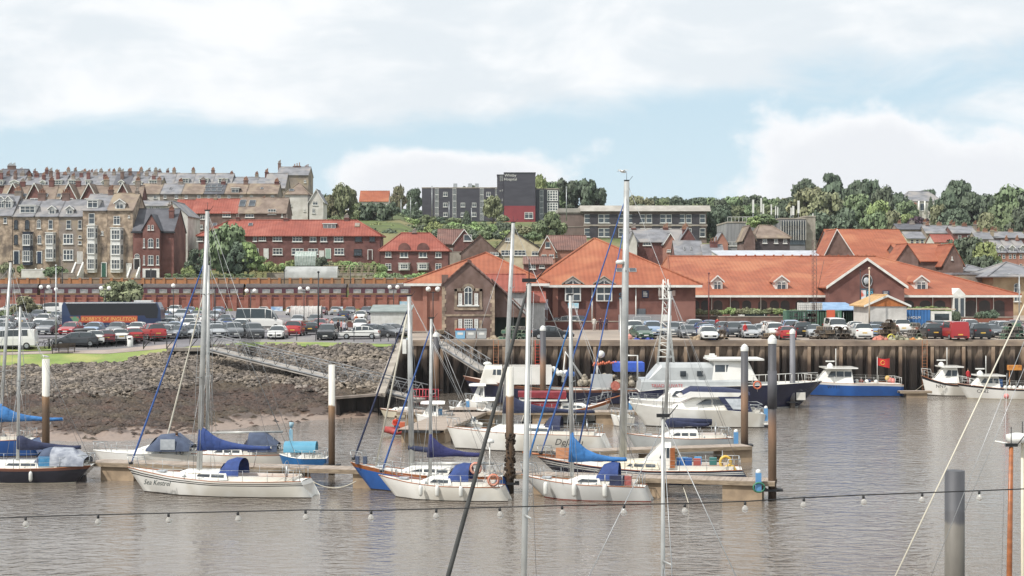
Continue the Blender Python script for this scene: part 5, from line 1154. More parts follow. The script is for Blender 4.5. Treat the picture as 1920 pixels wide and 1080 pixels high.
plant(105, 494, 520, 46, 324, 'bush', 0, 'in front of the tall terrace'); plant(10, 486, 518, 34, 324, 'bush', 2, 'in front of the tall terrace'); plant(38, 490, 512, 16, 324, 'bush', 3, 'in front of the tall terrace')
plant(231, 524, 585, 84, 290, 'round', 2, label='big rounded olive tree in front of the railway wall')
plant(45, 556, 600, 60, 255, 'round', 2, 'by the left edge of the car park'); plant(8, 572, 606, 46, 250, 'bush', 0, 'by the left edge of the car park'); plant(80, 578, 600, 50, 260, 'bush', 0, 'by the left edge of the car park')
plant(372, 572, 592, 20, 270, 'bush', 3, label='small bright green bush against the railway wall')
for x in (785, 800, 815): plant(x, 574, 596, 26, 215, 'bush', 0, 'beside the white cabin')
for x in range(1250, 1420, 15): plant(x, 573+BS.uniform(0, 6), 590, 26, 216, 'bush', BS.choice((3, 0, 2)), 'on the wall before the arcade')
for x in range(1400, 1545, 15): plant(x, 572+BS.uniform(0, 6), 590, 26, 217, 'bush', BS.choice((0, 2, 3)), 'on the wall before the arcade')
for x in range(1705, 1780, 10): plant(x, 569+BS.uniform(0, 3), 588, 22, 212, 'bush', BS.choice((3, 0)), 'right of the timber kiosk')
plant(1792, 574, 606, 20, 204, 'bush', 1, 'before the right boundary wall'); plant(1855, 575, 598, 34, 204, 'bush', 1, 'before the right boundary wall'); plant(1835, 580, 598, 20, 204, 'bush', 1, 'before the right boundary wall')
for x in (700, 740, 755): plant(x, 566, 596, 12, 300, 'bush', 0, 'against the railway wall')
# ---------------------------------------------------------------- cars
def car_parts(kind):
    """profile stations: x, low-top, belt, roof, belt half width factor, roof half width factor"""
    T = {'hatchback': (4.0, 1.76, [(0, .50, .60, .60, .84, .8), (.1, .62, .70, .71, .93, .85), (.95, .75, .90, .95, 1, .86), (1.75, .78, .95, 1.40, 1, .72), (2.5, .8, .97, 1.47, 1, .73), (3.3, .8, 1.0, 1.42, .99, .71), (3.8, .8, 1.0, 1.06, .95, .78), (3.96, .7, .82, .84, .93, .85), (4.0, .5, .55, .56, .88, .85)]),
         'saloon': (4.6, 1.82, [(0, .48, .58, .58, .82, .8), (.12, .6, .68, .69, .93, .85), (1.15, .72, .87, .91, 1, .86), (2.0, .78, .92, 1.36, 1, .70), (2.7, .8, .94, 1.43, 1, .71), (3.4, .8, .97, 1.36, 1, .68), (4.0, .8, .98, 1.03, .97, .8), (4.5, .75, .92, .97, .93, .85), (4.6, .5, .6, .62, .88, .85)]),
         'estate': (4.7, 1.84, [(0, .5, .6, .6, .82, .8), (.12, .62, .72, .73, .93, .85), (1.1, .75, .92, .96, 1, .86), (1.95, .78, .96, 1.42, 1, .72), (2.8, .8, .98, 1.50, 1, .73), (4.05, .8, 1.02, 1.46, .99, .72), (4.5, .8, 1.02, 1.12, .96, .78), (4.66, .7, .85, .87, .93, .85), (4.7, .5, .6, .6, .88, .85)]),
         'suv': (4.5, 1.9, [(0, .6, .74, .74, .85, .8), (.1, .7, .9, .92, .94, .88), (1.0, .85, 1.08, 1.13, 1, .9), (1.7, .9, 1.12, 1.62, 1, .76), (2.5, .9, 1.14, 1.72, 1, .77), (3.9, .9, 1.18, 1.68, .99, .75), (4.3, .9, 1.15, 1.22, .97, .82), (4.45, .7, .9, .92, .95, .88), (4.5, .55, .65, .65, .9, .88)]),
         'van': (4.9, 1.95, [(0, .6, .75, .75, .85, .8), (.1, .75, .95, .97, .94, .88), (.75, .95, 1.15, 1.22, 1, .9), (1.45, 1.0, 1.2, 1.85, 1, .85), (2.3, 1.0, 1.25, 1.95, 1, .88), (4.2, 1.0, 1.3, 1.97, 1, .88), (4.8, 1.0, 1.3, 1.94, .99, .87), (4.88, .9, 1.1, 1.12, .98, .95), (4.9, .5, .6, .6, .96, .95)]),
         'minibus': (6.2, 2.05, [(0, .6, .8, .8, .85, .8), (.1, .8, 1.0, 1.02, .94, .88), (.8, 1.0, 1.25, 1.32, 1, .9), (1.5, 1.1, 1.35, 2.45, 1, .88), (2.3, 1.1, 1.4, 2.65, 1, .92), (4.2, 1.1, 1.4, 2.68, 1, .92), (6.0, 1.1, 1.4, 2.66, 1, .92), (6.17, 1.0, 1.2, 1.25, .98, .96), (6.2, .5, .6, .6, .96, .95)])}
    L, Wd, st = T[kind]; hw = Wd/2; zb = .24
    secs = []
    for i, (x, zl, zt, zr, fb, fr_) in enumerate(st):
        y = hw*fb; secs.append([(x-L/2, -y*.9, zb), (x-L/2, -y*1.0, zb+.14), (x-L/2, -y, zl), (x-L/2, -y*.97, zt), (x-L/2, -hw*fr_, max(zr-.05, zt+.003)), (x-L/2, -hw*fr_*.55, zr), (x-L/2, hw*fr_*.55, zr), (x-L/2, hw*fr_, max(zr-.05, zt+.003)), (x-L/2, y*.97, zt), (x-L/2, y, zl), (x-L/2, y, zb+.14), (x-L/2, y*.9, zb)])
    cab = [s_[3]-s_[2] > .3 for s_ in st]
    body = MB(); gl = MB(); gw = MB(); gr = MB(); n = 12
    for i in range(len(secs)-1):
        for k in range(n-1):
            q = [secs[i][k], secs[i][k+1], secs[i+1][k+1], secs[i+1][k]]
            t = body
            side = k in (3, 7)
            if side and cab[i] and cab[i+1] and not (kind in ('van',) and i > 4): t = gl
            elif side and (cab[i] != cab[i+1]): t = gl if kind != 'van' or i < 4 else body
            elif 4 <= k <= 6 and cab[i] != cab[i+1]:
                if i < 4: t = gw
                else: t = gr if kind != 'van' else body
            t.add(q, [(0, 1, 2, 3)], 0, False)
    body.face(secs[0]); body.face(secs[-1][::-1])
    # pillars and trim
    for x in ([st[4][0]] if kind not in ('van',) else []):
        for sy in (-1, 1): body.tube([(x-L/2, sy*hw*.975, st[4][2]), (x-L/2, sy*hw*st[4][5]*1.005, st[4][3]-.05)], .05, 4)
    for i in (3, 5):
        for sy in (-1, 1): body.tube([(st[i][0]-L/2, sy*hw*.97, st[i][2]), (st[i][0]-L/2, sy*hw*st[i][5]*1.003, st[i][3]-.05)], .035, 4)
    tr = MB()
    for sy in (-1, 1): tr.bx(.9-L/2, sy*hw*.97, zb-.05, L/2-.9, sy*hw*1.008, zb+.12)
    tr.bx(-L/2-.02, -hw*.7, .34, -L/2+.03, hw*.7, .52); tr.bx(L/2-.03, -hw*.72, .3, L/2+.02, hw*.72, .44)
    mir = MB().cb((0, 0, 0), (.16, .2, .14))
    rw_ = .33 if kind in ('suv', 'van', 'minibus') else .31
    wh = MB().tube([(0, -.1, 0), (0, .1, 0)], rw_, 14, 0); wh.tube([(0, -.106, 0), (0, -.09, 0)], rw_*.62, 10, 1); wh.tube([(0, .09, 0), (0, .106, 0)], rw_*.62, 10, 1)
    hl = MB().cb((0, 0, 0), (.12, .36, .15)); tl = MB().cb((0, 0, 0), (.10, .2, .28 if kind != 'minibus' else .5)); npl = MB().cb((0, 0, 0), (.02, .5, .12))
    parts = {'side_window': gl.mesh('side_window', GLCAR), 'windscreen': gw.mesh('windscreen', GLCAR), 'trim': tr.mesh('trim', BLACK), 'wheel': wh.mesh('wheel', [RUBBER, STEEL]),
             'headlight': hl.mesh('headlight', mk('headlamp', (.75, .77, .8), rough=.15)), 'tail_light': tl.mesh('tail_light', pm('#8c1f1f', rough=.2, name='lamp_red')), 'np_f': npl.mesh('number_plate', WHT), 'np_r': npl.mesh('number_plate', YELL)}
    if gr.f: parts['rear_window'] = gr.mesh('rear_window', GLCAR)
    return dict(L=L, W=Wd, body=body, mir=mir, parts=parts, st=st, rw=rw_, axf=st[2][0]-.12 if kind not in ('van', 'minibus') else .95, axr=L-.82)
CARS = {k: car_parts(k) for k in ('hatchback', 'saloon', 'estate', 'suv', 'van', 'minibus')}
CCOL = {'white': '#d8d8d4', 'silver': '#a3a7aa', 'grey': '#6f7377', 'dark grey': '#45484c', 'black': '#1f2124', 'red': '#a82a2c', 'dark red': '#6d2228', 'blue': '#2c4a80', 'pale blue': '#8fa3bd', 'navy': '#262e45', 'green': '#3f5a48', 'orange': '#b4562e'}
BC = {}
def car(kind, c, x, Y, rz=0.0, where='', label=None, z=None):
    S_ = CARS[kind]; k = (kind, c)
    if k not in BC:
        m = mk('car_paint_'+c.replace(' ', '_'), CCOL[c], rough=.28, metal=.15 if c not in ('white',) else 0, coat=.6)
        BC[k] = (S_['body'].mesh('body', m), S_['mir'].mesh('mirror', m))
    z = ground_z(x, Y)+.02 if z is None else z; L, Wd = S_['L'], S_['W']
    t = thing('parked_'+kind if kind != 'saloon' else 'parked_car', label, {'suv': 'car', 'hatchback': 'car', 'estate': 'car', 'saloon': 'car', 'minibus': 'minibus', 'van': 'van'}[kind], (x, Y, z), rz, None if label else 'vehicles parked '+where)
    if not label: auto(t, 'parked '+c+' '+kind, where)
    mkob('body', BC[k][0], t); 
    for sy in (-1, 1): mkob('mirror', BC[k][1], t, (S_['st'][3][0]-.35-L/2, sy*(Wd/2+.08), S_['st'][3][2]+.1))
    pr = S_['parts']
    for n_ in ('side_window', 'windscreen', 'rear_window', 'trim'):
        if n_ in pr: mkob(n_, pr[n_], t)
    for ax in (S_['axf'], S_['axr']):
        for sy in (-1, 1): mkob('wheel', pr['wheel'], t, (ax-L/2, sy*(Wd/2-.09), S_['rw']))
    hz = S_['st'][1][1]
    for sy in (-1, 1):
        mkob('headlight', pr['headlight'], t, (-L/2+.09, sy*Wd*.34, hz)); mkob('tail_light', pr['tail_light'], t, (L/2-.1, sy*Wd*.41, hz+.2))
    mkob('number_plate', pr['np_f'], t, (-L/2-.025, 0, .45)); mkob('number_plate', pr['np_r'], t, (L/2+.0, 0, .72 if kind not in ('van',) else .6))
    return t
FRONT, REAR, LEFT, RIGHT = pi/2, -pi/2, 0.0, pi     # which end/side the camera sees (local -x is the nose)
def hitY(px, py):          # where the ground under that spot lies
    Y = 140.0 if px < 750 else 168.5
    while Y < 600 and H-(py-HY)*Y/F > ground_z((px-960)*Y/F, Y): Y += .25
    return Y
def cpx(kind, c, px, pb, d, where, label=None, Y=None, jit=0):
    if Y is None: Y = hitY(px, pb)
    return car(kind, c, (px-960)*Y/F, Y, d+jit, where, label)
FR = 'nearest the grass bank'
cpx('van', 'white', 22, 655, LEFT, FR, 'small white van parked side-on at the far left of the grass verge', jit=.1)
cpx('estate', 'dark grey', 140, 650, LEFT, FR, 'dark grey estate with roof box behind the wooden bench', jit=.25)
for k, c, px, pb, d, j in (('hatchback', 'white', 177, 646, REAR, .35), ('hatchback', 'dark red', 197, 645, REAR, .35), ('hatchback', 'white', 222, 643, REAR, .4), ('hatchback', 'red', 246, 641, REAR, .5), ('suv', 'red', 286, 637, REAR, .5), ('hatchback', 'silver', 312, 634, FRONT, -.3), ('saloon', 'grey', 338, 634, FRONT, -.3), ('hatchback', 'silver', 362, 633, FRONT, -.2),
        ('saloon', 'dark grey', 376, 632, FRONT, 0), ('estate', 'silver', 405, 632, FRONT, .3), ('suv', 'grey', 438, 633, FRONT, .3), ('suv', 'dark grey', 474, 634, FRONT, .35), ('suv', 'black', 614, 637, FRONT, 0), ('hatchback', 'navy', 702, 632, FRONT, .9), ('saloon', 'dark grey', 722, 633, FRONT, .9), ('hatchback', 'grey', 738, 631, FRONT, .8)):
    cpx(k, c, px, pb, d, FR, jit=j)
cpx('saloon', 'white', 521, 635, FRONT, FR, 'white saloon facing the bank between grey and red cars')
cpx('suv', 'red', 553, 630, REAR, FR, 'bright red SUV seen from behind by the black lamp post')
cpx('hatchback', 'black', 585, 627, REAR, FR, 'black hatchback seen from behind right of the bright red SUV')
cpx('saloon', 'white', 673, 636, LEFT, FR, 'white saloon standing side-on at the right end of the grass bank')
cpx('minibus', 'white', 488, 617, RIGHT, FR, 'white minibus with dark tinted windows in front of the brick wall')
RC = random.Random(31); COLS = ['silver', 'white', 'silver', 'grey', 'white', 'black', 'dark grey', 'silver', 'blue', 'red', 'white', 'grey', 'navy', 'pale blue', 'dark red']; KS = ['hatchback', 'hatchback', 'suv', 'estate', 'saloon', 'hatchback']
def row(x0, x1, Y, d, where, gap=2.55, occ=.92, skip=()):
    s = Y/F; x = (x0-960)*s; xe = (x1-960)*s
    while x < xe:
        u = 960+x/s
        if RC.random() < occ and not any(a < u < b for a, b in skip): car(RC.choice(KS), RC.choice(COLS), x+RC.uniform(-.12, .12), Y+RC.uniform(-.4, .4), (d if RC.random() < .7 else -d)+RC.uniform(-.05, .05), where)
        x += gap
row(-30, 330, 186, FRONT, 'in the second row of the left car park')
row(330, 480, 190, REAR, 'in the second row of the left car park')
row(0, 110, 200, FRONT, 'in the third row of the left car park'); row(318, 450, 205, FRONT, 'in the third row of the left car park'); row(600, 700, 203, FRONT, 'in the third row of the left car park')
row(-20, 115, 222, REAR, 'in the fourth row of the left car park'); row(322, 640, 228, FRONT, 'in the fourth row of the left car park', occ=.8, skip=((440, 545),))
row(-20, 120, 246, FRONT, 'in the fifth row of the left car park'); row(310, 700, 250, REAR, 'in the fifth row of the left car park', occ=.75, skip=((530, 620),))
row(300, 760, 278, FRONT, 'along the railway wall', occ=.55)
for px in (95, 20, 60): cpx('van' if px == 95 else 'suv', 'white', px, 588, LEFT, 'below the olive tree by the wall')
cpx('hatchback', 'silver', 390, 640, RIGHT, FR) if False else None
# cars by the supermarket and quay
Q1 = 'in the quayside row by the water'
for k, c, px, pb, d, j in (('hatchback', 'green', 1202, 636, FRONT, .2), ('suv', 'pale blue', 1223, 630, FRONT, 0), ('suv', 'grey', 1260, 632, FRONT, 0), ('hatchback', 'dark grey', 1288, 634, FRONT, 0), ('suv', 'silver', 1303, 626, FRONT, 0), ('saloon', 'blue', 1330, 622, FRONT, 0), ('hatchback', 'pale blue', 1328, 634, FRONT, .1), ('saloon', 'white', 1327, 637, FRONT, 0), ('suv', 'dark grey', 1376, 632, FRONT, 0), ('hatchback', 'silver', 1404, 634, FRONT, 0),
        ('hatchback', 'silver', 1428, 632, FRONT, .1), ('suv', 'white', 1452, 634, FRONT, 0), ('suv', 'pale blue', 1483, 628, FRONT, 0), ('hatchback', 'silver', 1524, 633, FRONT, 0), ('suv', 'black', 1502, 632, REAR, 0), ('hatchback', 'pale blue', 1635, 633, REAR, 0), ('suv', 'black', 1745, 635, REAR, 0), ('hatchback', 'pale blue', 1764, 632, FRONT, 0),
        ('hatchback', 'dark grey', 1860, 633, FRONT, .2), ('suv', 'silver', 1880, 630, FRONT, .2), ('hatchback', 'grey', 1905, 634, FRONT, .1), ('hatchback', 'black', 1398, 633, REAR, 0)):
    cpx(k, c, px, pb, d, Q1, jit=j)
cpx('hatchback', 'red', 1473, 637, REAR, Q1, 'low red car by the quay edge behind a slim grey pile')
cpx('suv', 'white', 1613, 636, REAR, Q1, 'white hatchback seen from behind right of the big lobster pot heap')
cpx('van', 'red', 1789, 637, REAR, Q1, 'red van seen from behind on the right part of the quay')
cpx('suv', 'black', 1832, 636, REAR, Q1, 'black car with red tail lights directly right of the red van')
cpx('van', 'white', 1567, 628, FRONT, Q1, 'large white van facing the water above the lobster pots')
cpx('van', 'white', 1418, 612, RIGHT, Q1, 'white panel van side-on behind the quayside cars')
cpx('saloon', 'black', 1036, 636, RIGHT, Q1, 'black saloon side-on by the bollards left of the open slipway')
cpx('suv', 'white', 1060, 617, LEFT, Q1, 'white pickup-like car behind the black saloon')
row(1010, 1110, 210, FRONT, 'in front of the supermarket wing', 2.6, .9)
row(1000, 1180, 206.5, LEFT, 'before the low brick wall', 5.2, .5)
cpx('suv', 'white', 1195, 590, LEFT, 'against the supermarket', 'white hatchback standing against the supermarket wing by the grey fence', Y=205)
cpx('hatchback', 'red', 1268, 590, LEFT, 'against the supermarket', 'red car half hidden behind the hedge at the arcade', Y=222)
row(1190, 1345, 184, FRONT, 'in the second quayside row', 2.6, .85); row(1435, 1530, 184, FRONT, 'in the second quayside row', 2.6, .5)
row(1190, 1700, 189.5, REAR, 'in the third quayside row', 2.6, .8, skip=((1470, 1540),)); row(1760, 1915, 183, REAR, 'in the second quayside row', 2.6, .9); row(1775, 1915, 198, FRONT, 'in front of the right brick boundary wall', 2.8, .7)
row(1700, 1775, 214, LEFT, 'behind the right hedge', 5.2, .7)
# roof box and cycle on the estate
p = P(160, 617, 165); rb_ = thing('roof_box', 'dark roof box on the grey estate behind the bench', 'roof box', (p.x, p.y, p.z-.1), .25)
MB().loft([[(x, .42*f*cos(a), .2*f*sin(a)) for a in [2*pi*i/8 for i in range(8)]] for x, f in ((-1.2, .15), (-1, .8), (0, 1), (.9, .95), (1.1, .4))], closed=True).ob('shell', mk('roof_box_grey', '#4d4f50', rough=.4), rb_)
# coach
cz = ground_z(-50, 203)
co = thing('coach', 'long dark blue coach with orange and gold lettering in the left car park', 'coach', (P(209, 600, 203).x, 203, cz+.02))
L = 12.6; bl = mk('coach_blue', '#2c3b5c', '#263350', sc=.3, rough=.3, coat=.5)
st = [(-L/2, .35, 3.2), (-L/2+.15, .3, 3.5), (-3, .3, 3.55), (L/2-3, .3, 3.55), (L/2-.5, .3, 3.5), (L/2-.1, .3, 2.6), (L/2, .35, 1.2)]
MB().loft([[(x, -.0, zl), (x, -.0, zt-.12), (x, .15, zt), (x, 2.35, zt), (x, 2.5, zt-.12), (x, 2.5, zl)] for x, zl, zt in st], sm=False).face([(-L/2, 0, .35), (-L/2, 0, 3.08), (-L/2, 2.5, 3.08), (-L/2, 2.5, .35)]).ob('body', bl, co)
MB().prism([(-L/2+.5, 3.3), (-L/2+1.1, 1.85), (L/2-2.1, 1.85), (L/2-1.9, 1.5), (L/2-.5, 1.5), (L/2-.35, 2.6), (L/2-.6, 3.35)], -.02, -.003).ob('side_window', mk('coach_glass', (.03, .032, .036), rough=.3, spec=.2), co)
MB().prism([(-L/2+.55, 3.38), (L/2-.7, 3.42), (L/2-.7, 3.5), (-L/2+.4, 3.48)], -.018, -.003).ob('roof_line', WHT, co)
pn = MB().bx(-3.9, -.03, .95, 3.3, -.004, 1.8).ob('orange_panel', mk('coach_orange', '#b5563a', '#a34b33', sc=.6, rough=.35), co)
text("BOBBY'S OF INGLETON", .66, pm('#e0b366', name='gold_lettering'), co, (-.35, -.035, 1.37), ext=.004, shear=.15)
MB().prism([(-L/2+1.0, 1.7), (-L/2+2.1, 1.7), (-L/2+2.6, .8), (-L/2+1.6, .9)], -.028, -.004).ob('painted_emblem', mk('emblem_paint', '#b33a30', '#5e8a6a', sc=1.2, rough=.4, det=1), co)
w_ = MB().tube([(0, -.15, 0), (0, .15, 0)], .48, 16, 0).tube([(0, -.16, 0), (0, -.14, 0)], .28, 12, 1).mesh('wheel', [RUBBER, STEEL])
for x in (-L/2+3.2, L/2-2.7): mkob('wheel', w_, co, (x, .14, .48)); mkob('wheel', w_, co, (x, 2.36, .48))
for sy in (.3, 2.2): MB().tube([(L/2-.1, sy, 2.9), (L/2+.5, sy, 2.7)], .03, 4).bx(L/2+.4, sy-.12, 2.2, L/2+.5, sy+.12, 2.7).ob('mirror', BLACK, co)
MB().bx(L/2-3.6, .6, 3.551, L/2-1.4, 1.9, 3.75).ob('roof_unit', WHT, co)
# blue container lorry, green containers, blue tarp
lt = thing('container_lorry', 'lorry with a blue and white container body behind the quayside pots', 'lorry', (P(1697, 600, 196).x, 196, QZ))
mb = MB(); a = 3.1
for k in range(16): mb.bx(-a+k*.39, -.03, .95, -a+k*.39+.3, .05, 2.85)
mb.bx(-a, .05, .9, a, 2.4, 2.9); mb.ob('container', mk('container_blue', '#3c72ad', '#35659a', sc=.5, rough=.5), lt); MB().bx(-a-.05, -.05, 2.9, a+3.1, 2.45, 3.0).ob('roof_edge', mk('rusty_white', '#c9b9a4', '#a88c74', sc=1), lt)
text('DENHOLM', .5, WHT, lt, (-.1+.8, -.06, 1.9)); MB().bx(a+.05, 0, .6, a+2.6, 2.3, 2.7).ob('cab', WHT, lt); MB().bx(a+.5, -.02, 1.6, a+2.3, -.003, 2.4).ob('cab_window', GLCAR, lt)
w_ = CARS['van']['parts']['wheel']
for x in (-2.4, -1.5, 2.2, a+1.8): mkob('wheel', w_, lt, (x, .1, .4)).scale = (1.25, 1.25, 1.25)
for i, (px, wd, c, lb) in enumerate(((1512, 2.6, '#4d7060', 'dark green shipping container left of the orange door'), (1577, 2.9, '#5f8a75', 'green shipping container in front of the supermarket gable'), (1618, 2.7, '#4f7d68', 'green shipping container beside the timber kiosk'))):
    t = thing('shipping_container', lb, 'container', (P(px, 600, 205).x, 205, QZ)); mb = MB(); n = int(wd*2/.3)
    for k in range(n): mb.bx(-wd+k*.3, -.04, .1, -wd+k*.3+.2, .05, 2.5)
    mb.bx(-wd, .05, .05, wd, 2.4, 2.6).bx(-wd, -.06, 2.5, wd, .05, 2.62).ob('body', mk('container_'+c[1:], c, tuple(v*.8 for v in srgb(c)), sc=.8, rough=.6), t)
    MB().tube([(-.3, -.1, .3), (-.3, -.1, 2.4)], .03, 4).tube([(.3, -.1, .3), (.3, -.1, 2.4)], .03, 4).ob('lock_bar', STEEL, t)
t = thing('orange_door_unit', 'orange-red door panel between two green containers', 'container', (P(1559, 600, 204).x, 204, QZ)); MB().bx(-.45, 0, 0, .45, 1, 2.7).ob('panel', pm('#d0664a', name='orange_panel'), t); MB().tube([(.3, -.05, 1), (.3, -.05, 1.3)], .03, 5).ob('handle', STEEL, t)
t = thing('tarpaulin_roof', 'pale blue sheet roof lying over the green container yard', 'shelter roof', (P(1565, 575, 208).x, 208, 8.1)); MB().add([(-3.6, 0, 0), (3.4, 0, 0), (2.2, 4, .9), (-2.4, 4, .9), (-3.6, 0, -.15), (3.4, 0, -.15), (2.2, 4, .75), (-2.4, 4, .75)], [(0, 1, 2, 3), (4, 7, 6, 5), (0, 4, 5, 1), (1, 5, 6, 2), (2, 6, 7, 3), (3, 7, 4, 0)]).ob('sheet', mk('blue_sheet', '#86a2bf', '#7590ae', sc=1), t)
for i, px in enumerate((1505, 1520, 1534)):
    t = thing('liquid_tank', None, 'tank', (P(px, 575, 200).x, 200, 8.05)); auto(t, 'white caged plastic tank', 'on the rack beside the lattice mast'); t['group'] = 'white caged tanks'
    MB().bx(-.5, 0, .12, .5, 1, 1.05).ob('bottle', WHT, t); fr = MB()
    for k in range(5): fr.tube([(-.52+k*.26, -.03, .1), (-.52+k*.26, -.03, 1.1)], .015, 4)
    for k in range(4): fr.tube([(-.53, -.03, .15+k*.3), (.53, -.03, .15+k*.3)], .015, 4)
    fr.ob('cage', STEEL, t)
t = thing('storage_rack', 'tall black storage rack stacked with gear left of green containers', 'rack', (P(1508, 600, 200).x, 200, QZ)); fr = MB()
for k in range(6):
    for y in (0, 1.2): fr.bx(-1.6+k*.62, y, 0, -1.54+k*.62, y+.06, 2.6)
for z in (.6, 1.25, 1.9, 2.55): fr.bx(-1.65, 0, z, 1.65, 1.25, z+.06)
fr.ob('frame', BLACK, t); g_ = MB(); rr = random.Random(2)
for k in range(26): g_.cb((rr.uniform(-1.4, 1.4), .6, .66+.65*rr.randrange(3)+.2), (rr.uniform(.2, .5), .6, .35))
g_.ob('stacked_gear', mk('mixed_gear', '#5b5a5a', '#a9a39a', sc=2.5, det=1), t)
# lobster pots: each a pot
pm_ = MB(); n = 6
for x in (-.45, 0, .45):
    pm_.tube([(x, .28*cos(pi*i/n), .02+.36*sin(pi*i/n)) for i in range(n+1)], .028, 4); pm_.tube([(x, -.28, .02), (x, .28, .02)], .028, 4)
for i in (0, 2, 3, 4, 6): pm_.tube([(-.45, .28*cos(pi*i/n), .02+.36*sin(pi*i/n)), (.45, .28*cos(pi*i/n), .02+.36*sin(pi*i/n))], .022, 4)
POTF = pm_; 
net = MB().loft([[(x, .26*cos(pi*i/n), .02+.33*sin(pi*i/n)) for i in range(n+1)] for x in (-.45, -.2, .12, .43)], sm=False, mfun=lambda i, k: 0)
net.f = [f for i, f in enumerate(net.f) if (i*7) % 6]; net.m = net.m[:len(net.f)]; net.s = net.s[:len(net.f)]
POTV = [(POTF.mesh('frame', mk('pot_frame_'+a, b, rough=.9)), net.mesh('netting', mk('pot_net_'+a, c_, rough=.95))) for a, b, c_ in (('tan', '#8a7a66', '#4d4338'), ('grey', '#85807a', '#45423f'), ('green', '#7c8a76', '#3c5a4c'), ('dark', '#5d5248', '#3a3029'))]
PR = random.Random(13)
def pot_heap(x0, x1, Y, hpx, var, name, depth=1.2):
    s = Y/F; nl = max(1, int(hpx*s/.31)); W_ = (x1-x0)*s
    for l in range(nl):
        n_ = max(1, int((W_-l*.35)/.62))
        for i in range(n_):
            for j in (0, 1) if (l+i) % 2 == 0 else (0,):
                x = ((x0+x1)/2-960)*s-(n_-1)*.31+i*.62+PR.uniform(-.1, .1); v = POTV[PR.choice(var)]
                t = thing('lobster_pot', 'netted lobster pot in '+name, 'lobster pot', (x, Y+PR.uniform(-.2, .2)+j*.75, QZ+.03+l*.37), PR.uniform(-.35, .35)+(pi/2 if PR.random() < .4 else 0), 'lobster pots in '+name)
                mkob('frame', v[0], t); mkob('netting', v[1], t)
pot_heap(1522, 1600, 170.5, 27, (0, 1, 3), 'the long dark heap left of the white hatchback')
pot_heap(1640, 1692, 171.5, 34, (0, 0, 3), 'the tall tan heap behind the yellow ring')
pot_heap(1700, 1734, 171, 28, (1, 0, 2), 'the stack left of the black car')
pot_heap(1872, 1925, 171, 28, (2, 1), 'the green heap at the right end')
pot_heap(1342, 1366, 170.5, 18, (3, 0), 'the small brown heap behind the yard cars')
pot_heap(1428, 1460, 171, 16, (0, 3), 'the low heap left of the red car')
pot_heap(935, 995, 171, 22, (2, 2, 1), 'the green row beside the lean-to')
pot_heap(813, 850, 171, 20, (3, 3, 0), 'the rusty heap left of the bins')
pot_heap(1215, 1250, 170.5, 10, (1, 2), 'the scattered pots at the lattice mast')
pot_heap(1296, 1330, 170.3, 10, (0, 0), 'the low tan line at the quay edge')
def clutter(name, label, cat, px, Y, c, sz, n=1, shape='heap', z=QZ):
    t = thing(name, label, cat, ((px-960)*Y/F, Y, z+.02)); mb = MB(); r = random.Random(px)
    if shape == 'heap':
        for k in range(14): a = r.uniform(0, 6.3); q = r.random()*sz; mb.ball((q*cos(a), q*.6*sin(a), (sz-q)*.35+.05), r.uniform(.15, .3)*sz+.05, 6, 4)
    if shape == 'ring': mb.tube([(sz*cos(2*pi*i/14), .05, sz+sz*sin(2*pi*i/14)) for i in range(15)], sz*.25, 6)
    if shape == 'buoy': mb.ball((0, 0, sz), sz, 12, 8).tube([(0, 0, sz*1.9), (0, 0, sz*2.2)], sz*.2, 6)
    mb.ob('body', mk(name+'_c_'+(c.strip('#')), c, tuple(v*.6 for v in srgb(c)), sc=4, rough=.9, bump=.05), t)
    if shape in ('ring', 'buoy'): MB().tube([(0, 0, sz), (.1, .1, .02), (.5, .1, .02)], .02, 4).ob('rope', ROPE, t)
    return t
clutter('fishing_net', 'pink and orange net heap at the foot of the tall tan pot pile', 'net', 1650, 169, '#c98070', .9); clutter('lifebuoy', 'yellow ring leaning on the pots at quay edge', 'ring', 1671, 169, '#d9d060', .35, shape='ring')
clutter('fishing_net', 'grey-green net heap right of the yellow ring', 'net', 1685, 169, '#a8a68c', 1.1); clutter('fishing_net', 'blue net bundle between two cars left of the lattice mast', 'net', 1208, 170, '#4653a0', .9); clutter('fishing_net', 'tan rope heap in front of the white saloon', 'net', 1312, 169.5, '#a8957c', 1.0)
clutter('fishing_net', 'blue and white net heap left of the small brown pots', 'net', 1334, 169.5, '#7a86c0', .6); clutter('fishing_net', 'orange rope coil at the quay edge left of the fender', 'net', 1712, 169, '#c98a4e', .5); clutter('fishing_net', 'pale rope coil right of the orange coil', 'net', 1724, 169, '#c8bb9c', .5)
clutter('buoy', 'round pale buoy left of the lattice mast on the quay', 'buoy', 1180, 170, '#d89a8e', .35, shape='buoy'); clutter('stone_block', 'pale stone lump on the quay beside the lean-to', 'stone', 925, 171, '#a89882', .8)
for i, (px, c, lc, lb) in enumerate(((863, '#7fb0cf', '#b8483c', 'blue and white bin with a red lid beside the arched building'), (883, '#a3a6a6', '#5e74a0', 'grey wheeled bin with blue lid, middle of the three'), (903, '#a3a6a6', '#8c8f91', 'grey wheeled bin with grey lid, right of the blue-lidded bin'))):
    t = thing('wheeled_bin', lb, 'bin', ((px-960)*171/F, 171, QZ+.02), 0, 'large wheeled bins')
    MB().prism([(-.48, .2), (.48, .2), (.55, 1.1), (-.55, 1.1)], 0, .8).ob('body', pm(c, name='bin'), t); MB().prism([(-.57, 1.1), (.57, 1.1), (.5, 1.28), (-.5, 1.28)], -.05, .85).ob('lid', pm(lc, name='bin_lid'), t)
    MB().bx(-.3, -.01, .6, .3, -.003, .85).ob('sticker', WHT, t)
    for x in (-.4, .4): MB().tube([(x, .1, .1), (x, .2, .1)], .1, 8).ob('wheel', RUBBER, t)
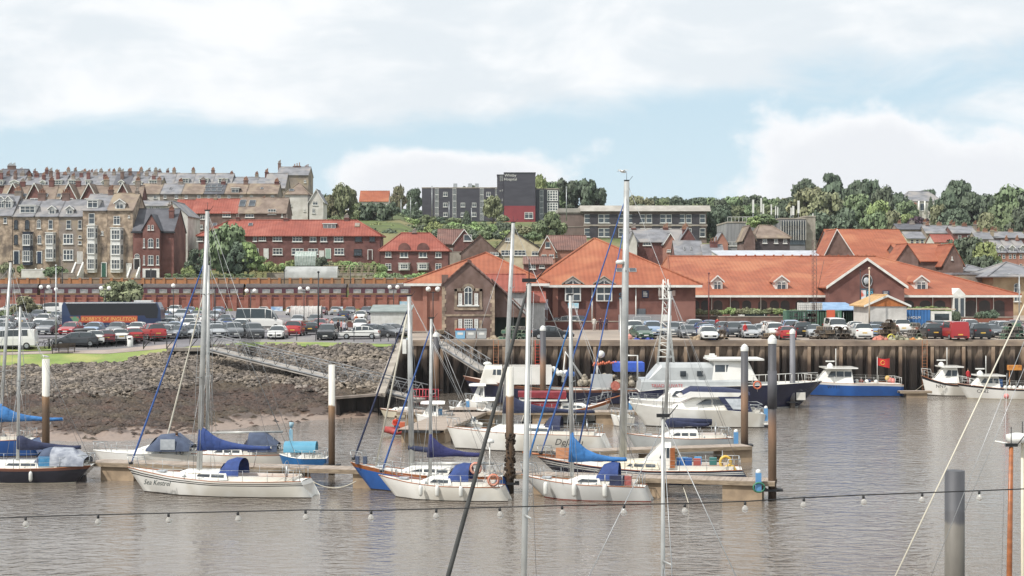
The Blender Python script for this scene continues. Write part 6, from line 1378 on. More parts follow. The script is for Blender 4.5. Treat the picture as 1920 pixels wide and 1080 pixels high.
# ---------------------------------------------------------------- lamps, poles, signs, fences
def globe_lamp(px, pyt, pyb, Y, two=True, where=''):
    s = Y/F; b = P(px, pyb, Y); b.z = ground_z(b.x, Y); h = P(px, pyt, Y).z-b.z
    t = thing('street_lamp', None, 'street lamp', b, 0, 'globe street lamps'); auto(t, 'lamp post with '+('two white globes' if two else 'one white globe'), where)
    p_ = MB().tube([(0, 0, 0), (0, 0, 1)], .09, 8).tube([(0, 0, 1), (0, 0, h-.2)], .055, 8)
    g = []
    if two: p_.tube([(-.55, 0, h-.25), (0, 0, h-.35), (.55, 0, h-.25)], .04, 5); g = [(-.55, h+.05), (.55, h+.05)]
    else: g = [(0, h+.1)]
    p_.ob('post', DARK if two else DARK, t)
    for x, z in g: MB().ball((x, 0, z), .3, 12, 8).ob('globe', LAMPG, t)
for a in ((84, 539, 600, 230), (197, 541, 600, 225), (470, 546, 604, 225), (570, 542, 605, 225), (738, 539, 600, 228), (812, 543, 615, 185)): globe_lamp(*a, two=True, where='in the left car park')
globe_lamp(325, 537, 612, 222, False, 'left of the blue stay'); globe_lamp(105, 544, 612, 235, False, 'left of the coach')
def pole(name, label, cat, px, pyt, pyb, Y, r_, m, arm=0, group=None):
    b = P(px, pyb, Y); h = P(px, pyt, Y).z-b.z; t = thing(name, label, cat, b, 0, group); mb = MB().tube([(0, 0, -.5), (0, 0, h)], [r_, r_*.7], 8)
    mb.ob('post', m, t)
    if arm: MB().tube([(0, 0, h), (arm*.7, 0, h+.15), (arm, 0, h+.1)], .05, 5).cb((arm*1.1, 0, h+.08), (.7, .25, .12)).ob('lamp_head', STEEL, t)
    else: MB().ball((0, 0, h+.1), r_*1.6, 8, 6).ob('cap', m, t)
    return t
pole('lamp_post', 'slim black lamp post between the black and red cars', 'lamp post', 597, 512, 633, 178, .09, DARK); pole('lamp_post', 'black post standing left of the minibus in the car park', 'lamp post', 403, 541, 625, 185, .08, DARK)
pole('lamp_post', 'dark post before the arched terrace doors', 'lamp post', 117, 506, 545, 316, .12, DARK); pole('lamp_post', 'dark thin lamp post above the street wall at centre', 'lamp post', 657, 504, 540, 318, .1, DARK); pole('lamp_post', 'dark thin lamp post by the grey curved shelter', 'lamp post', 533, 510, 540, 318, .1, DARK)
pole('lamp_post', 'dark lamp post before the garage of the brick villa', 'lamp post', 283, 506, 545, 316, .1, DARK)
pole('lamp_post', 'dark red lamp post in front of the supermarket arcade', 'lamp post', 1329, 514, 600, 212, .09, pm('#6d3a38', name='post_maroon')); pole('flag_pole', 'plain buff pole in front of the central gable', 'pole', 1630, 505, 605, 190, .1, mk('buff_pole', '#c9b59e', rough=.6))
pole('lamp_post', 'black ornamental lamp before the round emblem', 'lamp post', 1613, 508, 596, 215, .07, DARK); pole('lamp_post', 'tall grey lamp post by the station building', 'lamp post', 1911, 515, 600, 215, .09, STEEL, -1.6)
pole('lamp_post', 'white lamp post left of the parked cars near the verge', 'lamp post', 105, 500, 655, 160, .07, STEEL, -.0); pole('lamp_post', 'white street light with curved arm above the cabin', 'lamp post', 772, 533, 590, 240, .08, STEEL, -1.7)
for px, Y, yt, yb in ((1062, 400, 352, 410), (842, 480, 380, 420), (752, 470, 376, 412), (770, 470, 372, 412), (884, 520, 392, 420), (808+2, 520, 350, 412)): 
    t = pole('lamp_post', None, 'lamp post', px, yt, yb, Y, .12, STEEL, 0, 'slim light poles near the hospital'); auto(t, 'slim pale pole', 'near the hospital')
# lattice radio mast by the containers
t = thing('lattice_mast', 'slender dark lattice mast in front of the orange roof', 'mast', P(1527, 600, 199)); mb = MB(); h = (600-465)*199/F+1
for x, y in ((-.28, 0), (.28, 0), (0, .5)): mb.tube([(x, y, -.4), (x, y, h)], .03, 4)
for k in range(20):
    z = k*h/20; mb.tube([(-.28, 0, z), (.28, 0, z+h/20)], .02, 3).tube([(.28, 0, z), (0, .5, z+h/20)], .02, 3)
mb.tube([(.28, 0, 3), (1.2, 0, h*.75)], .03, 4).ob('lattice', pm('#5a4640', name='rusty_dark'), t); MB().tube([(0, .2, h), (0, .2, h+.8)], .02, 4).ob('aerial', DARK, t)
# signs on the wall
for i, (px, py, w_, h_, c, lb) in enumerate(((519, 581, 22, 12, '#7fa3c9', 'blue and white parking notice on the railway wall behind minibus'), (633, 581, 20, 12, '#b9cfe0', 'pale blue parking notice on railway wall at centre'), (690, 580, 17, 11, '#6b9cc4', 'blue parking notice on railway wall right of the centre'), (452, 582, 12, 8, '#7fa9d2', 'small blue notice left of the minibus on the wall'), (757, 570, 15, 10, '#8fc2d6', 'pale turquoise board above the white cabin'), (1075, 573, 20, 10, '#7cc0d6', 'turquoise sign board before the supermarket wing'), (1021, 571, 13, 20, '#7d85a8', 'white edged trolley sign at the left of the supermarket wing'))):
    Y = 303.9 if px < 750 and py > 575 else 206; s = Y/F; b = P(px, py, Y); t = thing('notice_board', lb, 'sign', (b.x, Y, b.z)); a = w_*s/2; c_ = h_*s/2
    MB().bx(-a, -.06, -c_, a, 0, c_).ob('panel', mk('notice_'+c[1:], c, '#d9e0e4', sc=1.1, rough=.5, det=1), t)
    if Y < 300: MB().tube([(-a*.7, .03, -c_), (-a*.7, .03, 5.4-b.z)], .04, 5).tube([(a*.7, .03, -c_), (a*.7, .03, 5.4-b.z)], .04, 5).ob('legs', STEEL, t)
    else: MB().bx(-a-.05, -.08, -c_-.05, a+.05, -.0, -c_).bx(-a-.05, -.08, c_, a+.05, 0, c_+.05).ob('frame', STEEL, t)
# cycle shelter with clear hoops
t = thing('trolley_shelter', 'clear barrel-roofed trolley shelter in front of the railway wall', 'shelter', (P(573, 590, 245).x, 245, 5.7)); a = 2.3
MB().loft([[(x, 1.1-1.1*cos(pi*i/10), 2.3*sin(pi*i/10)**.6) for i in range(11)] for x in (-a, 0, a)]).ob('glazing', mk('shelter_plastic', '#b9b6b2', '#a4a09d', sc=2, rough=.25), t); fr = MB()
for k in range(8): x = -a+k*2*a/7; fr.tube([(x, 1.1-1.14*cos(pi*i/10), 2.34*sin(pi*i/10)**.6) for i in range(11)], .045, 4)
fr.ob('hoop_frame', WHT, t)
def rail_fence(name, label, pts, hh, npost, m, rails=(1.0,), r_=.03):
    t = thing(name, label, 'railing', pts[0]); o = Vector(pts[0]); P0 = [Vector(p)-o for p in pts]; mb = MB()
    for rz_ in rails: mb.tube([p+Vector((0, 0, hh*rz_)) for p in P0], r_, 4)
    mb.ob('rail', m, t); pmh = MB().tube([(0, 0, -.1), (0, 0, hh)], .045, 5).mesh('post', m)
    seg = [(b-a).length for a, b in zip(P0, P0[1:])]; T_ = sum(seg)
    for k in range(npost):
        d = T_*k/max(1, npost-1); i = 0
        while i < len(seg)-1 and d > seg[i]: d -= seg[i]; i += 1
        p = P0[i].lerp(P0[i+1], min(1, d/seg[i])); mkob('post', pmh, t, p)
def gp(px, py):
    Y = hitY(px, py)
    v = P(px, py, Y); v.z = ground_z(v.x, Y); return v
rail_fence('railing', 'black railing along the footpath left of the gangway', [gp(165, 655), gp(250, 648), gp(290, 646)], 1.1, 8, DARK, (1, .55))
rail_fence('railing', 'black post and rail fence along the grass before the cars', [gp(398, 640), gp(480, 640), gp(560, 639), gp(700, 641)], 1.0, 9, DARK, (.95,))
rail_fence('railing', 'low steel rail along the lower edge of the car park', [gp(700, 640), gp(742, 641)], .9, 4, DARK, (.95, .5))
rail_fence('railing', 'dark railing above the street wall on the left', [P(0, 523, 319.9), P(300, 523, 319.9)], .9, 20, DARK, (1, .5)) if False else None
for i, (px, py) in enumerate(((178, 646), (92, 656), (211, 648))):
    v = gp(px, py); t = thing('bollard', ['black wooden bollard beside the bench', 'black bollard left of the lamp at the verge', 'black bollard right of the bench'][i], 'bollard', v); MB().tube([(0, 0, 0), (0, 0, 1)], .08, 8).ball((0, 0, 1.02), .1, 8, 6).ob('post', BLACK, t)
v = gp(244, 650); t = thing('litter_bin', 'white litter bin on the grass bank left of the gangway entrance', 'bin', v); MB().lathe((0, 0, 0), [(.3, 0), (.32, .95), (.2, 1.1), (0, 1.1)], 12).ob('body', WHT, t); MB().bx(-.15, -.33, .75, .15, -.3, .9).ob('slot', BLACK, t)
def bench(px, py, rz, label):
    t = thing('park_bench', label, 'bench', gp(px, py), rz, 'benches on the footpath'); a = .85
    m = mk('bench_wood', '#4a4038', '#3b332d', sc=3, rough=.9)
    sb = MB(); bb = MB()
    for k in range(3): sb.bx(-a, -.2+k*.15, .43, a, -.08+k*.15, .47); bb.bx(-a, .27, .58+k*.14, a, .3, .68+k*.14)
    sb.ob('seat', m, t); bb.ob('backrest', m, t)
    for sx in (-.75, .75): MB().bx(sx-.04, -.2, 0, sx+.04, -.12, .6).bx(sx-.04, .24, 0, sx+.04, .31, .95).bx(sx-.04, -.2, .6, sx+.04, .3, .65).ob('side_frame', m, t)
bench(125, 662, .25, 'dark slatted wooden bench on the footpath at the left'); bench(113, 664, .3, 'second dark bench overlapping the slatted bench at its left')
# bicycles / motorbike by the white van
def bicycle(px, py, rz, c, label):
    t = thing('bicycle', label, 'bicycle', gp(px, py), rz); fm_ = pm(c, name='bike'); w_ = MB().tube([(.33*cos(2*pi*i/16), 0, .33*sin(2*pi*i/16)) for i in range(17)], .025, 5).mesh('wheel', RUBBER)
    for x in (-.5, .5): mkob('wheel', w_, t, (x, 0, .34))
    MB().tube([(-.5, 0, .34), (-.3, 0, .85), (.15, 0, .85), (.5, 0, .34), (0, 0, .3), (-.3, 0, .8)], .025, 5).tube([(0, 0, .3), (.15, 0, .9)], .025, 5).ob('frame', fm_, t); MB().tube([(-.35, -.25, 1), (-.3, 0, .98), (-.35, .25, 1)], .02, 5).ob('handlebar', BLACK, t); MB().cb((.17, 0, .95), (.25, .12, .06)).ob('saddle', BLACK, t)
bicycle(88, 654, .3, '#2a2a2a', 'black bicycle leaning by the grey estate'); bicycle(97, 655, .8, '#d0d0d0', 'pale framed bicycle beside the black bicycle'); bicycle(1700-12, 640, 0, '#8a8a8a', 'grey bicycle among the gear on the quay')
# ---------------------------------------------------------------- people
SKIN = mk('skin', '#c59478', rough=.6)
def person(loc, rz, top, bottom, label, hair='#4a3626', pose='stand', sc=1.0):
    t = thing('person', label, 'person', loc, rz)
    if pose == 'stand':
        V = [(0, 0, .95), (0, 0, 1.15), (0, 0, 1.38), (0, 0, 1.5), (0, -.01, 1.62), (-.1, 0, .9), (-.11, -.02, .5), (-.12, .02, .08), (-.12, -.12, .04), (.1, 0, .9), (.12, .03, .5), (.13, .06, .08), (.13, -.08, .04), (-.19, 0, 1.4), (-.25, .02, 1.12), (-.24, -.08, .86), (.19, 0, 1.4), (.25, 0, 1.12), (.24, -.1, .88), (-.24, -.1, .78), (.24, -.12, .8)]
    else:
        V = [(0, 0, .5), (0, .02, .72), (0, .02, .95), (0, 0, 1.07), (0, -.02, 1.2), (-.1, -.05, .5), (-.12, -.45, .5), (-.12, -.48, .08), (-.12, -.6, .04), (.1, -.05, .5), (.12, -.45, .5), (.12, -.48, .08), (.12, -.6, .04), (-.19, 0, .97), (-.25, -.05, .7), (-.2, -.3, .62), (.19, 0, .97), (.25, -.05, .7), (.2, -.3, .62), (-.18, -.38, .62), (.18, -.38, .62)]
    E = [(0, 1), (1, 2), (2, 3), (3, 4), (0, 5), (5, 6), (6, 7), (7, 8), (0, 9), (9, 10), (10, 11), (11, 12), (2, 13), (13, 14), (14, 15), (2, 16), (16, 17), (17, 18), (15, 19), (18, 20)]
    Rr = [(.15, .11), (.145, .10), (.16, .10), .055, .085, .085, .06, .042, .035, .085, .06, .042, .035, .06, .045, .033, .06, .045, .033, .035, .035]
    key = pose
    if key not in PB: PB[key] = smesh(V, E, Rr, 1)
    me = PB[key].copy(); me.materials.clear()
    for m_ in (SKIN, pm(top, name='cloth', rough=.9), pm(bottom, name='cloth', rough=.9), BLACK): me.materials.append(m_)
    zt = .93 if pose == 'stand' else .6; zs = 1.45 if pose == 'stand' else 1.02
    for f in me.polygons:
        c = f.center; i = 0
        if c.z > zs+.02: i = 0
        elif pose == 'stand': i = 1 if c.z > .93 or (abs(c.x) > .17 and c.z > .87) else (0 if abs(c.x) > .19 and c.z > .7 else (2 if c.z > .1 else 3))
        else: i = 1 if c.z > .6 else (2 if c.z > .1 else 3)
        f.material_index = i
    mkob('body', me, t)
    hz = V[4][2]; MB().ball((V[4][0], V[4][1]+.02, hz+.045), .1, 10, 7, 0, (1, 1, .9)).ob('hair', pm(hair, name='hair', rough=.9), t)
    fc = MB()
    for sx in (-1, 1): fc.ball((sx*.03, V[4][1]-.085, hz+.01), .012, 6, 4)
    fc.ball((0, V[4][1]-.095, hz-.02), .014, 6, 4).ob('face_features', mk('face_dark', '#5c3b30', rough=.6), t)
    t.scale = (sc, sc, sc); return t
PB = {}
def pat(px, py, Y, *a, z=None, **k):
    v = P(px, py, Y)
    if z is None: v.z = ground_z(v.x, Y)+.02
    else: v.z = z
    return person(v, *a, **k)
pat(646, 634, 182, .3, '#c9c6cc', '#5a5f70', 'person in pale top standing beside the white side-on saloon'); pat(640, 632, 184, 2, '#b07a78', '#30343c', 'person in pink top left of the person in pale top'); pat(634, 632, 186, 1, '#4a3f44', '#2c2c30', 'person in dark clothes among the group by the cars'); pat(622, 630, 190, -.4, '#c79a92', '#55585f', 'person in salmon top at left of the car park group'); pat(613+2, 628, 192, 0, '#9a8f90', '#3a3d45', 'person in grey top beyond the black car')
pat(668, 618, 215, .4, '#c86a3e', '#3d3d3d', 'person in orange jacket behind the low brick wall'); pat(545, 590, 262, 0, '#7a3a36', '#2c2c2c', 'person in dark red by the trolley shelter')
pat(1114, 605, 200, .3, '#dad7d0', '#cfccc6', 'person in white clothing standing by the supermarket brick wall'); pat(1126, 603, 201, -.3, '#4a2f3c', '#2c2830', 'person in maroon top right of the person in white'); pat(1137, 603, 201, .6, '#5b4b58', '#2e2c34', 'person in dusky top, rightmost of three by fence'); pat(1345, 604, 196, 0, '#b03436', '#3a2a2a', 'person in red working among the parked cars')
pat(1397, 634, 173, .5, '#c23a3c', '#44464d', 'person in red top walking on the quay among the cars')
pat(1432, 636, 171.5, -.6, '#c9c7c3', '#4a4c52', 'person in white top by the low pot heap')
# ---------------------------------------------------------------- boats
def interp(t, tab):
    for (a, x), (b, y) in zip(tab, tab[1:]):
        if t <= b: q = (t-a)/(b-a); q = q*q*(3-2*q)*.5+q*.5; return x+(y-x)*q
    return tab[-1][1]
def hull(root, L, B, fb, fm, fs, rake, tr, side, stripe=None, boot=None, anti=ANTIF, style='sail', tb=.55, topcol=None, name='hull'):
    """lofted hull: bow at -L/2, stern at +L/2; fb/fm/fs freeboard; tb transom breadth factor. returns (deck height fn, half breadth fn)"""
    N = 22
    def zs(t): return fm+(fb-fm)*max(0, 1-t/.62)**1.8+(fs-fm)*max(0, (t-.62)/.38)**1.6
    if style == 'sail': bt = [(0, .015), (.12, .36), (.3, .76), (.55, 1), (.8, .9), (1, tb)]
    else: bt = [(0, .02), (.1, .40), (.25, .76), (.5, 1), (1, tb)]
    def hb(t): return interp(t, bt)*B/2
    lev = [-.5, -.14, .0, .05, .3, .6, .74, .80, .85, .905, 1.0] if stripe else [-.5, -.14, 0, .05, .3, .6, .85, 1.0]
    secs = []
    for i in range(N+1):
        t = i/N; z1 = zs(t); b = hb(t); sec = []
        bow = max(0, 1-t/.3)
        for f in lev:
            z = f*z1 if f > .06 or f < 0 and False else (f*1.0 if f < 0 else f*z1*1.0)
            if f < 0: z = f*1.1
            ff = max(0, min(1, f)); sh = (1-ff)
            if style == 'sail': wdt = b*(1-sh**1.6*(.16+.62*bow))
            else: wdt = b*(1-sh**1.1*(.14+.52*bow))
            if f < 0: wdt = b*(.35 if f < -.3 else .72)*(1-.9*bow)
            x = -L/2+t*L+rake*sh*(1-t)**4*(1 if f >= 0 else 1.15)+tr*sh*max(0, (t-.75)/.25)**1.5*(1 if f >= 0 else .6)
            sec.append((x, wdt, z))
        secs.append(sec)
    port = [[(x, -y, z) for x, y, z in s] for s in secs]; K = len(lev)
    def mf(i, k):
        if k < 2: return 1
        if k == 2: return 2
        if stripe and k in (6, 8): return 3
        if topcol is not None and k == K-2: return 4
        return 0
    mb = MB(); mb.loft(port, mfun=mf).loft(secs, mfun=mf)
    e = port[-1]+secs[-1][::-1]; mb.face(e, 0)
    b0 = port[0]+secs[0][::-1]; mb.face(b0, 0)
    mb.ob(name, [side, anti, boot or ANTIF, stripe or side, topcol or side], root)  # default dark boot band also carries painted waterline shade and reflection
    dk = MB(); dsec = []
    for i in range(N+1):
        t = i/N; x0 = port[i][-1][0]; b = hb(t); z1 = zs(t); dsec.append([(x0, -b*.985, z1-.012), (x0, -b*.5, z1+.03), (x0, 0, z1+.05), (x0, b*.5, z1+.03), (x0, b*.985, z1-.012)])
    dk.loft(dsec).ob('deck', GELD, root)
    rail = MB()
    for sy in (-1, 1): rail.tube([(s[-1][0], sy*s[-1][1]*.99, s[-1][2]+.015) for s in secs], .028, 4)
    rail.ob('toe_rail', TEAK if (topcol or style == 'sail') else GELW, root)
    return zs, hb
def cabin(root, xa, xb, w0, w1, z0, h, mt, sf=.7, sb=.15, win=True, name='cabin', round_=.12, wm=GL, wins=3, wh=(.35, .8), tumb=.9):
    """coachroof or wheelhouse: sf/sb slope lengths fore and aft"""
    mb = MB(); w0, w1 = w0/2, w1/2
    secs = []
    for x, zz, w_ in ((xa, 0, w0), (xa+sf*.9, h*.86, w0+(w1-w0)*.3), (xa+sf*1.05+.02, h, w0+(w1-w0)*.35), (xb-sb*1.05-.02, h, w1), (xb-sb*.9, h*.86, w1), (xb, 0, w1)):
        r_ = round_
        secs.append([(x, -w_, z0), (x, -w_*(1-(1-tumb)*.7*(zz > 0)), z0+zz*.8), (x, -w_*tumb+r_, z0+zz), (x, 0, z0+zz*1.03), (x, w_*tumb-r_, z0+zz), (x, w_*(1-(1-tumb)*.7*(zz > 0)), z0+zz*.8), (x, w_, z0)])
    mb.loft(secs, sm=False); mb.face(secs[-1]); mb.ob(name, mt, root)
    if win:
        L = xb-xa; a0 = xa+sf*(1.0 if sf > .5 else 1.2)+.06; a1 = xb-max(sb, .15)*1.15; n = wins; g = (a1-a0)/n
        for i in range(n):
            for sy in (-1, 1):
                m_ = MB()
                def yy(x, f): q = (x-xa)/L; w_ = w0+(w1-w0)*min(1, q*1.1); return sy*(w_*(1-(1-tumb)*.7*f/.8)+.006)
                x0, x1 = a0+i*g+.05, a0+(i+1)*g-.05
                s0 = sf*.35 if (i == 0 and sf > .5) else 0
                m_.add([(x0-s0*.3, yy(x0, wh[0]), z0+h*wh[0]), (x1, yy(x1, wh[0]), z0+h*wh[0]), (x1, yy(x1, wh[1]), z0+h*wh[1]), (x0+s0*.5, yy(x0, wh[1]), z0+h*wh[1]),
                        (x0-s0*.3, yy(x0, wh[0])-sy*.03, z0+h*wh[0]), (x1, yy(x1, wh[0])-sy*.03, z0+h*wh[0]), (x1, yy(x1, wh[1])-sy*.03, z0+h*wh[1]), (x0+s0*.5, yy(x0, wh[1])-sy*.03, z0+h*wh[1])], [(0, 1, 2, 3), (4, 7, 6, 5), (0, 4, 5, 1), (3, 2, 6, 7), (0, 3, 7, 4), (1, 5, 6, 2)])
                m_.ob('side_window', wm, root)
def windscreen(root, xa, z0, h, sf, w_, m=GL, lo=.3, hi=.82):
    a = MB(); w_ = w_/2*.85
    x0, x1 = xa+sf*.9*lo/.86-.015, xa+sf*.9*hi/.86-.015
    for k in range(3):
        y0, y1 = -w_+2*w_*k/3+.04, -w_+2*w_*(k+1)/3-.04
        a.add([(x0, y0, z0+h*lo), (x0, y1, z0+h*lo), (x1, y1*.92, z0+h*hi), (x1, y0*.92, z0+h*hi)], [(0, 1, 2, 3)])
    a.ob('windscreen', m, root)
def mast_rig(root, x, zt, z0, lean, L, zs, hb, furl=None, r_=.085, boom=None, cover=None, spread=2, back=True, furl_to=None, stays=True, radome=None, bz=None, blen=None, col_=ALU, coverh=.55, lines=True):
    """lean = x shift of the masthead. boom: length aft. cover: canvas material"""
    top = Vector((x+lean, 0, zt)); bot = Vector((x, 0, z0))
    def at(f): return bot.lerp(top, f)
    me = MB().tube([bot, at(.5), top], [r_, r_*.95, r_*.72], 10, ell=1.35).ob('mast', col_, root)
    hd = MB().cb((top.x, 0, top.z+.05), (.3, .1, .08)).tube([top, top+Vector((0, 0, .5))], .012, 4).tube([top+Vector((.15, 0, .05)), top+Vector((.35, 0, .3))], .012, 4); hd.ob('masthead_gear', BLACK, me)
    w_ = MB(); fs = [.52] if spread == 1 else [.36, .68]; sp = MB()
    for f in fs:
        p = at(f); b_ = hb(.5)*(.8 if f < .5 else .62)
        for sy in (-1, 1): sp.tube([p, p+Vector((.12, sy*b_, .06))], [.035, .02], 5)
    if spread: sp.ob('spreaders', col_, me)
    if stays:
        t = (x+L/2)/L+.03; dz = zs(min(1, t)); b_ = hb(min(1, t))*.95
        for sy in (-1, 1):
            pts = [Vector((x+.15, sy*b_, dz))]
            for f in fs: pts.append(at(f)+Vector((.12, sy*hb(.5)*(.8 if f < .5 else .62), .06)))
            pts.append(at(.97)); w_.tube(pts, .013, 3); w_.tube([Vector((x-.35, sy*b_, dz)), at(fs[0])], .013, 3); w_.tube([Vector((x+.5, sy*b_, dz)), at(fs[0])], .013, 3)
        if back: w_.tube([(L/2-.1, 0, zs(1)), top], .014, 3)
        if not furl: w_.tube([(-L/2+.1, 0, zs(0)), at(.97)], .014, 3)
        w_.ob('shrouds', WIRE, root)
    if furl:
        b = Vector((-L/2+.18, 0, zs(0)+.15)); tp = at(furl_to or .95); d = tp-b
        MB().tube([b, b+d*.03, b+d*.08, b+d*.5, b+d*.93, tp], [.02, .04, .06, .05, .036, .02], 7).ob('furled_headsail', furl, root)
        MB().lathe(b+Vector((0, 0, 0)), [(.03, 0), (.12, .02), (.12, .14), (.03, .16)], 10).ob('furling_drum', BLACK, root)
    if boom:
        bz = bz or (z0+1.1); gx = x+.1+lean*(bz-z0)/(zt-z0)
        MB().tube([(gx, 0, bz), (gx+boom, 0, bz+.08)], .07, 8).ob('boom', ALU if cover is None else WHT, root)
        if lines: MB().tube([(gx+boom*.97, 0, bz+.1), top], .010, 3).tube([(gx+boom*.8, 0, bz), (gx+boom*.75, 0, bz-1.0)], .02, 4).ob('topping_lift', WIRE, root)
        if cover:
            secs = []; n = 11; rr = random.Random(int(abs(x*100)))
            for i in range(n+1):
                t = i/n; xx = gx-.12+(boom+.1)*t; hh = (coverh*(1-t)**4+.10+.16*(1-t)) if t > 0 else coverh*1.1
                wv = .17*(1-t*.5)*(1+rr.uniform(-.1, .1)); sag = -.05*sin(pi*t*3)*(1 if rr.random() < .6 else .4)
                secs.append([(xx+.03*rr.uniform(-1, 1), wv*sin(q)*.95, bz+.07*t-.13+sag*.5+(hh+.12)*(.5-.5*cos(q))) for q in [2*pi*k/12 for k in range(12)]])
            mb = MB().loft(secs, closed=True); mb.face(secs[0]); mb.face(secs[-1]); mb.ob('sail_cover', cover, root)
            if coverh > .9: MB().tube([(gx-.1, 0, bz-.15), (gx-.08+lean*.05, 0, bz+coverh*1.15)], [.19, .10], 8).ob('mast_collar', cover, root)
    if radome: p = at(radome); MB().lathe((p.x-.3, 0, p.z), [(.05, -.12), (.26, -.1), (.28, .05), (.18, .14), (0, .15)], 12).ob('radome', WHT, root)
def rails(root, L, zs, hb, h=.62, n=7, xa=-.5, xb=.5, pul=True, m=STEEL):
    st = MB(); ln = MB(); pts = {1: [], -1: []}
    for k in range(n+1):
        t = .04+.92*k/n
        for sy in (-1, 1):
            p = Vector((-L/2+t*L, sy*max(.12, hb(t)*.95), zs(t))); st.tube([p, p+Vector((0, 0, h))], .014, 4); pts[sy].append(p)
    for sy in (-1, 1):
        for f in (1, .55): st.tube([p+Vector((0, 0, h*f)) for p in pts[sy]], .008, 3)
    st.ob('guard_rail', m, root)
    if pul:
        z = zs(0); MB().tube([(-L/2+.9, -hb(.1), z), (-L/2+.75, -hb(.1), z+h), (-L/2-.05, 0, z+h+.06), (-L/2+.75, hb(.1), z+h), (-L/2+.9, hb(.1), z)], .022, 5).tube([(-L/2+.1, 0, z), (-L/2-.02, 0, z+h)], .02, 5).ob('pulpit', m, root)
        z = zs(1); b = hb(.97)*.95; MB().tube([(L/2-.9, -b, z), (L/2-.8, -b, z+h), (L/2-.12, -b*.9, z+h), (L/2-.1, b*.9, z+h), (L/2-.8, b, z+h), (L/2-.9, b, z)], .022, 5).tube([(L/2-.12, -b*.8, z), (L/2-.12, -b*.8, z+h)], .02, 4).tube([(L/2-.12, b*.8, z), (L/2-.12, b*.8, z+h)], .02, 4).ob('pushpit', m, root)
def sprayhood(root, x, z, w_, h, L, m, front=True):
    secs = []
    for f, hh in ((0, .05), (.35, .85), (.7, 1.0), (1, .97)): secs.append([(x+L*f, w_/2*cos(pi*i/8), z+h*hh*sin(pi*i/8)**.6) for i in range(9)])
    MB().loft(secs).ob('sprayhood', m, root)
    if front: MB().add([(x+L*.1-.03, -w_*.3, z+h*.3), (x+L*.1-.03, w_*.3, z+h*.3), (x+L*.28-.05, w_*.27, z+h*.68), (x+L*.28-.05, -w_*.27, z+h*.68)], [(0, 1, 2, 3)]).ob('clear_panel', C_CLEAR, root)
def fender(v, label, c=WHT, r_=.11, h=.6, group=None):
    t = thing('fender', label, 'fender', v, 0, group); MB().lathe((0, 0, -h/2), [(.02, 0), (r_*.8, .06), (r_, .14), (r_, h-.14), (r_*.8, h-.06), (.03, h)], 10).ob('body', c, t)
    MB().tube([(0, 0, h/2), (0, .02, h/2+.45)], .012, 3).ob('rope', ROPE, t); return t
def wl(py): return H*F/(py-HY)
def mkboat(name, label, cat, px0, px1, py, bow=-1, yaw=0.0, B=None, Y=None, group=None, LL=None):
    """px0/px1: bow tip and stern columns (any order by bow side), py waterline row of the near side"""
    Y = Y or wl(py); s = Y/F; L = abs(px1-px0)*s; B = B or L*.31
    yc = Y+B*.5; xc = ((px0+px1)/2-960)*(Y+B*.3)/F; L = L*(1+B*.3/Y)
    t = thing(name, label, cat, (xc, yc, 0), (0 if bow < 0 else pi)+yaw, group)
    return t, L, B, s
def loc(root, x, y, z): return Matrix.Translation(root.location) @ Matrix.Rotation(root.rotation_euler[2], 4, 'Z') @ Vector((x, y, z))
def px2x(root, px, bow=-1):            # photo column -> hull x at the centre line
    xw = (px-960)*root.location.y/F-root.location.x; return xw*(1 if bow < 0 else -1)
def py2z(root, py): return H-(py-HY)*root.location.y/F
def cockpit(root, x0, x1, w_, z, m=GELD, wheel=True, dark=True):
    mb = MB()
    for sy in (-1, 1): mb.bx(x0, sy*w_/2-.06*sy, z-.02, x1, sy*w_/2+.08*sy, z+.24)
    mb.bx(x1-.1, -w_/2, z-.02, x1, w_/2, z+.18); mb.ob('cockpit_coaming', GELW, root)
    MB().bx(x0, -w_/2+.08, z+.052, x1-.12, w_/2-.08, z+.075).ob('cockpit_sole', TEAK if dark else m, root)
    if wheel: xw = x1-.6; MB().tube([(xw, .42*cos(2*pi*i/16), z+.62+.42*sin(2*pi*i/16)) for i in range(17)], .018, 4).tube([(xw, 0, z), (xw, 0, z+.75)], .06, 6).ob('steering_wheel', STEEL, root)
def name_on(root, body, size, x, y, z, m=BLACK, shear=.3, rz=0.0, rot=0): return text(body, size, m, root, (x, y, z), rz=rz, name='name_lettering', shear=shear)
def deck_gear(root, L, zs, hb, seed):
    r = random.Random(seed); g = MB()
    for k in range(6): t = r.uniform(.3, .95); g.tube([(-L/2+t*L, r.choice((-1, 1))*hb(t)*.6, zs(t)+.03), (-L/2+t*L, r.choice((-1, 1))*hb(t)*.6, zs(t)+.16)], .06, 7)
    g.ob('winches', STEEL, root); h = MB()
    h.bx(-L*.33, -.25, zs(.18)+.04, -L*.33+.5, .25, zs(.18)+.11); h.ob('hatches', C_CLEAR, root)
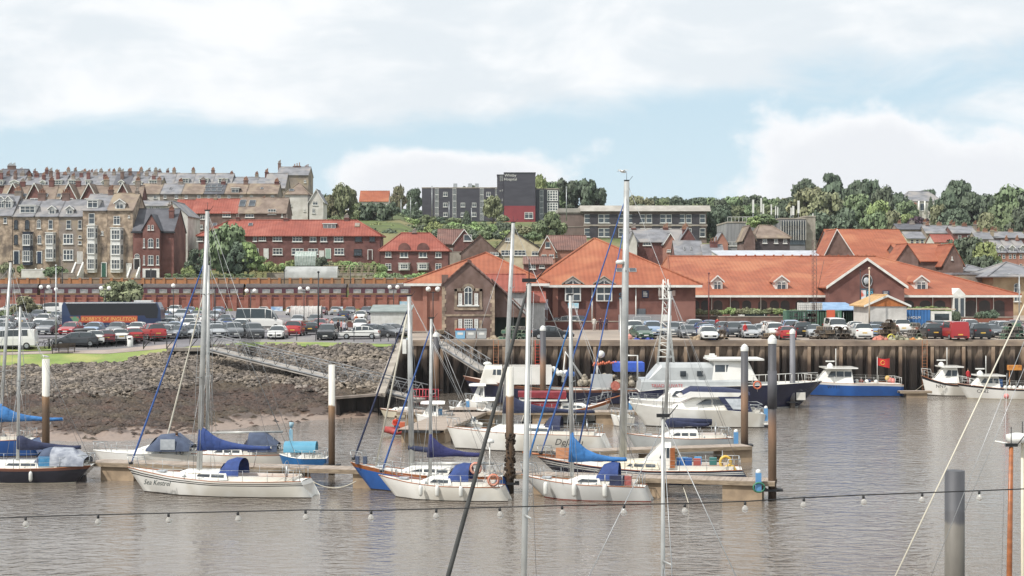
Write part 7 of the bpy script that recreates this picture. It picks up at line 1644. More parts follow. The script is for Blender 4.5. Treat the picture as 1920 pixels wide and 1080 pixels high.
def yacht(label, p0, p1, py, bow=-1, fbs=(1.25, .95, .95), rake=1.0, tr=.5, side=GELW, stripe=None, boot=None, anti=ANTIF, cab=(.26, .66, .38), mast=None, cover=None, furl=None, hood=None, B=None, yaw=0.0, boom=3.6, tb=.55, spread=2, wheel=True, name='sailing_yacht', topcol=None, Y=None, r_=.085, hoodx=.66, bz=None, coverh=.55, radome=None, lines=True, cwins=3, rail=True, furl_to=None, cabm=None, back=True):
    t, L, B, s = mkboat(name, label, 'sailing boat', p0, p1, py, bow, yaw, B, Y)
    zs, hb = hull(t, L, B, *fbs, rake, tr, side, stripe, boot, anti, tb=tb, topcol=topcol)
    if cab:
        xa, xb = -L/2+cab[0]*L, -L/2+cab[1]*L; cabin(t, xa, xb, hb(cab[0])*.9, hb(cab[1])*1.35, zs(.45)+.0, cab[2], cabm or GELW, sf=.9, sb=.1, wins=cwins, wh=(.3, .68), tumb=.86)
    cockpit(t, -L/2+(cab[1] if cab else .6)*L, L/2-.5, hb(.85)*1.25, zs(.85), wheel=wheel)
    if mast:
        mx, mtx, mty = mast; x = px2x(t, mx, bow); lean = px2x(t, mtx, bow)-x; zt = py2z(t, mty)
        mast_rig(t, x, zt, zs(.4)+(cab[2] if cab else 0)-.1, lean, L, zs, hb, furl, r_, boom, cover, spread, bz=bz, coverh=coverh, radome=radome, lines=lines, furl_to=furl_to, back=back)
    if hood: sprayhood(t, -L/2+hoodx*L, zs(.6)+.25, hb(.7)*1.25, .95, 1.3, hood)
    if rail: rails(t, L, zs, hb)
    deck_gear(t, L, zs, hb, int(abs(p0)))
    return t, L, B, zs, hb
C_STAY = mk('blue_stay_canvas', '#3f5f9c', '#34528a', sc=3, rough=.8)
# 1 white yacht with black stripes (front left)
t, L, B, zs, hb = yacht('white sloop with twin dark stripes and royal blue sail cover, moored front left', 224, 578, 933, yaw=-.18, B=3.1, fbs=(1.36, .84, .88), rake=1.0, tr=.55, stripe=DARK, mast=(372, 388, 396), cover=C_BLUE, furl=C_STAY, boom=4.0, bz=py2z.__call__(type('o', (), {'location': Vector((0, 88.5, 0))}), 838), coverh=1.15, hood=C_BLUE, hoodx=.53, r_=.12, furl_to=.82, cab=(.24, .6, .42), tb=.6)
for i, (a, sz) in enumerate((("Sea Kestrel", .40),)): name_on(t, a, sz, -L/2+2.15, -1.06, .66, pm('#2f3c3a', name='faded_lettering'), rz=-.30)
tm = MB()
for k in range(3): tm.tube([(L/2+.12+.0*k, -.45+k*.12, .25), (L/2-.02+.0*k, -.42+k*.12, .85)], .02, 4)
tm.ob('boarding_ladder', STEEL, t)
MB().bx(-L*.12, -hb(.4)*.75, zs(.4)+.28, -L*.05, -hb(.4)*.73, zs(.4)+.33).ob('dorade', CREAM, t)
# 2 dark sloop far left, bow out of frame to the left
t, L, B, zs, hb = yacht('dark navy sailing boat at the far left with blue hood and clear cockpit tent', -150, 172, 908, B=2.7, fbs=(1.15, .85, .98), rake=1.1, tr=-.9, side=mk('dark_navy_gloss', '#2b2c38', '#242530', sc=.7, rough=.22, coat=.4), boot=CREAM, mast=(33, 38, 575), cover=C_NAVY, boom=3.6, hood=C_GREYB, hoodx=.66, topcol=mk('brown_rubbing', '#6b4537', rough=.6), cab=(.3, .7, .36), spread=1, r_=.075, bz=1.95, coverh=.7, wheel=False)
MB().loft([[(x, 1.1*cos(pi*i/8), 1.0+hh*sin(pi*i/8)**.5) for i in range(9)] for x, hh in ((L/2-2.3, 1.05), (L/2-1.2, 1.0), (L/2-.35, .45))]).ob('cockpit_tent', mk('clear_tent', '#a9adb5', '#7d828e', sc=2, rough=.3), t)
MB().cb((L/2-2.6, -.6, 1.25), (.8, .5, .55)).ob('blue_bag', mk('bright_bag', '#4a8cb8', '#3b79a3', sc=4, bump=.05), t)
fender(loc(t, L/2-3.3, -hb(.7)-.1, .45), 'white fender on the dark hull at the far left')
# 3 blue hulled yacht behind with bright blue cover
t, L, B, zs, hb = yacht('blue hulled yacht behind with bright blue sail cover at the left edge', -260, 60, 858, fbs=(1.3, 1.05, 1.1), rake=1, side=BLUEH, mast=(0, 20, 492), cover=mk('azure_canvas', '#3c78b5', '#31659b', sc=3, rough=.8, bump=.04, bsc=5), boom=4.1, cab=(.3, .8, .5), bz=2.35, coverh=.95, r_=.09)
# 4 motor cruiser with grey-blue canopy
def cruiser(label, p0, p1, py, bow=-1, fbs=(1.35, 1.15, .8), canopy=None, fly=False, B=None, house_=(.32, .72, .85), hardtop=False, wheelh=None, side=GELW, yaw=0.0, anti=ANTIF, name='motor_cruiser', Y=None, cat='motor boat', wn=2, boot=None, sf=1.5, rail=True, topcol=None):
    t, L, B, s = mkboat(name, label, cat, p0, p1, py, bow, yaw, B, Y)
    zs, hb = hull(t, L, B, *fbs, L*.12, -.1, side, None, boot, anti, style='motor', tb=.86, topcol=topcol)
    a, b, h = house_; z0 = zs(.5)
    cabin(t, -L/2+a*L, -L/2+b*L, hb(a)*1.1, hb(b)*1.7, z0-.02, h, GELW, sf=sf, sb=.1, wins=wn, wh=(.42, .85), tumb=.86)
    windscreen(t, -L/2+a*L, z0-.02, h, sf, hb(a)*1.2, lo=.45)
    cockpit(t, -L/2+b*L, L/2-.4, hb(.85)*1.5, zs(.9), wheel=False, dark=False)
    if rail: rails(t, L, zs, hb, .5, 6, pul=True)
    return t, L, B, zs, hb
t, L, B, zs, hb = cruiser('white motor cruiser with faded blue canopy and person aboard, behind the striped sloop', 172, 372, 884, house_=(.3, .66, .5), fbs=(1.2, 1.05, .9), sf=1.4)
MB().loft([[(x, 1.15*cos(pi*i/8), zs(.7)+.2+hh*sin(pi*i/8)**.5) for i in range(9)] for x, hh in ((.2, .25), (.9, .95), (2.0, 1.05), (2.9, .3))]).ob('canopy', C_GREYB, t)
MB().add([(.28, -.9, zs(.7)+.45), (.28, .9, zs(.7)+.45), (.7, .75, zs(.7)+1.0), (.7, -.75, zs(.7)+1.0)], [(0, 1, 2, 3)]).bx(1.1, -1.17, zs(.7)+.3, 2.0, -1.14, zs(.7)+.95).ob('clear_panel', C_CLEAR, t)
person(loc(t, L/2-1.3, -.6, zs(.9)+.07), .4, '#5b6272', '#3d4048', 'seated person in grey-blue jacket in the cockpit of the canopied cruiser', pose='sit')
# 5 yacht behind the striped sloop
t, L, B, zs, hb = yacht('pale yacht moored behind the striped sloop, bare white boom and navy tent', 300, 545, 884, fbs=(1.2, .95, .95), rake=.9, mast=(389, 391, 497), cover=None, furl=mk('pale_sail', '#c9c4b6', '#b5b0a2', sc=2), boom=4.6, spread=1, r_=.085, cab=(.3, .64, .42), hood=C_NAVY, hoodx=.62, bz=2.25)
MB().loft([[(x, .95*cos(pi*i/8), zs(.8)+.2+hh*sin(pi*i/8)**.5) for i in range(9)] for x, hh in ((L/2-2.6, 1.15), (L/2-1.6, 1.15), (L/2-.8, .5))]).ob('cockpit_tent', C_GREYB, t)
MB().tube([(L/2-.1, 0, .9), (L/2-.05, 0, 2.6)], .05, 6).cb((L/2-.05, 0, 2.0), (.22, .12, .9)).tube([(L/2-.05, 0, 2.6), (L/2, 0, 2.9)], [.1, .16], 8).ob('wind_vane_gear', mk('pale_blue_gear', '#7aa3b8', '#9bb5be', sc=2), t)
# 6 small turquoise cabin boat
t, L, B, zs, hb = cruiser('little turquoise blue cabin boat left of the white-topped pile', 522, 614, 887, house_=(.12, .55, .6), fbs=(1.05, .85, .85), side=mk('mid_blue_paint', '#2d6ca6', '#285f92', sc=1, rough=.35), sf=.5, B=1.9)
MB().loft([[(x, .78*cos(pi*i/8), zs(.4)+.35+.62*sin(pi*i/8)**.6) for i in range(9)] for x in (-1.15, -.4, .4, .8)]).ob('cabin_roof', mk('turquoise_paint', '#5b9ab5', '#4e8ba5', sc=1, rough=.4), t)
# 7 blue sloop (behind the white one)
t, L, B, zs, hb = yacht('bright blue hulled sloop whose bow shows left of the white one, tall silver mast', 650, 948, 926, yaw=-.2, B=2.3, fbs=(1.5, .95, .95), rake=1.2, tr=.4, side=BLUEH, mast=(771, 766, 556), furl=C_NAVY, boom=4.6, cab=(.3, .68, .42), r_=.12, topcol=TEAK, bz=py2z(type('o', (), {'location': Vector((0, 91.5, 0))}), 860), coverh=.3, spread=1)
b = Vector((px2x(t, 700), .1, zs(.15))); MB().tube([b, (px2x(t, 762), 0, py2z(t, 590))], [.05, .055], 6).ob('inner_forestay', mk('pale_sail', '#c9c4b6', '#b5b0a2', sc=2), t)
MB().loft([[(px2x(t, 765)+x, .14*cos(2*pi*k/8), py2z(t, 840)-.1*x+.15*sin(2*pi*k/8)) for k in range(8)] for x in (0, 1, 2.3)], closed=True).ob('sail_cover', C_NAVY, t)
for px in (668, 683): MB().cb((px2x(t, px), -.3, zs(.05)+.25), (.2, .2, .42)).ob('deck_box', C_GREYB, t)
MB().tube([(px2x(t, 765)+.2, 0, 3.3), (px2x(t, 765)-.05, 0, py2z(t, 650)+.3), (px2x(t, 765)-.05, 0, py2z(t, 650)-.5)], .02, 4).cb((px2x(t, 765)-.22, 0, py2z(t, 650)), (.22, .2, .8)).ob('radar_reflector', WHT, t)
# 8 white sloop
t, L, B, zs, hb = yacht('white sloop with three fenders, royal blue sprayhood and dark blue sail cover', 704, 945, 940, yaw=-.2, B=2.3, fbs=(1.18, .76, .74), rake=1.0, tr=.4, mast=(806, 808, 598), furl=C_STAY, cover=mk('dark_blue_canvas', '#2e3263', '#272a54', sc=3, rough=.85, bump=.03), boom=2.7, hood=C_BLUE, hoodx=.56, cab=(.3, .62, .42), r_=.075, bz=2.35, coverh=.95, cwins=1, stripe=None, spread=1, wheel=False)
for i, px in enumerate((798, 830, 876)): fender(loc(t, px2x(t, px)*.98, -B/2-.05, .55), ['pale fender, first of three on the white sloop', 'dark-ended fender at the middle of the white sloop', 'fender nearest the stern of the white sloop'][i], h=.62)
for i, (x, z, c) in enumerate(((L/2-1.3, 1.75, '#c4806e'), (L/2-.35, 1.15, '#c4755c'))):
    q = thing('lifebuoy', ['salmon lifebuoy hung on the stern rail of the white sloop', 'orange horseshoe buoy at the very stern of the white sloop'][i], 'lifebuoy', loc(t, x, -.75, z)); MB().tube([(.26*cos(2*pi*k/14), 0, .28*sin(2*pi*k/14)) for k in range(15)], .075, 6).ob('ring', pm(c, name='buoy_foam'), q); MB().tube([(.26*cos(2*pi*k/14+.3), -.08, .28*sin(2*pi*k/14+.3)) for k in range(0, 15, 2)], .012, 3).ob('rope', ROPE, q)
MB().tube([(L/2-.75, .2, .9), (L/2-.75, .2, 3.0)], .035, 6).lathe((L/2-.75, .2, 3.0), [(.05, 0), (.24, .02), (.24, .16), (.1, .24), (0, .24)], 12).ob('radar_pole', WHT, t)
# 9 DeJa vu
t, L, B, zs, hb = yacht('large white yacht with navy sail cover and rounded open transom, second row', 835, 1132, 848, yaw=-.15, fbs=(1.5, 1.2, 1.1), rake=.6, tr=.55, mast=(945, 962, 418), cover=C_NAVY, boom=6.2, cab=(.25, .68, .5), tb=.8, r_=.13, bz=2.65, coverh=1.2, hood=C_NAVY, hoodx=.62, B=3.6, cwins=2)
name_on(t, 'DeJa vu', .62, px2x(t, 1072), -B/2*.97-.06, .72, BLACK)
# 10 navy ketch
t, L, B, zs, hb = yacht('long navy blue ketch with white stripes and tall mast carrying a radome', 1008, 1392, 912, yaw=-.1, fbs=(1.42, .84, .88), rake=1.6, tr=.5, side=NAVY, stripe=WHT, boot=WHT, mast=(1168, 1175, 340), furl=C_STAY, boom=None, cab=(.28, .60, .42), r_=.17, radome=.71, tb=.6, cabm=CREAM, B=3.7, cwins=4)
cabin(t, px2x(t, 1195), px2x(t, 1262), 2.0, 2.2, zs(.6)+.1, 1.35, GELW, sf=1.3, sb=.1, wins=2, wh=(.45, .88)); windscreen(t, px2x(t, 1195), zs(.6)+.1, 1.35, 1.3, 2.0, C_CLEAR, lo=.4)
MB().bx(px2x(t, 1256), -1.2, zs(.7)+.15, px2x(t, 1265), -1.12, zs(.7)+1.3).ob('varnished_door', TEAK, t)
for px, c in ((1275, '#3a6fb0'), (1283, '#5a9ac4'), (1308, '#4a96c9'), (1336, '#3f7a78'), (1290, '#2f5fa0'), (1306, '#a0524a')): MB().cb((px2x(t, px), R.uniform(-.8, .3), zs(.8)+.42), (.42, .4, .42)).ob('deck_box', pm(c, name='box'), t)
for px in (1283, 1328): MB().bx(px2x(t, px)-.18, -B/2-.02, zs(.7)*.62, px2x(t, px)+.18, -B/2+.04, zs(.7)*.78).ob('hull_window', GL, t)
MB().tube([(px2x(t, 1166), .2, zs(.4)), (px2x(t, 1163), .2, py2z(t, 560))], .05, 6).ob('track_pole', ALU, t)
MB().tube([(px2x(t, 1078), 0, zs(.3)), (px2x(t, 1168), 0, py2z(t, 440))], [.06, .035], 6).ob('inner_forestay', C_STAY, t)
sl = MB().tube([(-L/2-.9, 0, zs(0)+.25), (-L/2+1, 0, zs(0)+.05)], .07, 6); sl.ob('bowsprit', TEAK, t)
for i, (px, py) in enumerate(((1358, 862), (1366, 878))):
    q = thing('horseshoe_buoy', ['yellow horseshoe buoy on the stern rail of the navy ketch, upper', 'yellow horseshoe buoy on the ketch stern rail, lower'][i], 'lifebuoy', loc(t, px2x(t, px), -.9, py2z(t, py))); MB().tube([(.3*cos(a), 0, .34*sin(a)) for a in [-.9+k*.33 for k in range(16)]], .09, 6).ob('foam', YELL, q); MB().tube([(.3, -.08, 0), (-.3, -.08, 0)], .02, 3).ob('strap', ROPE, q)
MB().bx(px2x(t, 1043), -.5, zs(.1)+.15, px2x(t, 1078), -.45, zs(.1)+.75).ob('folded_sail', mk('salmon_sail', '#c9906c', '#b37f5f', sc=1.5), t)
# 11 white-grey sloop behind ketch, bow left
t, L, B, zs, hb = yacht('pale grey-white sloop moored behind the navy ketch with blue-striped hood', 1176, 1374, 853, fbs=(1.3, 1.05, 1.05), rake=.8, tr=.5, side=mk('pale_grey_gelcoat', '#b9bcbb', '#a8abaa', sc=.6, rough=.25), mast=(1247, 1257, 546), cover=C_NAVY, boom=2.9, cab=(.3, .68, .5), r_=.1, bz=py2z(type('o', (), {'location': Vector((0, 109.5, 0))}), 797), coverh=.35, spread=1, B=2.9)
# 12 small white sloop, front right
t, L, B, zs, hb = yacht('small white sloop with red antifouling and bright blue sail cover, front right', 975, 1213, 940, yaw=-.2, B=2.25, fbs=(1.2, .82, .74), rake=1.3, tr=.35, anti=ANTIR, boot=ANTIR, mast=(1072, 1069, 554), cover=C_BRIGHT, furl=C_BRIGHT, boom=2.9, hood=C_BLUE, hoodx=.60, cab=(.33, .66, .38), r_=.09, bz=2.1, coverh=1.25, cwins=1, spread=1, wheel=False, side=mk('grey_white_gelcoat', '#cfcfcc', '#bdbdba', sc=.6, rough=.3), furl_to=.86)
for i, px in enumerate((1028, 1083, 1140)): fender(loc(t, px2x(t, px), -hb(.3+.2*i)-.08, .6), ['white fender near the bow of the small sloop', 'white fender amidships on the small sloop', 'white fender near the stern of the small sloop'][i], h=.75, r_=.13)
MB().cb((px2x(t, 1160), -.5, zs(.8)+.3), (.75, .5, .5)).ob('navy_dodger', C_NAVY, t); MB().cb((px2x(t, 1181), -.6, zs(.85)+.32), (.35, .3, .5)).ob('red_box', pm('#a8605c', name='box'), t)
q = thing('fender_bundle', 'yellowish fender standing at the stern of the small white sloop', 'fender', P(1214, 905, 92)); MB().lathe((0, 0, 0), [(.02, -.3), (.12, -.2), (.12, .5), (.02, .6)], 10).ob('body', pm('#c9b483', name='old_foam'), q); MB().tube([(0, 0, .6), (.1, 0, .9)], .012, 3).ob('rope', ROPE, q)
# 13 big cruiser with navy flybridge canopy
t, L, B, zs, hb = cruiser('large white motor cruiser with navy flybridge cover and navy fender strip', 1182, 1432, 803, fbs=(1.85, 1.4, 1.05), house_=(.26, .72, 1.0), sf=2.6, B=4.0)
MB().prism([(-1.5, zs(.5)+1.0), (3.2, zs(.5)+1.0), (3.6, zs(.5)+1.35), (-.6, zs(.5)+1.45)], -1.45, 1.45).ob('flybridge', GELW, t)
MB().loft([[(x, w_*cos(pi*i/8), z0+h*sin(pi*i/8)**.5) for i in range(9)] for x, w_, z0, h in ((-1.2, 1.0, zs(.5)+1.2, .2), (-.4, 1.35, zs(.5)+1.2, .62), (2.2, 1.4, zs(.5)+1.2, .55), (4.2, 1.2, zs(.5)+1.15, .25))]).ob('flybridge_cover', C_NAVY, t)
MB().add([(2.4, -1.75, zs(.8)+.05), (4.3, -1.75, zs(.8)), (3.9, -1.5, zs(.5)+1.05), (1.6, -1.5, zs(.5)+1.05)], [(0, 1, 2, 3)]).ob('canopy_side', C_NAVY, t)
MB().add([(2.75, -1.775, zs(.8)+.2), (4.0, -1.77, zs(.8)+.16), (3.65, -1.56, zs(.5)+.9), (2.15, -1.56, zs(.5)+.9)], [(0, 1, 2, 3)]).ob('clear_panel', C_CLEAR, t)
MB().tube([(px2x(t, 1252), -B/2-.2, .62), (px2x(t, 1328), -B/2-.2, .5)], .26, 10).ob('long_fender', C_NAVY, t)
MB().tube([(L/2-1.4, -1.6, zs(1)), (L/2-1.2, -1.6, zs(1)+.8), (L/2-.2, -1.5, zs(1)+.8), (L/2-.2, 1.5, zs(1)+.8), (L/2-1.2, 1.6, zs(1)+.8)], .03, 5).ob('stern_rail', STEEL, t); MB().bx(L/2-.1, -1.6, .25, L/2+.8, 1.6, .4).ob('bathing_platform', GELW, t)
# 14 cruiser behind
t, L, B, zs, hb = cruiser('smaller white cruiser seen over the bow of the large covered cruiser', 1180, 1345, 778, fbs=(1.35, 1.1, 1.0), house_=(.3, .75, 1.15), sf=1.4, B=3.0)
# 15 traditional sloop, bow right
t, L, B, zs, hb = yacht('traditional white sloop with red awning, brown rubbing strake and bow pointing right', 1147, 985, 793, bow=1, fbs=(1.8, .95, .95), rake=.8, tr=.3, topcol=TEAK, cab=(.2, .6, .5), mast=None, B=2.9)
zz = zs(.6); MB().prism([(.2, zz+1.0), (4.2, zz+1.15), (4.2, zz+1.55), (.2, zz+1.55)], -1.1, 1.1).ob('red_awning', mk('dark_red_canvas', '#8a2f38', '#772932', sc=2, rough=.8), t); MB().bx(.9, -1.0, zz+.1, 3.2, 1.0, zz+.8).ob('red_screen', mk('dark_red_canvas', '#8a2f38'), t)
MB().bx(.1, -1.12, zz+.82, 4.1, 1.12, zz+.95).ob('white_boom', WHT, t); MB().tube([(-L/2+.5, 0, zs(0)), (-L/2-1.1, 0, zs(0)+.45)], .05, 6).ob('bowsprit', TEAK, t)
for k in range(4): MB().tube([(-1.6+k*.75, -.95, zs(.45)+.28), (-1.6+k*.75, -1.0, zs(.45)+.28)], .09, 10).ob('porthole', DARK, t)
# 16 patrol vessel
t, L, B, s = mkboat('survey_vessel', 'large grey-topped vessel with navy bow and lattice mast lying along the quay', 'ship', 1546, 1196, 768, 1, 0.0, 5.4)
zs, hb = hull(t, L, B, 2.45, 2.1, 1.6, 2.3, 0, NAVY, None, WHT, ANTIR, style='motor', tb=.9)
gs = mk('ship_grey', '#b9bdbd', '#a6aaab', sc=.5, rough=.4)
cabin(t, -L/2+7.2, L/2-.1, 4.0, 4.9, 1.7, 1.0, gs, sf=.6, sb=.1, win=False, name='bulwark_house', tumb=.97); cabin(t, -L/2+7.6, L/2-.8, 3.6, 4.5, 2.6, 1.5, gs, sf=1.0, sb=1.2, win=False, name='superstructure', tumb=.95)
cabin(t, px2x(t, 1416, 1), px2x(t, 1330, 1), 3.6, 4.2, 2.6, 1.9, GELW, sf=.9, sb=.2, wins=3, wh=(.42, .76), name='wheelhouse'); windscreen(t, px2x(t, 1416, 1), 2.6, 1.9, .9, 3.6, lo=.45, hi=.78)
MB().bx(px2x(t, 1418, 1)-.4, -2.2, 4.45, px2x(t, 1326, 1)+.1, 2.2, 4.6).ob('wheelhouse_roof', WHT, t)
for px in (1276, 1307): x = px2x(t, px, 1); MB().bx(x-.27, 2.2, 3.0, x+.27, 2.29, 3.5).ob('window', GL, t)
text('TRIAD PRIVATE', .42, pm('#b83038', name='red_lettering'), t, (px2x(t, 1246, 1), 2.5, 2.15), rz=pi, name='side_lettering')
x = px2x(t, 1248, 1); lm = MB(); zt = 11.9
for sx, sy in ((-1, -1), (1, -1), (-1, 1), (1, 1)): lm.tube([(x+sx*.75, sy*.6, 4.0), (x+sx*.28, sy*.25, 9), (x+sx*.22, sy*.2, zt)], .045, 4)
for k in range(11):
    z = 4.7+k*.65; w_ = .75-(.5*min(1, k/7)); w2 = .75-(.5*min(1, (k+1)/7))
    for sy in (-1, 1): lm.tube([(x-w_, sy*w_*.8, z), (x+w2, sy*w2*.8, z+.65)], .03, 3).tube([(x+w_, sy*w_*.8, z), (x-w_, sy*w_*.8, z)], .03, 3)
lm.cb((x, 0, 10.1), (1.2, .7, .08)).cb((x, 0, 7.2), (1.6, .9, .1)).cb((x-.1, 0, 8.3), (.8, .8, .5)); lm.ob('lattice_mast', WHT, t)
for dx, h in ((-.4, 1.5), (0, 1.9), (.4, 1.4), (.6, 1.0)): MB().tube([(x+dx, 0, 10.1), (x+dx, 0, 10.1+h)], .02, 4).ob('aerial', WHT, t)
MB().bx(px2x(t, 1498, 1)-.42, hb(.11)*.5, .75, px2x(t, 1498, 1)+.42, hb(.11)*.92, 1.45).ob('anchor_plate', GELW, t)
q = MB()
for k in range(12): xx = -L/2+.6+k*.62; q.tube([(xx, hb(.1+.02*k)*.9, zs(.1)), (xx, hb(.1+.02*k)*.9, zs(.05)+.75)], .025, 4)
q.tube([(-L/2+.5, .3, zs(0)+.8), (-L/2+7, 2.2, zs(.1)+.75)], .03, 4).ob('bow_rail', WHT, t)
q = thing('lifebuoy', 'orange lifebuoy on the foredeck house of the large navy-bowed vessel', 'lifebuoy', P(1420, 722, 141.5)); MB().tube([(.32*cos(2*pi*k/14), 0, .32*sin(2*pi*k/14)) for k in range(15)], .08, 6).ob('ring', ORNG, q); MB().tube([(0, -.05, -.3), (0, -.05, -.6)], .015, 3).ob('rope', ROPE, q)
MB().cb((px2x(t, 1334, 1), .3, 4.85), (.5, .2, .35)).cb((px2x(t, 1333, 1), -.3, 4.75), (1.1, .3, .16)).ob('radar', WHT, t)
MB().tube([(L/2+.1, 1.8, 2.6), (L/2+.1, 1.8, 4.9), (L/2+1.3, 1.8, 4.9)], .09, 6).ob('davit', WHT, t)
# 17 trawler with white box and nets
t, L, B, s = mkboat('fishing_boat', 'navy hulled fishing boat with white wheelhouse box, heaped nets and orange buoys', 'fishing boat', 868, 1212, 758, -1, 0.0, 4.6, Y=152)
zs, hb = hull(t, L, B, 2.6, 1.35, 1.3, 1.4, 0, NAVY, None, None, ANTIR, style='motor', tb=.85, topcol=mk('brown_rubbing', '#6b4537'))
cabin(t, px2x(t, 899), px2x(t, 944), 2.4, 2.9, 1.9, 1.75, GELW, sf=.5, sb=.1, wins=3, wh=(.5, .8), name='wheelhouse'); MB().bx(px2x(t, 944), -1.9, 1.9, px2x(t, 1034), 1.9, 3.6).ob('white_shelter', GELW, t)
MB().lathe((px2x(t, 914), 0, 3.65), [(.05, 0), (.4, .05), (.42, .2), (.2, .32), (0, .34)], 12).ob('radome', WHT, t)
gn = MB(); rr = random.Random(8)
for k in range(60): gn.ball((px2x(t, rr.uniform(1085, 1200)), rr.uniform(-1.9, .5), 1.6+rr.random()*1.1), rr.uniform(.15, .34), 6, 4)
gn.ob('heaped_nets', mk('net_mix', '#8d8577', '#a9a091', sc=3, rough=.95, det=2), t)
for i in range(9): MB().ball((px2x(t, 1038+i*4.5), rr.uniform(-1, .4), 2.7+rr.random()*.7), .26, 10, 7).ob('white_buoy' if i < 6 else 'blue_drum', WHT if i < 6 else BLUEH, t)
of = MB()
for k in range(16): of.tube([(px2x(t, 1112+k*4), -.6, 3.9-.04*abs(8-k)), (px2x(t, 1115+k*4), -.6, 3.95+.12*sin(k*2.1))], .13, 6)
of.ob('orange_floats', ORNG, t)
hs = MB().tube([(px2x(t, 1055), 0, 2), (px2x(t, 1060), 0, 4.9), (px2x(t, 1093), 0, 2.4)], .14, 6).tube([(px2x(t, 1120), 0, 2), (px2x(t, 1120), 0, 4.4)], .1, 6).ball((px2x(t, 1127), 0, 4.7), .36, 10, 8); hs.ob('net_hauler', WHT, t)
MB().bx(px2x(t, 1150), -1.5, 3.1, px2x(t, 1206), 1.5, 3.95).ob('blue_cover', mk('bright_tarp', '#3a5fc0', '#3253a8', sc=2, rough=.7), t)
MB().bx(px2x(t, 1106), -2.0, 1.6, px2x(t, 1146), -1.9, 2.9).ob('working_panel', pm('#b5b9bb', name='grey_panel'), t)
MB().tube([(px2x(t, 1151), -2.1, 2.3-.5), (px2x(t, 1151), -2.25, 2.3-.5)], .45, 14).ob('red_coil', mk('red_coil', '#c07a6c', '#a4584a', sc=4), t)
# 18 blue catamaran workboat with red flag
def workboat(label, p0, p1, py, side, zfb, top, B=3.6, wh=(.12, .55), whh=2.0, Y=None, txt=None, tc=BLACK, tx=0.5, boot=None, wm=3):
    t, L, B, s = mkboat('workboat', label, 'fishing boat', p0, p1, py, -1, 0, B, Y)
    zs, hb = hull(t, L, B, *zfb, L*.09, 0, side, None, boot, ANTIF, style='motor', tb=.9, topcol=top)
    xa, xb = -L/2+wh[0]*L, -L/2+wh[1]*L
    cabin(t, xa, xb, hb(wh[0])*1.2, hb(wh[1])*1.5, zs(.3)-.1, whh, GELW, sf=1.3, sb=.15, wins=wm, wh=(.45, .82), name='wheelhouse'); windscreen(t, xa, zs(.3)-.1, whh, 1.3, hb(wh[0])*1.3)
    MB().bx(xa+.9, -hb(.4)*.95, zs(.3)+whh-.1, xb+.4, hb(.4)*.95, zs(.3)+whh+.02).ob('roof', GELW, t)
    MB().tube([((xa+xb)/2+.4, 0, zs(.3)+whh), ((xa+xb)/2+.4, 0, zs(.3)+whh+1.9)], .04, 5).lathe(((xa+xb)/2-.2, 0, zs(.3)+whh), [(.3, 0), (.32, .2), (.1, .42), (0, .43)], 12).cb(((xa+xb)/2-.2, 0, zs(.3)+whh+.6), (.9, .15, .12)).ob('roof_mast', WHT, t)
    rails(t, L, zs, hb, .7, 7, pul=True, m=WHT)
    if txt: name_on(t, txt, .5, px2x(t, tx), -hb(.3)-.3, zs(.3)*.72, tc, 0, rz=0)
    return t, L, B, zs, hb
t, L, B, zs, hb = workboat('blue hulled workboat with white cabin and a red flag at its stern', 1506, 1690, 744, BLUEH, (1.5, 1.3, 1.2), GELW, B=4.2, wh=(.12, .5), whh=1.55, txt='WY11', tx=1556)
q = thing('flag', 'red flag with yellow emblem flying over the blue workboat stern', 'flag', loc(t, px2x(t, 1644), -.2, zs(.8)+.1)); MB().tube([(0, 0, 0), (0, 0, 2.6)], .03, 5).ob('flag_pole', WHT, q)
MB().loft([[(x, .1*sin(x*5), 2.55-.12*x-.1*sin(x*3)), (x, .1*sin(x*5+.5), 1.75-.25*x)] for x in [i*.16 for i in range(9)]]).ob('cloth', pm('#c4312f', name='flag_red', rough=.8), q); MB().tube([(.55+.2*cos(a), -.06, 2.0+.22*sin(a)) for a in [k*.6 for k in range(11)]], .03, 4).ob('emblem', YELL, q)
for i in range(7): MB().ball((px2x(t, 1590+i*8), R.uniform(-1.2, .2), zs(.8)+.2), .22, 8, 6).ob('deck_buoy', [WHT, C_NAVY, WHT, pm('#a8534a', name='buoy')][i % 4], t)
for i, (px, py, c) in enumerate(((1668, 712, '#d98c80'), (1674, 714, '#d9857c'), (1664, 709, '#c9a45c'))): q = thing('buoy', ['round pink buoy at the stern of the blue workboat, left', 'round pink buoy at the blue workboat stern, right', 'ochre buoy above the pink pair on the blue workboat'][i], 'buoy', P(px, py, 165)); MB().ball((0, 0, 0), .27, 12, 8).ob('body', pm(c, name='buoy'), q); MB().tube([(0, 0, -.25), (0, 0, -.6)], .02, 3).ob('rope', ROPE, q)
t, L, B, zs, hb = workboat('white catamaran fishing boat with flared bow lettered NN9', 1731, 1830, 743, GELW, (2.0, 1.15, .95), DARK, B=3.4, wh=(.16, .66), whh=1.6, txt='NN9', tx=1756, wm=2)
person(loc(t, px2x(t, 1815), 0, zs(.9)+.06), .5, '#c93a3e', '#a8484a', 'person in red oilskins standing at the stern of the catamaran', sc=.95)
t, L, B, zs, hb = workboat('white fishing boat with cream waterline stain and pink buoy at the right edge', 1798, 2010, 749, GELW, (1.5, .95, .9), DARK, B=3.2, wh=(.08, .36), whh=1.25, txt='CK82', tx=1834, boot=CREAM)
for px, c in ((1862, '#3c6cab'), (1872, '#3c6cab')): MB().cb((px2x(t, px), .2, zs(.4)+.5), (.7, .9, .75)).ob('blue_tank', pm(c, name='tank'), t)
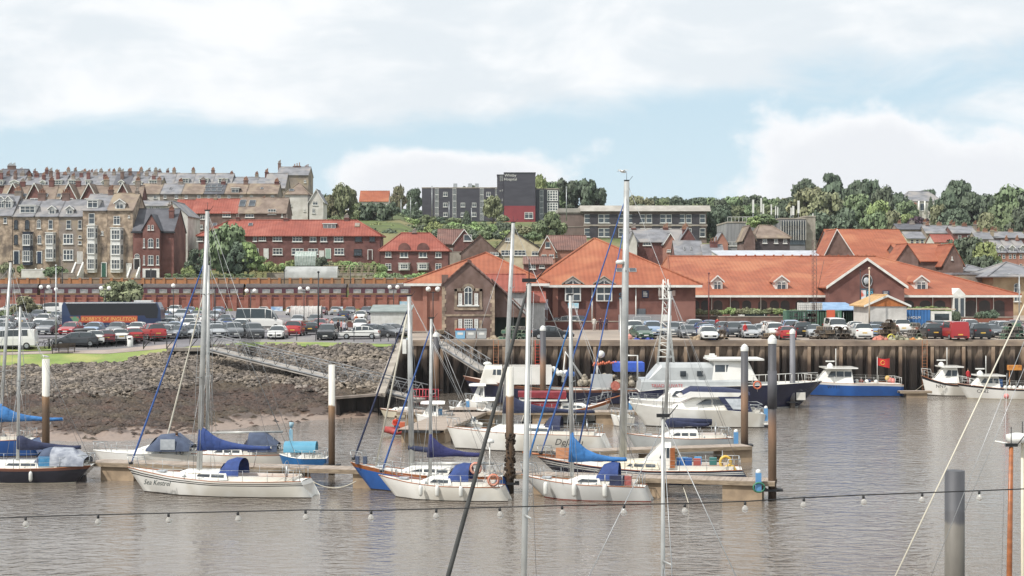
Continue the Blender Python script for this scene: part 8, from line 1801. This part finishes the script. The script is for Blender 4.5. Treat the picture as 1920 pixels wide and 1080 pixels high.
for i, px in enumerate((1880, 1888, 1896, 1908, 1916)): MB().ball((px2x(t, px), -.9, zs(.5)+.15), .23, 8, 6).ob('white_buoy', WHT, t)
q = thing('buoy', 'round pink buoy hanging on the side of the right-edge fishing boat', 'buoy', P(1887, 743, 157.5)); MB().ball((0, 0, 0), .27, 12, 8).ob('body', pm('#d98c88', name='buoy'), q); MB().tube([(0, 0, .25), (0, .1, .6)], .02, 3).ob('rope', ROPE, q)
MB().tube([(px2x(t, 1893), 0, zs(.5)), (px2x(t, 1893), 0, zs(.5)+2.2)], .05, 5).cb((px2x(t, 1902), 0, zs(.5)+2.1), (1.3, .6, .5)).ob('orange_bundle', mk('orange_bundle', '#c98a3c', '#a86a34', sc=3), t)
# small boats by the inner pontoon
for lb, p0, p1, py, hs_ in (('small white cabin boat with grey window band beside the inner pontoon', 778, 850, 806, (.15, .62, 1.1)), ('white wheelhouse boat with flat roof below the quay corner', 872, 922, 775, (.2, .75, 1.5)), ('small white dome-roofed boat right of the flat-roofed wheelhouse boat', 893, 946, 795, (.2, .75, 1.0))):
    t, L, B, zs, hb = cruiser(lb, p0, p1, py, fbs=(1.15, .95, .8), house_=hs_, sf=.7, B=2.1, name='cabin_boat', wn=2)
    MB().loft([[(x, 1.0*f*cos(pi*i/8), zs(.5)+hs_[2]-.05+.22*f*sin(pi*i/8)) for i in range(9)] for x, f in ((-L*.35, .7), (-L*.2, .95), (L*.15, 1), (L*.28, .9))]).ob('hard_top', GELW, t)
cruiser('small white runabout lying at the outer end of brown pontoon', 862, 905, 812, fbs=(.8, .7, .6), house_=(.3, .6, .5), sf=.5, B=1.7, name='cabin_boat', rail=False)
cruiser('small pale dayboat tucked behind the white and grey sloop', 1146, 1190, 800, fbs=(.9, .7, .65), house_=(.25, .6, .55), sf=.5, B=1.8, name='cabin_boat')
cruiser('low white boat beneath the foot of the quay corner gangway', 842, 882, 784, fbs=(.9, .75, .7), house_=(.25, .65, .7), sf=.5, B=1.9, name='cabin_boat')
t, L, B, zs, hb = cruiser('low cream open boat with rope-bound side under the gangway foot', 712, 782, 784, fbs=(.75, .6, .6), house_=(.25, .5, .25), sf=.4, side=CREAM, B=1.9, name='open_boat', rail=False, topcol=WOOD)
# red rib with person
t, L, B, s = mkboat('inflatable_boat', 'red inflatable boat with dark tube end at the pontoon corner', 'inflatable', 722, 776, 818, -1)
MB().tube([(L/2, -.75, .35), (-L/2+.7, -.8, .38), (-L/2, 0, .5), (-L/2+.7, .8, .38), (L/2, .75, .35)], [.2, .24, .24, .24, .2], 10).ob('tube', mk('rib_red', '#a8413c', '#8f3833', sc=2, rough=.6), t); MB().prism([(-L/2+.4, .2), (L/2-.2, .2), (L/2-.2, .34), (-L/2+.4, .34)], -.7, .7).ob('floor', DARK, t)
MB().cb((L/2-.1, 0, .7), (.35, .3, .7)).ob('outboard', BLACK, t); MB().cb((.2, 0, .7), (.4, .5, .7)).ob('console', ORNG, t)
person(loc(t, -.3, .1, .2), .4, '#c4432f', '#3a3e48', 'person in orange-red jacket sitting in the red inflatable', pose='sit')
# ---------------------------------------------------------------- pontoons, piles, gangways
DECK = mk('pontoon_deck', '#a3968a', '#8e8277', sc=.6, rough=.9, st=(6, 1, 1)); FLOAT = mk('float_concrete', '#b09a80', '#8f7d68', sc=.8, rough=.9)
def pontoon(label, a, b, w_, zt=.55):
    a, b = Vector(a), Vector(b); d = b-a; L = d.length; t = thing('pontoon', label, 'pontoon', a, atan2(d.y, d.x))
    mb = MB(); n = int(L/.3)
    for k in range(n): mb.bx(k*L/n+.006, -w_/2, zt-.05, (k+1)*L/n-.006, w_/2, zt)
    mb.ob('deck', DECK, t); MB().bx(0, -w_/2-.06, zt-.24, L, -w_/2-.003, zt-.02).bx(0, w_/2+.003, zt-.24, L, w_/2+.06, zt-.02).ob('fascia', WOOD, t)
    fl = MB().bx(-.9, -w_/2+.1, -.5, 1.2, w_/2-.1, zt-.25).mesh('float', FLOAT)
    k = 1.6
    while k < L: mkob('float', fl, t, (k, 0, 0)); k += 5.2
    MB().bx(0, -w_/2+.3, zt-.25, L, w_/2-.3, zt-.06).ob('frame', DARK, t); return t
pontoon('long walkway pontoon in front with buff floats at its right end', G(180, 881, .5), G(1455, 919, .5), 1.7)
pontoon('second row pontoon behind the rounded-transom yacht', G(1040, 862, .5), G(1400, 850, .5), 1.6)
pontoon('broad brownish pontoon running back towards the quay corner', G(748, 822, .5)+Vector((1.5, 1, 0)), G(893, 776, .5), 3.4); pontoon('inner pontoon along the quay side boats', G(745, 783, .5), G(1300, 783, .5), 2.2)
pontoon('low floating fender pontoon against the quay between blue boat and catamaran', G(1685, 739, .3), G(1745, 739, .3), 1.0, .35)
def pile(px, pyt, pyw, r_, bands, label, cap=None, sleeve=None):
    Y = wl(pyw); x = (px-960)*Y/F; zt = H-(pyt-HY)*Y/F; t = thing('mooring_pile', label, 'mooring pile', (x, Y, 0))
    MB().tube([(0, 0, -2.6), (0, 0, zt)], r_, 16).ob('shaft', tidal('pile_'+bands[0], bands[1], rough=.6, streak=.5), t)
    if cap: MB().lathe((0, 0, zt-.3), [(r_+.02, 0), (r_+.025, .25), (r_*.6, .42), (0, .5)], 14).ob('cap', WHT, t)
    if sleeve: MB().tube([(0, 0, sleeve), (0, 0, sleeve+2.0)], r_+.03, 16).ob('sleeve', mk('sleeve_grey', '#55555a', '#4a4a4e', sc=1), t)
    MB().bx(-r_-.3, -r_-.12, .5, r_+.3, -r_-.02, .62).bx(-r_-.3, -r_-.1, .5, -r_-.05, .5, .62).bx(r_+.05, -r_-.1, .5, r_+.3, .5, .62).ob('guide_collar', DARK, t)
WB = ('white_over_brown', [(0, '#2f261f'), (.6, '#4a3a2c', .3), (2.6, '#6b5238', .3), (3.55, '#7a6040', .05)]); 
def wbands(z): return ('wb%.1f' % z, [(0, '#30271f'), (.7, '#54412f', .4), (z-.6, '#75583a', .5), (z, '#c9c6bd', .06)])
GBN = ('grey_rust', [(0, '#3a2f28'), (.9, '#6b5644', .5), (3.0, '#80634d', .6), (4.4, '#4a4a4e', .7)])
pile(86, 673, 856, .25, wbands(4.05), 'white-topped brown pile at the left with a gull on it')
pile(622, 684, 890, .20, wbands(4.2), 'white-topped brown pile right of the turquoise cabin boat')
pile(956, 688, 925, .22, wbands(5.35), 'white-topped weed-grown pile beside the dark stay')
pile(1396, 650, 850, .25, GBN, 'grey pile with white cone cap at the end of the second pontoon', True)
pile(1448, 634, 938, .22, GBN, 'tallest grey pile with white cap and sleeve at the right pontoon end', True, 4.9)
pile(818, 626, 742, .31, GBN, 'grey and rust pile with white cap in the dark quay corner', True); pile(1018, 614, 760, .28, GBN, 'grey-brown pile with white cap behind the red-awning sloop', True)
pile(1486, 620, 765, .26, ('grey_plain', [(0, '#5c554f'), (1, '#75757a', .8)]), 'slim grey pile with white cap by the quay, right of the sleeved pile', True)
pile(1790, 882, 1180, .33, ('grey_near', [(0, '#6a665f'), (3.6, '#464649', .1), (4.0, '#4c4d51', .05)]), 'large plain grey pile close in the right foreground'); 
mb = MB(); rr = random.Random(4); Y = wl(925)
t = thing('weed_growth', 'dark weed and mussels crusted round the central pile', 'seaweed', ((956-960)*Y/F, Y, 0))
for k in range(90): a = rr.uniform(0, 6.3); z = rr.uniform(.7, 3.3)**1; mb.ball((.24*cos(a), .24*sin(a), z), rr.uniform(.05, .12), 5, 4)
mb.ob('crust', mk('mussel_crust', '#40342a', '#2c241d', sc=4, rough=.95), t)
def gangway(a, b, w_, h, label, n, pad='#d9d9d5'):
    a, b = Vector(a), Vector(b); d = b-a; L = d.length; yaw = atan2(d.y, d.x); pit = -math.asin(d.z/L)
    t = thing('gangway', label, 'gangway', a); t.rotation_euler = (0, pit, yaw)
    MB().bx(0, -w_/2, -.3, L, w_/2, 0).ob('deck', mk('gangway_deck', '#b0aaa2', '#989189', sc=1), t)
    for sy in (-1, 1):
        y = sy*w_/2; mb = MB().tube([(0, y, -.05), (L, y, -.05)], .10, 6).tube([(0, y, h), (L, y, h)], .05, 6).tube([(0, y, h*.6), (L, y, h*.6)], .02, 4)
        for k in range(n):
            x0, x1 = L*k/n, L*(k+1)/n; mb.tube([(x0, y, 0), ((x0+x1)/2, y, h)], .035, 4).tube([((x0+x1)/2, y, h), (x1, y, 0)], .035, 4)
        mb.ob('truss', mk('old_steel', '#858789', '#6d6f71', sc=1, rough=.6), t)
    return t
gp0 = P(388, 641, 161); gp0.z = 5.2
gangway(P(395, 652, 156.5), P(790, 748, 142.5), 1.5, 1.25, 'long steel lattice gangway falling from the grass bank to the pontoon', 17)
gangway(P(822, 640, 166), P(908, 694, 157), 1.1, 1.1, 'short steep steel gangway at the quay corner', 6)
t = thing('gangway_platform', 'dark steel entrance frame and platform at the top of the long gangway', 'platform', P(345, 652, 159.5)); mb = MB().bx(-1.5, -1, -.3, 4.2, 1, 0)
for k in range(4): mb.tube([(-1.2+k*1.6, -.9, -2.5), (-1.2+k*1.6, -.9, 0)], .08, 5)
mb.ob('platform', mk('old_concrete', '#8d867c', '#776f66', sc=.8), t); g_ = MB()
for x in (-3.8, -1.5, .8, 2.8): g_.tube([(x, -1, -.1), (x, -1, 1.3)], .05, 4).tube([(x, -1, 0), (x+1.0, -1, 1.25)], .04, 4)
g_.tube([(-4.5, -1, 1.2), (4.2, -1, 1.1)], .05, 4); g_.ob('side_frames', DARK, t)
t = thing('security_fan', 'dark spiked steel fan guards round the upper gangway', 'gate', P(466, 645, 154)); mb = MB()
for k in range(16): a = -1.0+2.0*k/15; mb.tube([(.25*a, 0, -1.6), (1.1*a, 0, 1.2-.25*abs(a))], .018, 3).tube([(.25*a, 1.6, -1.6), (1.1*a, 1.6, 1.2-.25*abs(a))], .018, 3)
mb.ob('spikes', DARK, t)
t = thing('red_rail_gate', 'red railings at the pontoon end of the long gangway', 'railing', P(775, 750, 143)); mb = MB()
for k in range(9): mb.tube([(k*.28, 0, -.5), (k*.28, 0, 1.0)], .04, 4)
for z in (-.2, .3, .95): mb.tube([(0, 0, z), (2.25, 0, z)], .045, 4)
mb.ob('rails', pm('#b5404a', name='rail_red'), t)
for i, (px, py) in enumerate(((826, 790), (877, 774), (1182, 778), (1380, 838), (1422, 922), (1436, 789))):
    t = thing('power_pedestal', None, 'pedestal', G(px, py, .55), 0, 'blue power pedestals on the pontoons'); auto(t, 'small light blue power pedestal', 'on the pontoons'); MB().bx(-.14, -.14, 0, .14, .14, 1.0).ob('body', pm('#5f93c2', name='pedestal'), t); MB().ball((0, 0, 1.05), .15, 8, 6).ob('light_cap', WHT, t)
    if px == 1422: MB().tube([(.3*cos(k*.5), -.2, .25+.25*sin(k*.5)) for k in range(22)], .045, 4).ob('green_hose', pm('#3a7a60', name='hose'), t)
def rope(label, pts, r_=.03, m=ROPE, name='mooring_rope'):
    o = MB().tube(pts, r_, 5).ob(name, m); tag(o, label, 'rope')
def sagrope(label, a, b, sag, **k): a, b = Vector(a), Vector(b); rope(label, [a.lerp(b, i/10)-Vector((0, 0, sag*4*(i/10)*(1-i/10))) for i in range(11)], **k)
sagrope('slack mooring rope looping from the striped sloop stern to the blue bow', P(582, 900, 90), P(668, 902, 90), .42); sagrope('mooring rope from the catamaran bow to the quay', P(1733, 719, 164), P(1715, 733, 166.5), .05)
sagrope('white line trailing from the pontoon to the water near the front right boat', P(1272, 893, 88), P(1291, 944, 84), -.1, r_=.02)
# ---------------------------------------------------------------- foreground: masts, stay, string of lights
def foremast(label, px, pyt, px2, Y, r_, hull_m, extra=None, L=9.5, z0=1.2, B=2.9, bow=-1, **k):
    s = Y/F; xt = (px-960)*s; zt = H-(pyt-HY)*s; t = thing('sailing_yacht', label, 'sailing boat', ((px2-960)*s, Y, 0), 0 if bow < 0 else pi)
    zs, hb = hull(t, L, B, 1.3, 1.0, 1.0, 1.0, .4, hull_m); cabin(t, -2.2, 1.4, 1.4, 1.9, 1.0, .4, GELW)
    lean = (xt-(px2-960)*s)*(1 if bow < 0 else -1); mast_rig(t, 0, zt, 1.3, lean, L, zs, hb, r_=r_, **k); return t
t = foremast('near yacht hidden below the frame whose grey mast stands at the centre', 992, 530, 976, 34, .052, GELW, furl=mk('dark_furled_sail', '#4c4d4c', '#3f403f', sc=2, rough=.85), furl_to=1.0, spread=1, L=5.6, stays=False)
mb = MB().tube([(.0, -.02, 1.3), (.28, -.02, 11.4)], .006, 3).tube([(.5, .3, 1.2), (.1, 0, 11.4)], .006, 3); mb.ob('halyards', WIRE, t)
t = foremast('near yacht below the frame with a short grey mast and spreader right of centre', 1243, 783, 1243, 38, .042, GELW, spread=1, furl=None, stays=True, L=7)
t = foremast('near boat with varnished orange-brown wooden mast at the right edge', 1896, 838, 1889, 40, .055, mk('mid_blue_paint', '#2d6ca6'), spread=0, stays=False, col_=TEAK, L=8, furl=None)
t = foremast('near motor sailer with cream pole mast and white radome at the right edge', 1917, 826, 1919, 42, .04, GELW, spread=0, stays=False, col_=CREAM, L=8)
MB().lathe((-.15, 0, py2z(t, 826)), [(.05, -.05), (.3, -.03), (.3, .15), (.1, .2), (0, .2)], 14).tube([(-.75, 0, py2z(t, 826)-.02), (.4, 0, py2z(t, 842))], .025, 5).ob('radome', WHT, t)
def line(label, px0, py0, px1, py1, Y0, Y1, r_, m): rope(label, [P(px0, py0, Y0), P(px1, py1, Y1)], r_, m, 'rigging_line')
line('thick white rigging line slanting up at the right in front of the water', 1672, 1095, 1945, 520, 30, 34, .016, ROPE)
line('thin grey rigging line left of the large near pile', 1742, 1090, 1960, 540, 34, 36, .007, WIRE); line('thin dark rigging line right of the large near pile', 1808, 960, 1975, 560, 36, 38, .007, WIRE)
line('thin vertical rigging line left of the varnished mast', 1878, 1090, 1888, 700, 40, 40, .006, WIRE)
# festoon lights
bul = [(48, 980), (184, 976), (316, 973), (446, 970), (573, 967), (696, 968), (818, 965), (937, 962), (1054, 959), (1170, 957), (1284, 955), (1397, 951), (1507, 944), (1619, 939), (1729, 935), (1836, 931)]
YB = 11.0; pts = [P(-160, 978, YB), P(-60, 974, YB)]
for i, (px, py) in enumerate(bul): pts.append(P(px, py-11, YB))
pts += [P(1960, 915, YB), P(2090, 905, YB)]
fc = thing('festoon_cable', 'thin black cable of bulb lights crossing in front of the harbour', 'cable', pts[0]); MB().tube([p-pts[0] for p in pts], .0042, 5).ob('cable', BLACK, fc)
bg = D.materials.new('bulb_glass'); bg.use_nodes = True; b_ = bg.node_tree.nodes['Principled BSDF']; b_.inputs['Base Color'].default_value = (.95, .93, .88, 1); b_.inputs['Roughness'].default_value = .06; b_.inputs['Transmission Weight'].default_value = .75; b_.inputs['IOR'].default_value = 1.12; b_.inputs['Coat Weight'].default_value = .6
bme = MB().lathe((0, 0, 0), [(.006, .0), (.008, -.008), (.016, -.018), (.0225, -.032), (.0215, -.044), (.013, -.054), (0, -.057)], 14).mesh('glass_bulb', bg); sme = MB().lathe((0, 0, 0), [(.0, .018), (.008, .017), (.0095, .0), (.0085, -.006), (0, -.006)], 10).mesh('socket', BLACK)
fme = MB().tube([(-.005, 0, -.03), (0, 0, -.02), (.005, 0, -.03)], .0012, 4).mesh('filament', STEEL)
for i, (px, py) in enumerate(bul):
    t = thing('festoon_bulb', None, 'light bulb', P(px, py-9, YB)-Vector((0, 0, .012)), R.uniform(0, 3), 'clear bulbs along the black cable'); auto(t, 'clear glass bulb', 'on the black cable'); t.rotation_euler = (R.uniform(-.12, .12), R.uniform(-.12, .12), 0)
    mkob('socket', sme, t); mkob('glass', bme, t); mkob('filament', fme, t)
# gulls
def gull(v, rz, label, fly=False):
    t = thing('gull', label, 'gull', v, rz); Rr = [(.07, .07), (.08, .08), (.05, .05), (.02, .02), .045, .042]
    V = [(0, 0, .16), (.1, 0, .15), (.22, 0, .14), (.32, 0, .14), (-.1, 0, .22), (-.15, 0, .27)]; E = [(0, 1), (1, 2), (2, 3), (0, 4), (4, 5)]
    if fly: V += [(.02, -.3, .24), (.1, -.62, .2), (.02, .3, .24), (.1, .62, .2)]; E += [(0, 6), (6, 7), (0, 8), (8, 9)]; Rr += [(.05, .015), (.02, .008), (.05, .015), (.02, .008)]
    me = smesh(V, E, Rr, 1); me.materials.clear(); me.materials.append(WHT); mkob('body', me, t)
    MB().tube([(-.19, 0, .26), (-.26, 0, .25)], [.012, .004], 5).ob('beak', YELL, t); MB().loft([[(.02, s_*.085, .2), (.3, s_*.03, .17), (.3, s_*.03, .13), (.02, s_*.085, .12)] for s_ in (-1, 1)], sm=False).ob('grey_wings', pm('#9a9da0', name='gull_grey'), t)
    if not fly: MB().tube([(0, -.03, 0), (0, -.03, .1)], .008, 4).tube([(0, .03, 0), (0, .03, .1)], .008, 4).ob('legs', YELL, t)
Y = wl(856); gull(Vector(((84-960)*Y/F, Y, H-(673-HY)*Y/F)), .3, 'white gull standing on top of the left white-topped pile'); gull(P(1166, 327, 90), .5, 'small gull flying just above the tallest masthead', True)
# ---------------------------------------------------------------- haze
hm = D.materials.new('haze'); hm.use_nodes = True; hn = hm.node_tree; hn.nodes.clear(); hv = hn.nodes.new('ShaderNodeVolumePrincipled'); ho_ = hn.nodes.new('ShaderNodeOutputMaterial')
hv.inputs['Color'].default_value = (.90, .94, 1, 1); hv.inputs['Density'].default_value = .00007; hv.inputs['Anisotropy'].default_value = .1; hn.links.new(hv.outputs[0], ho_.inputs['Volume'])
hz = MB().bx(-1250, -90, -4, 2250, 2450, 95).ob('haze', hm); tag(hz, 'thin pale sea haze over the harbour and hill', 'haze', kind='stuff')
run_auto()
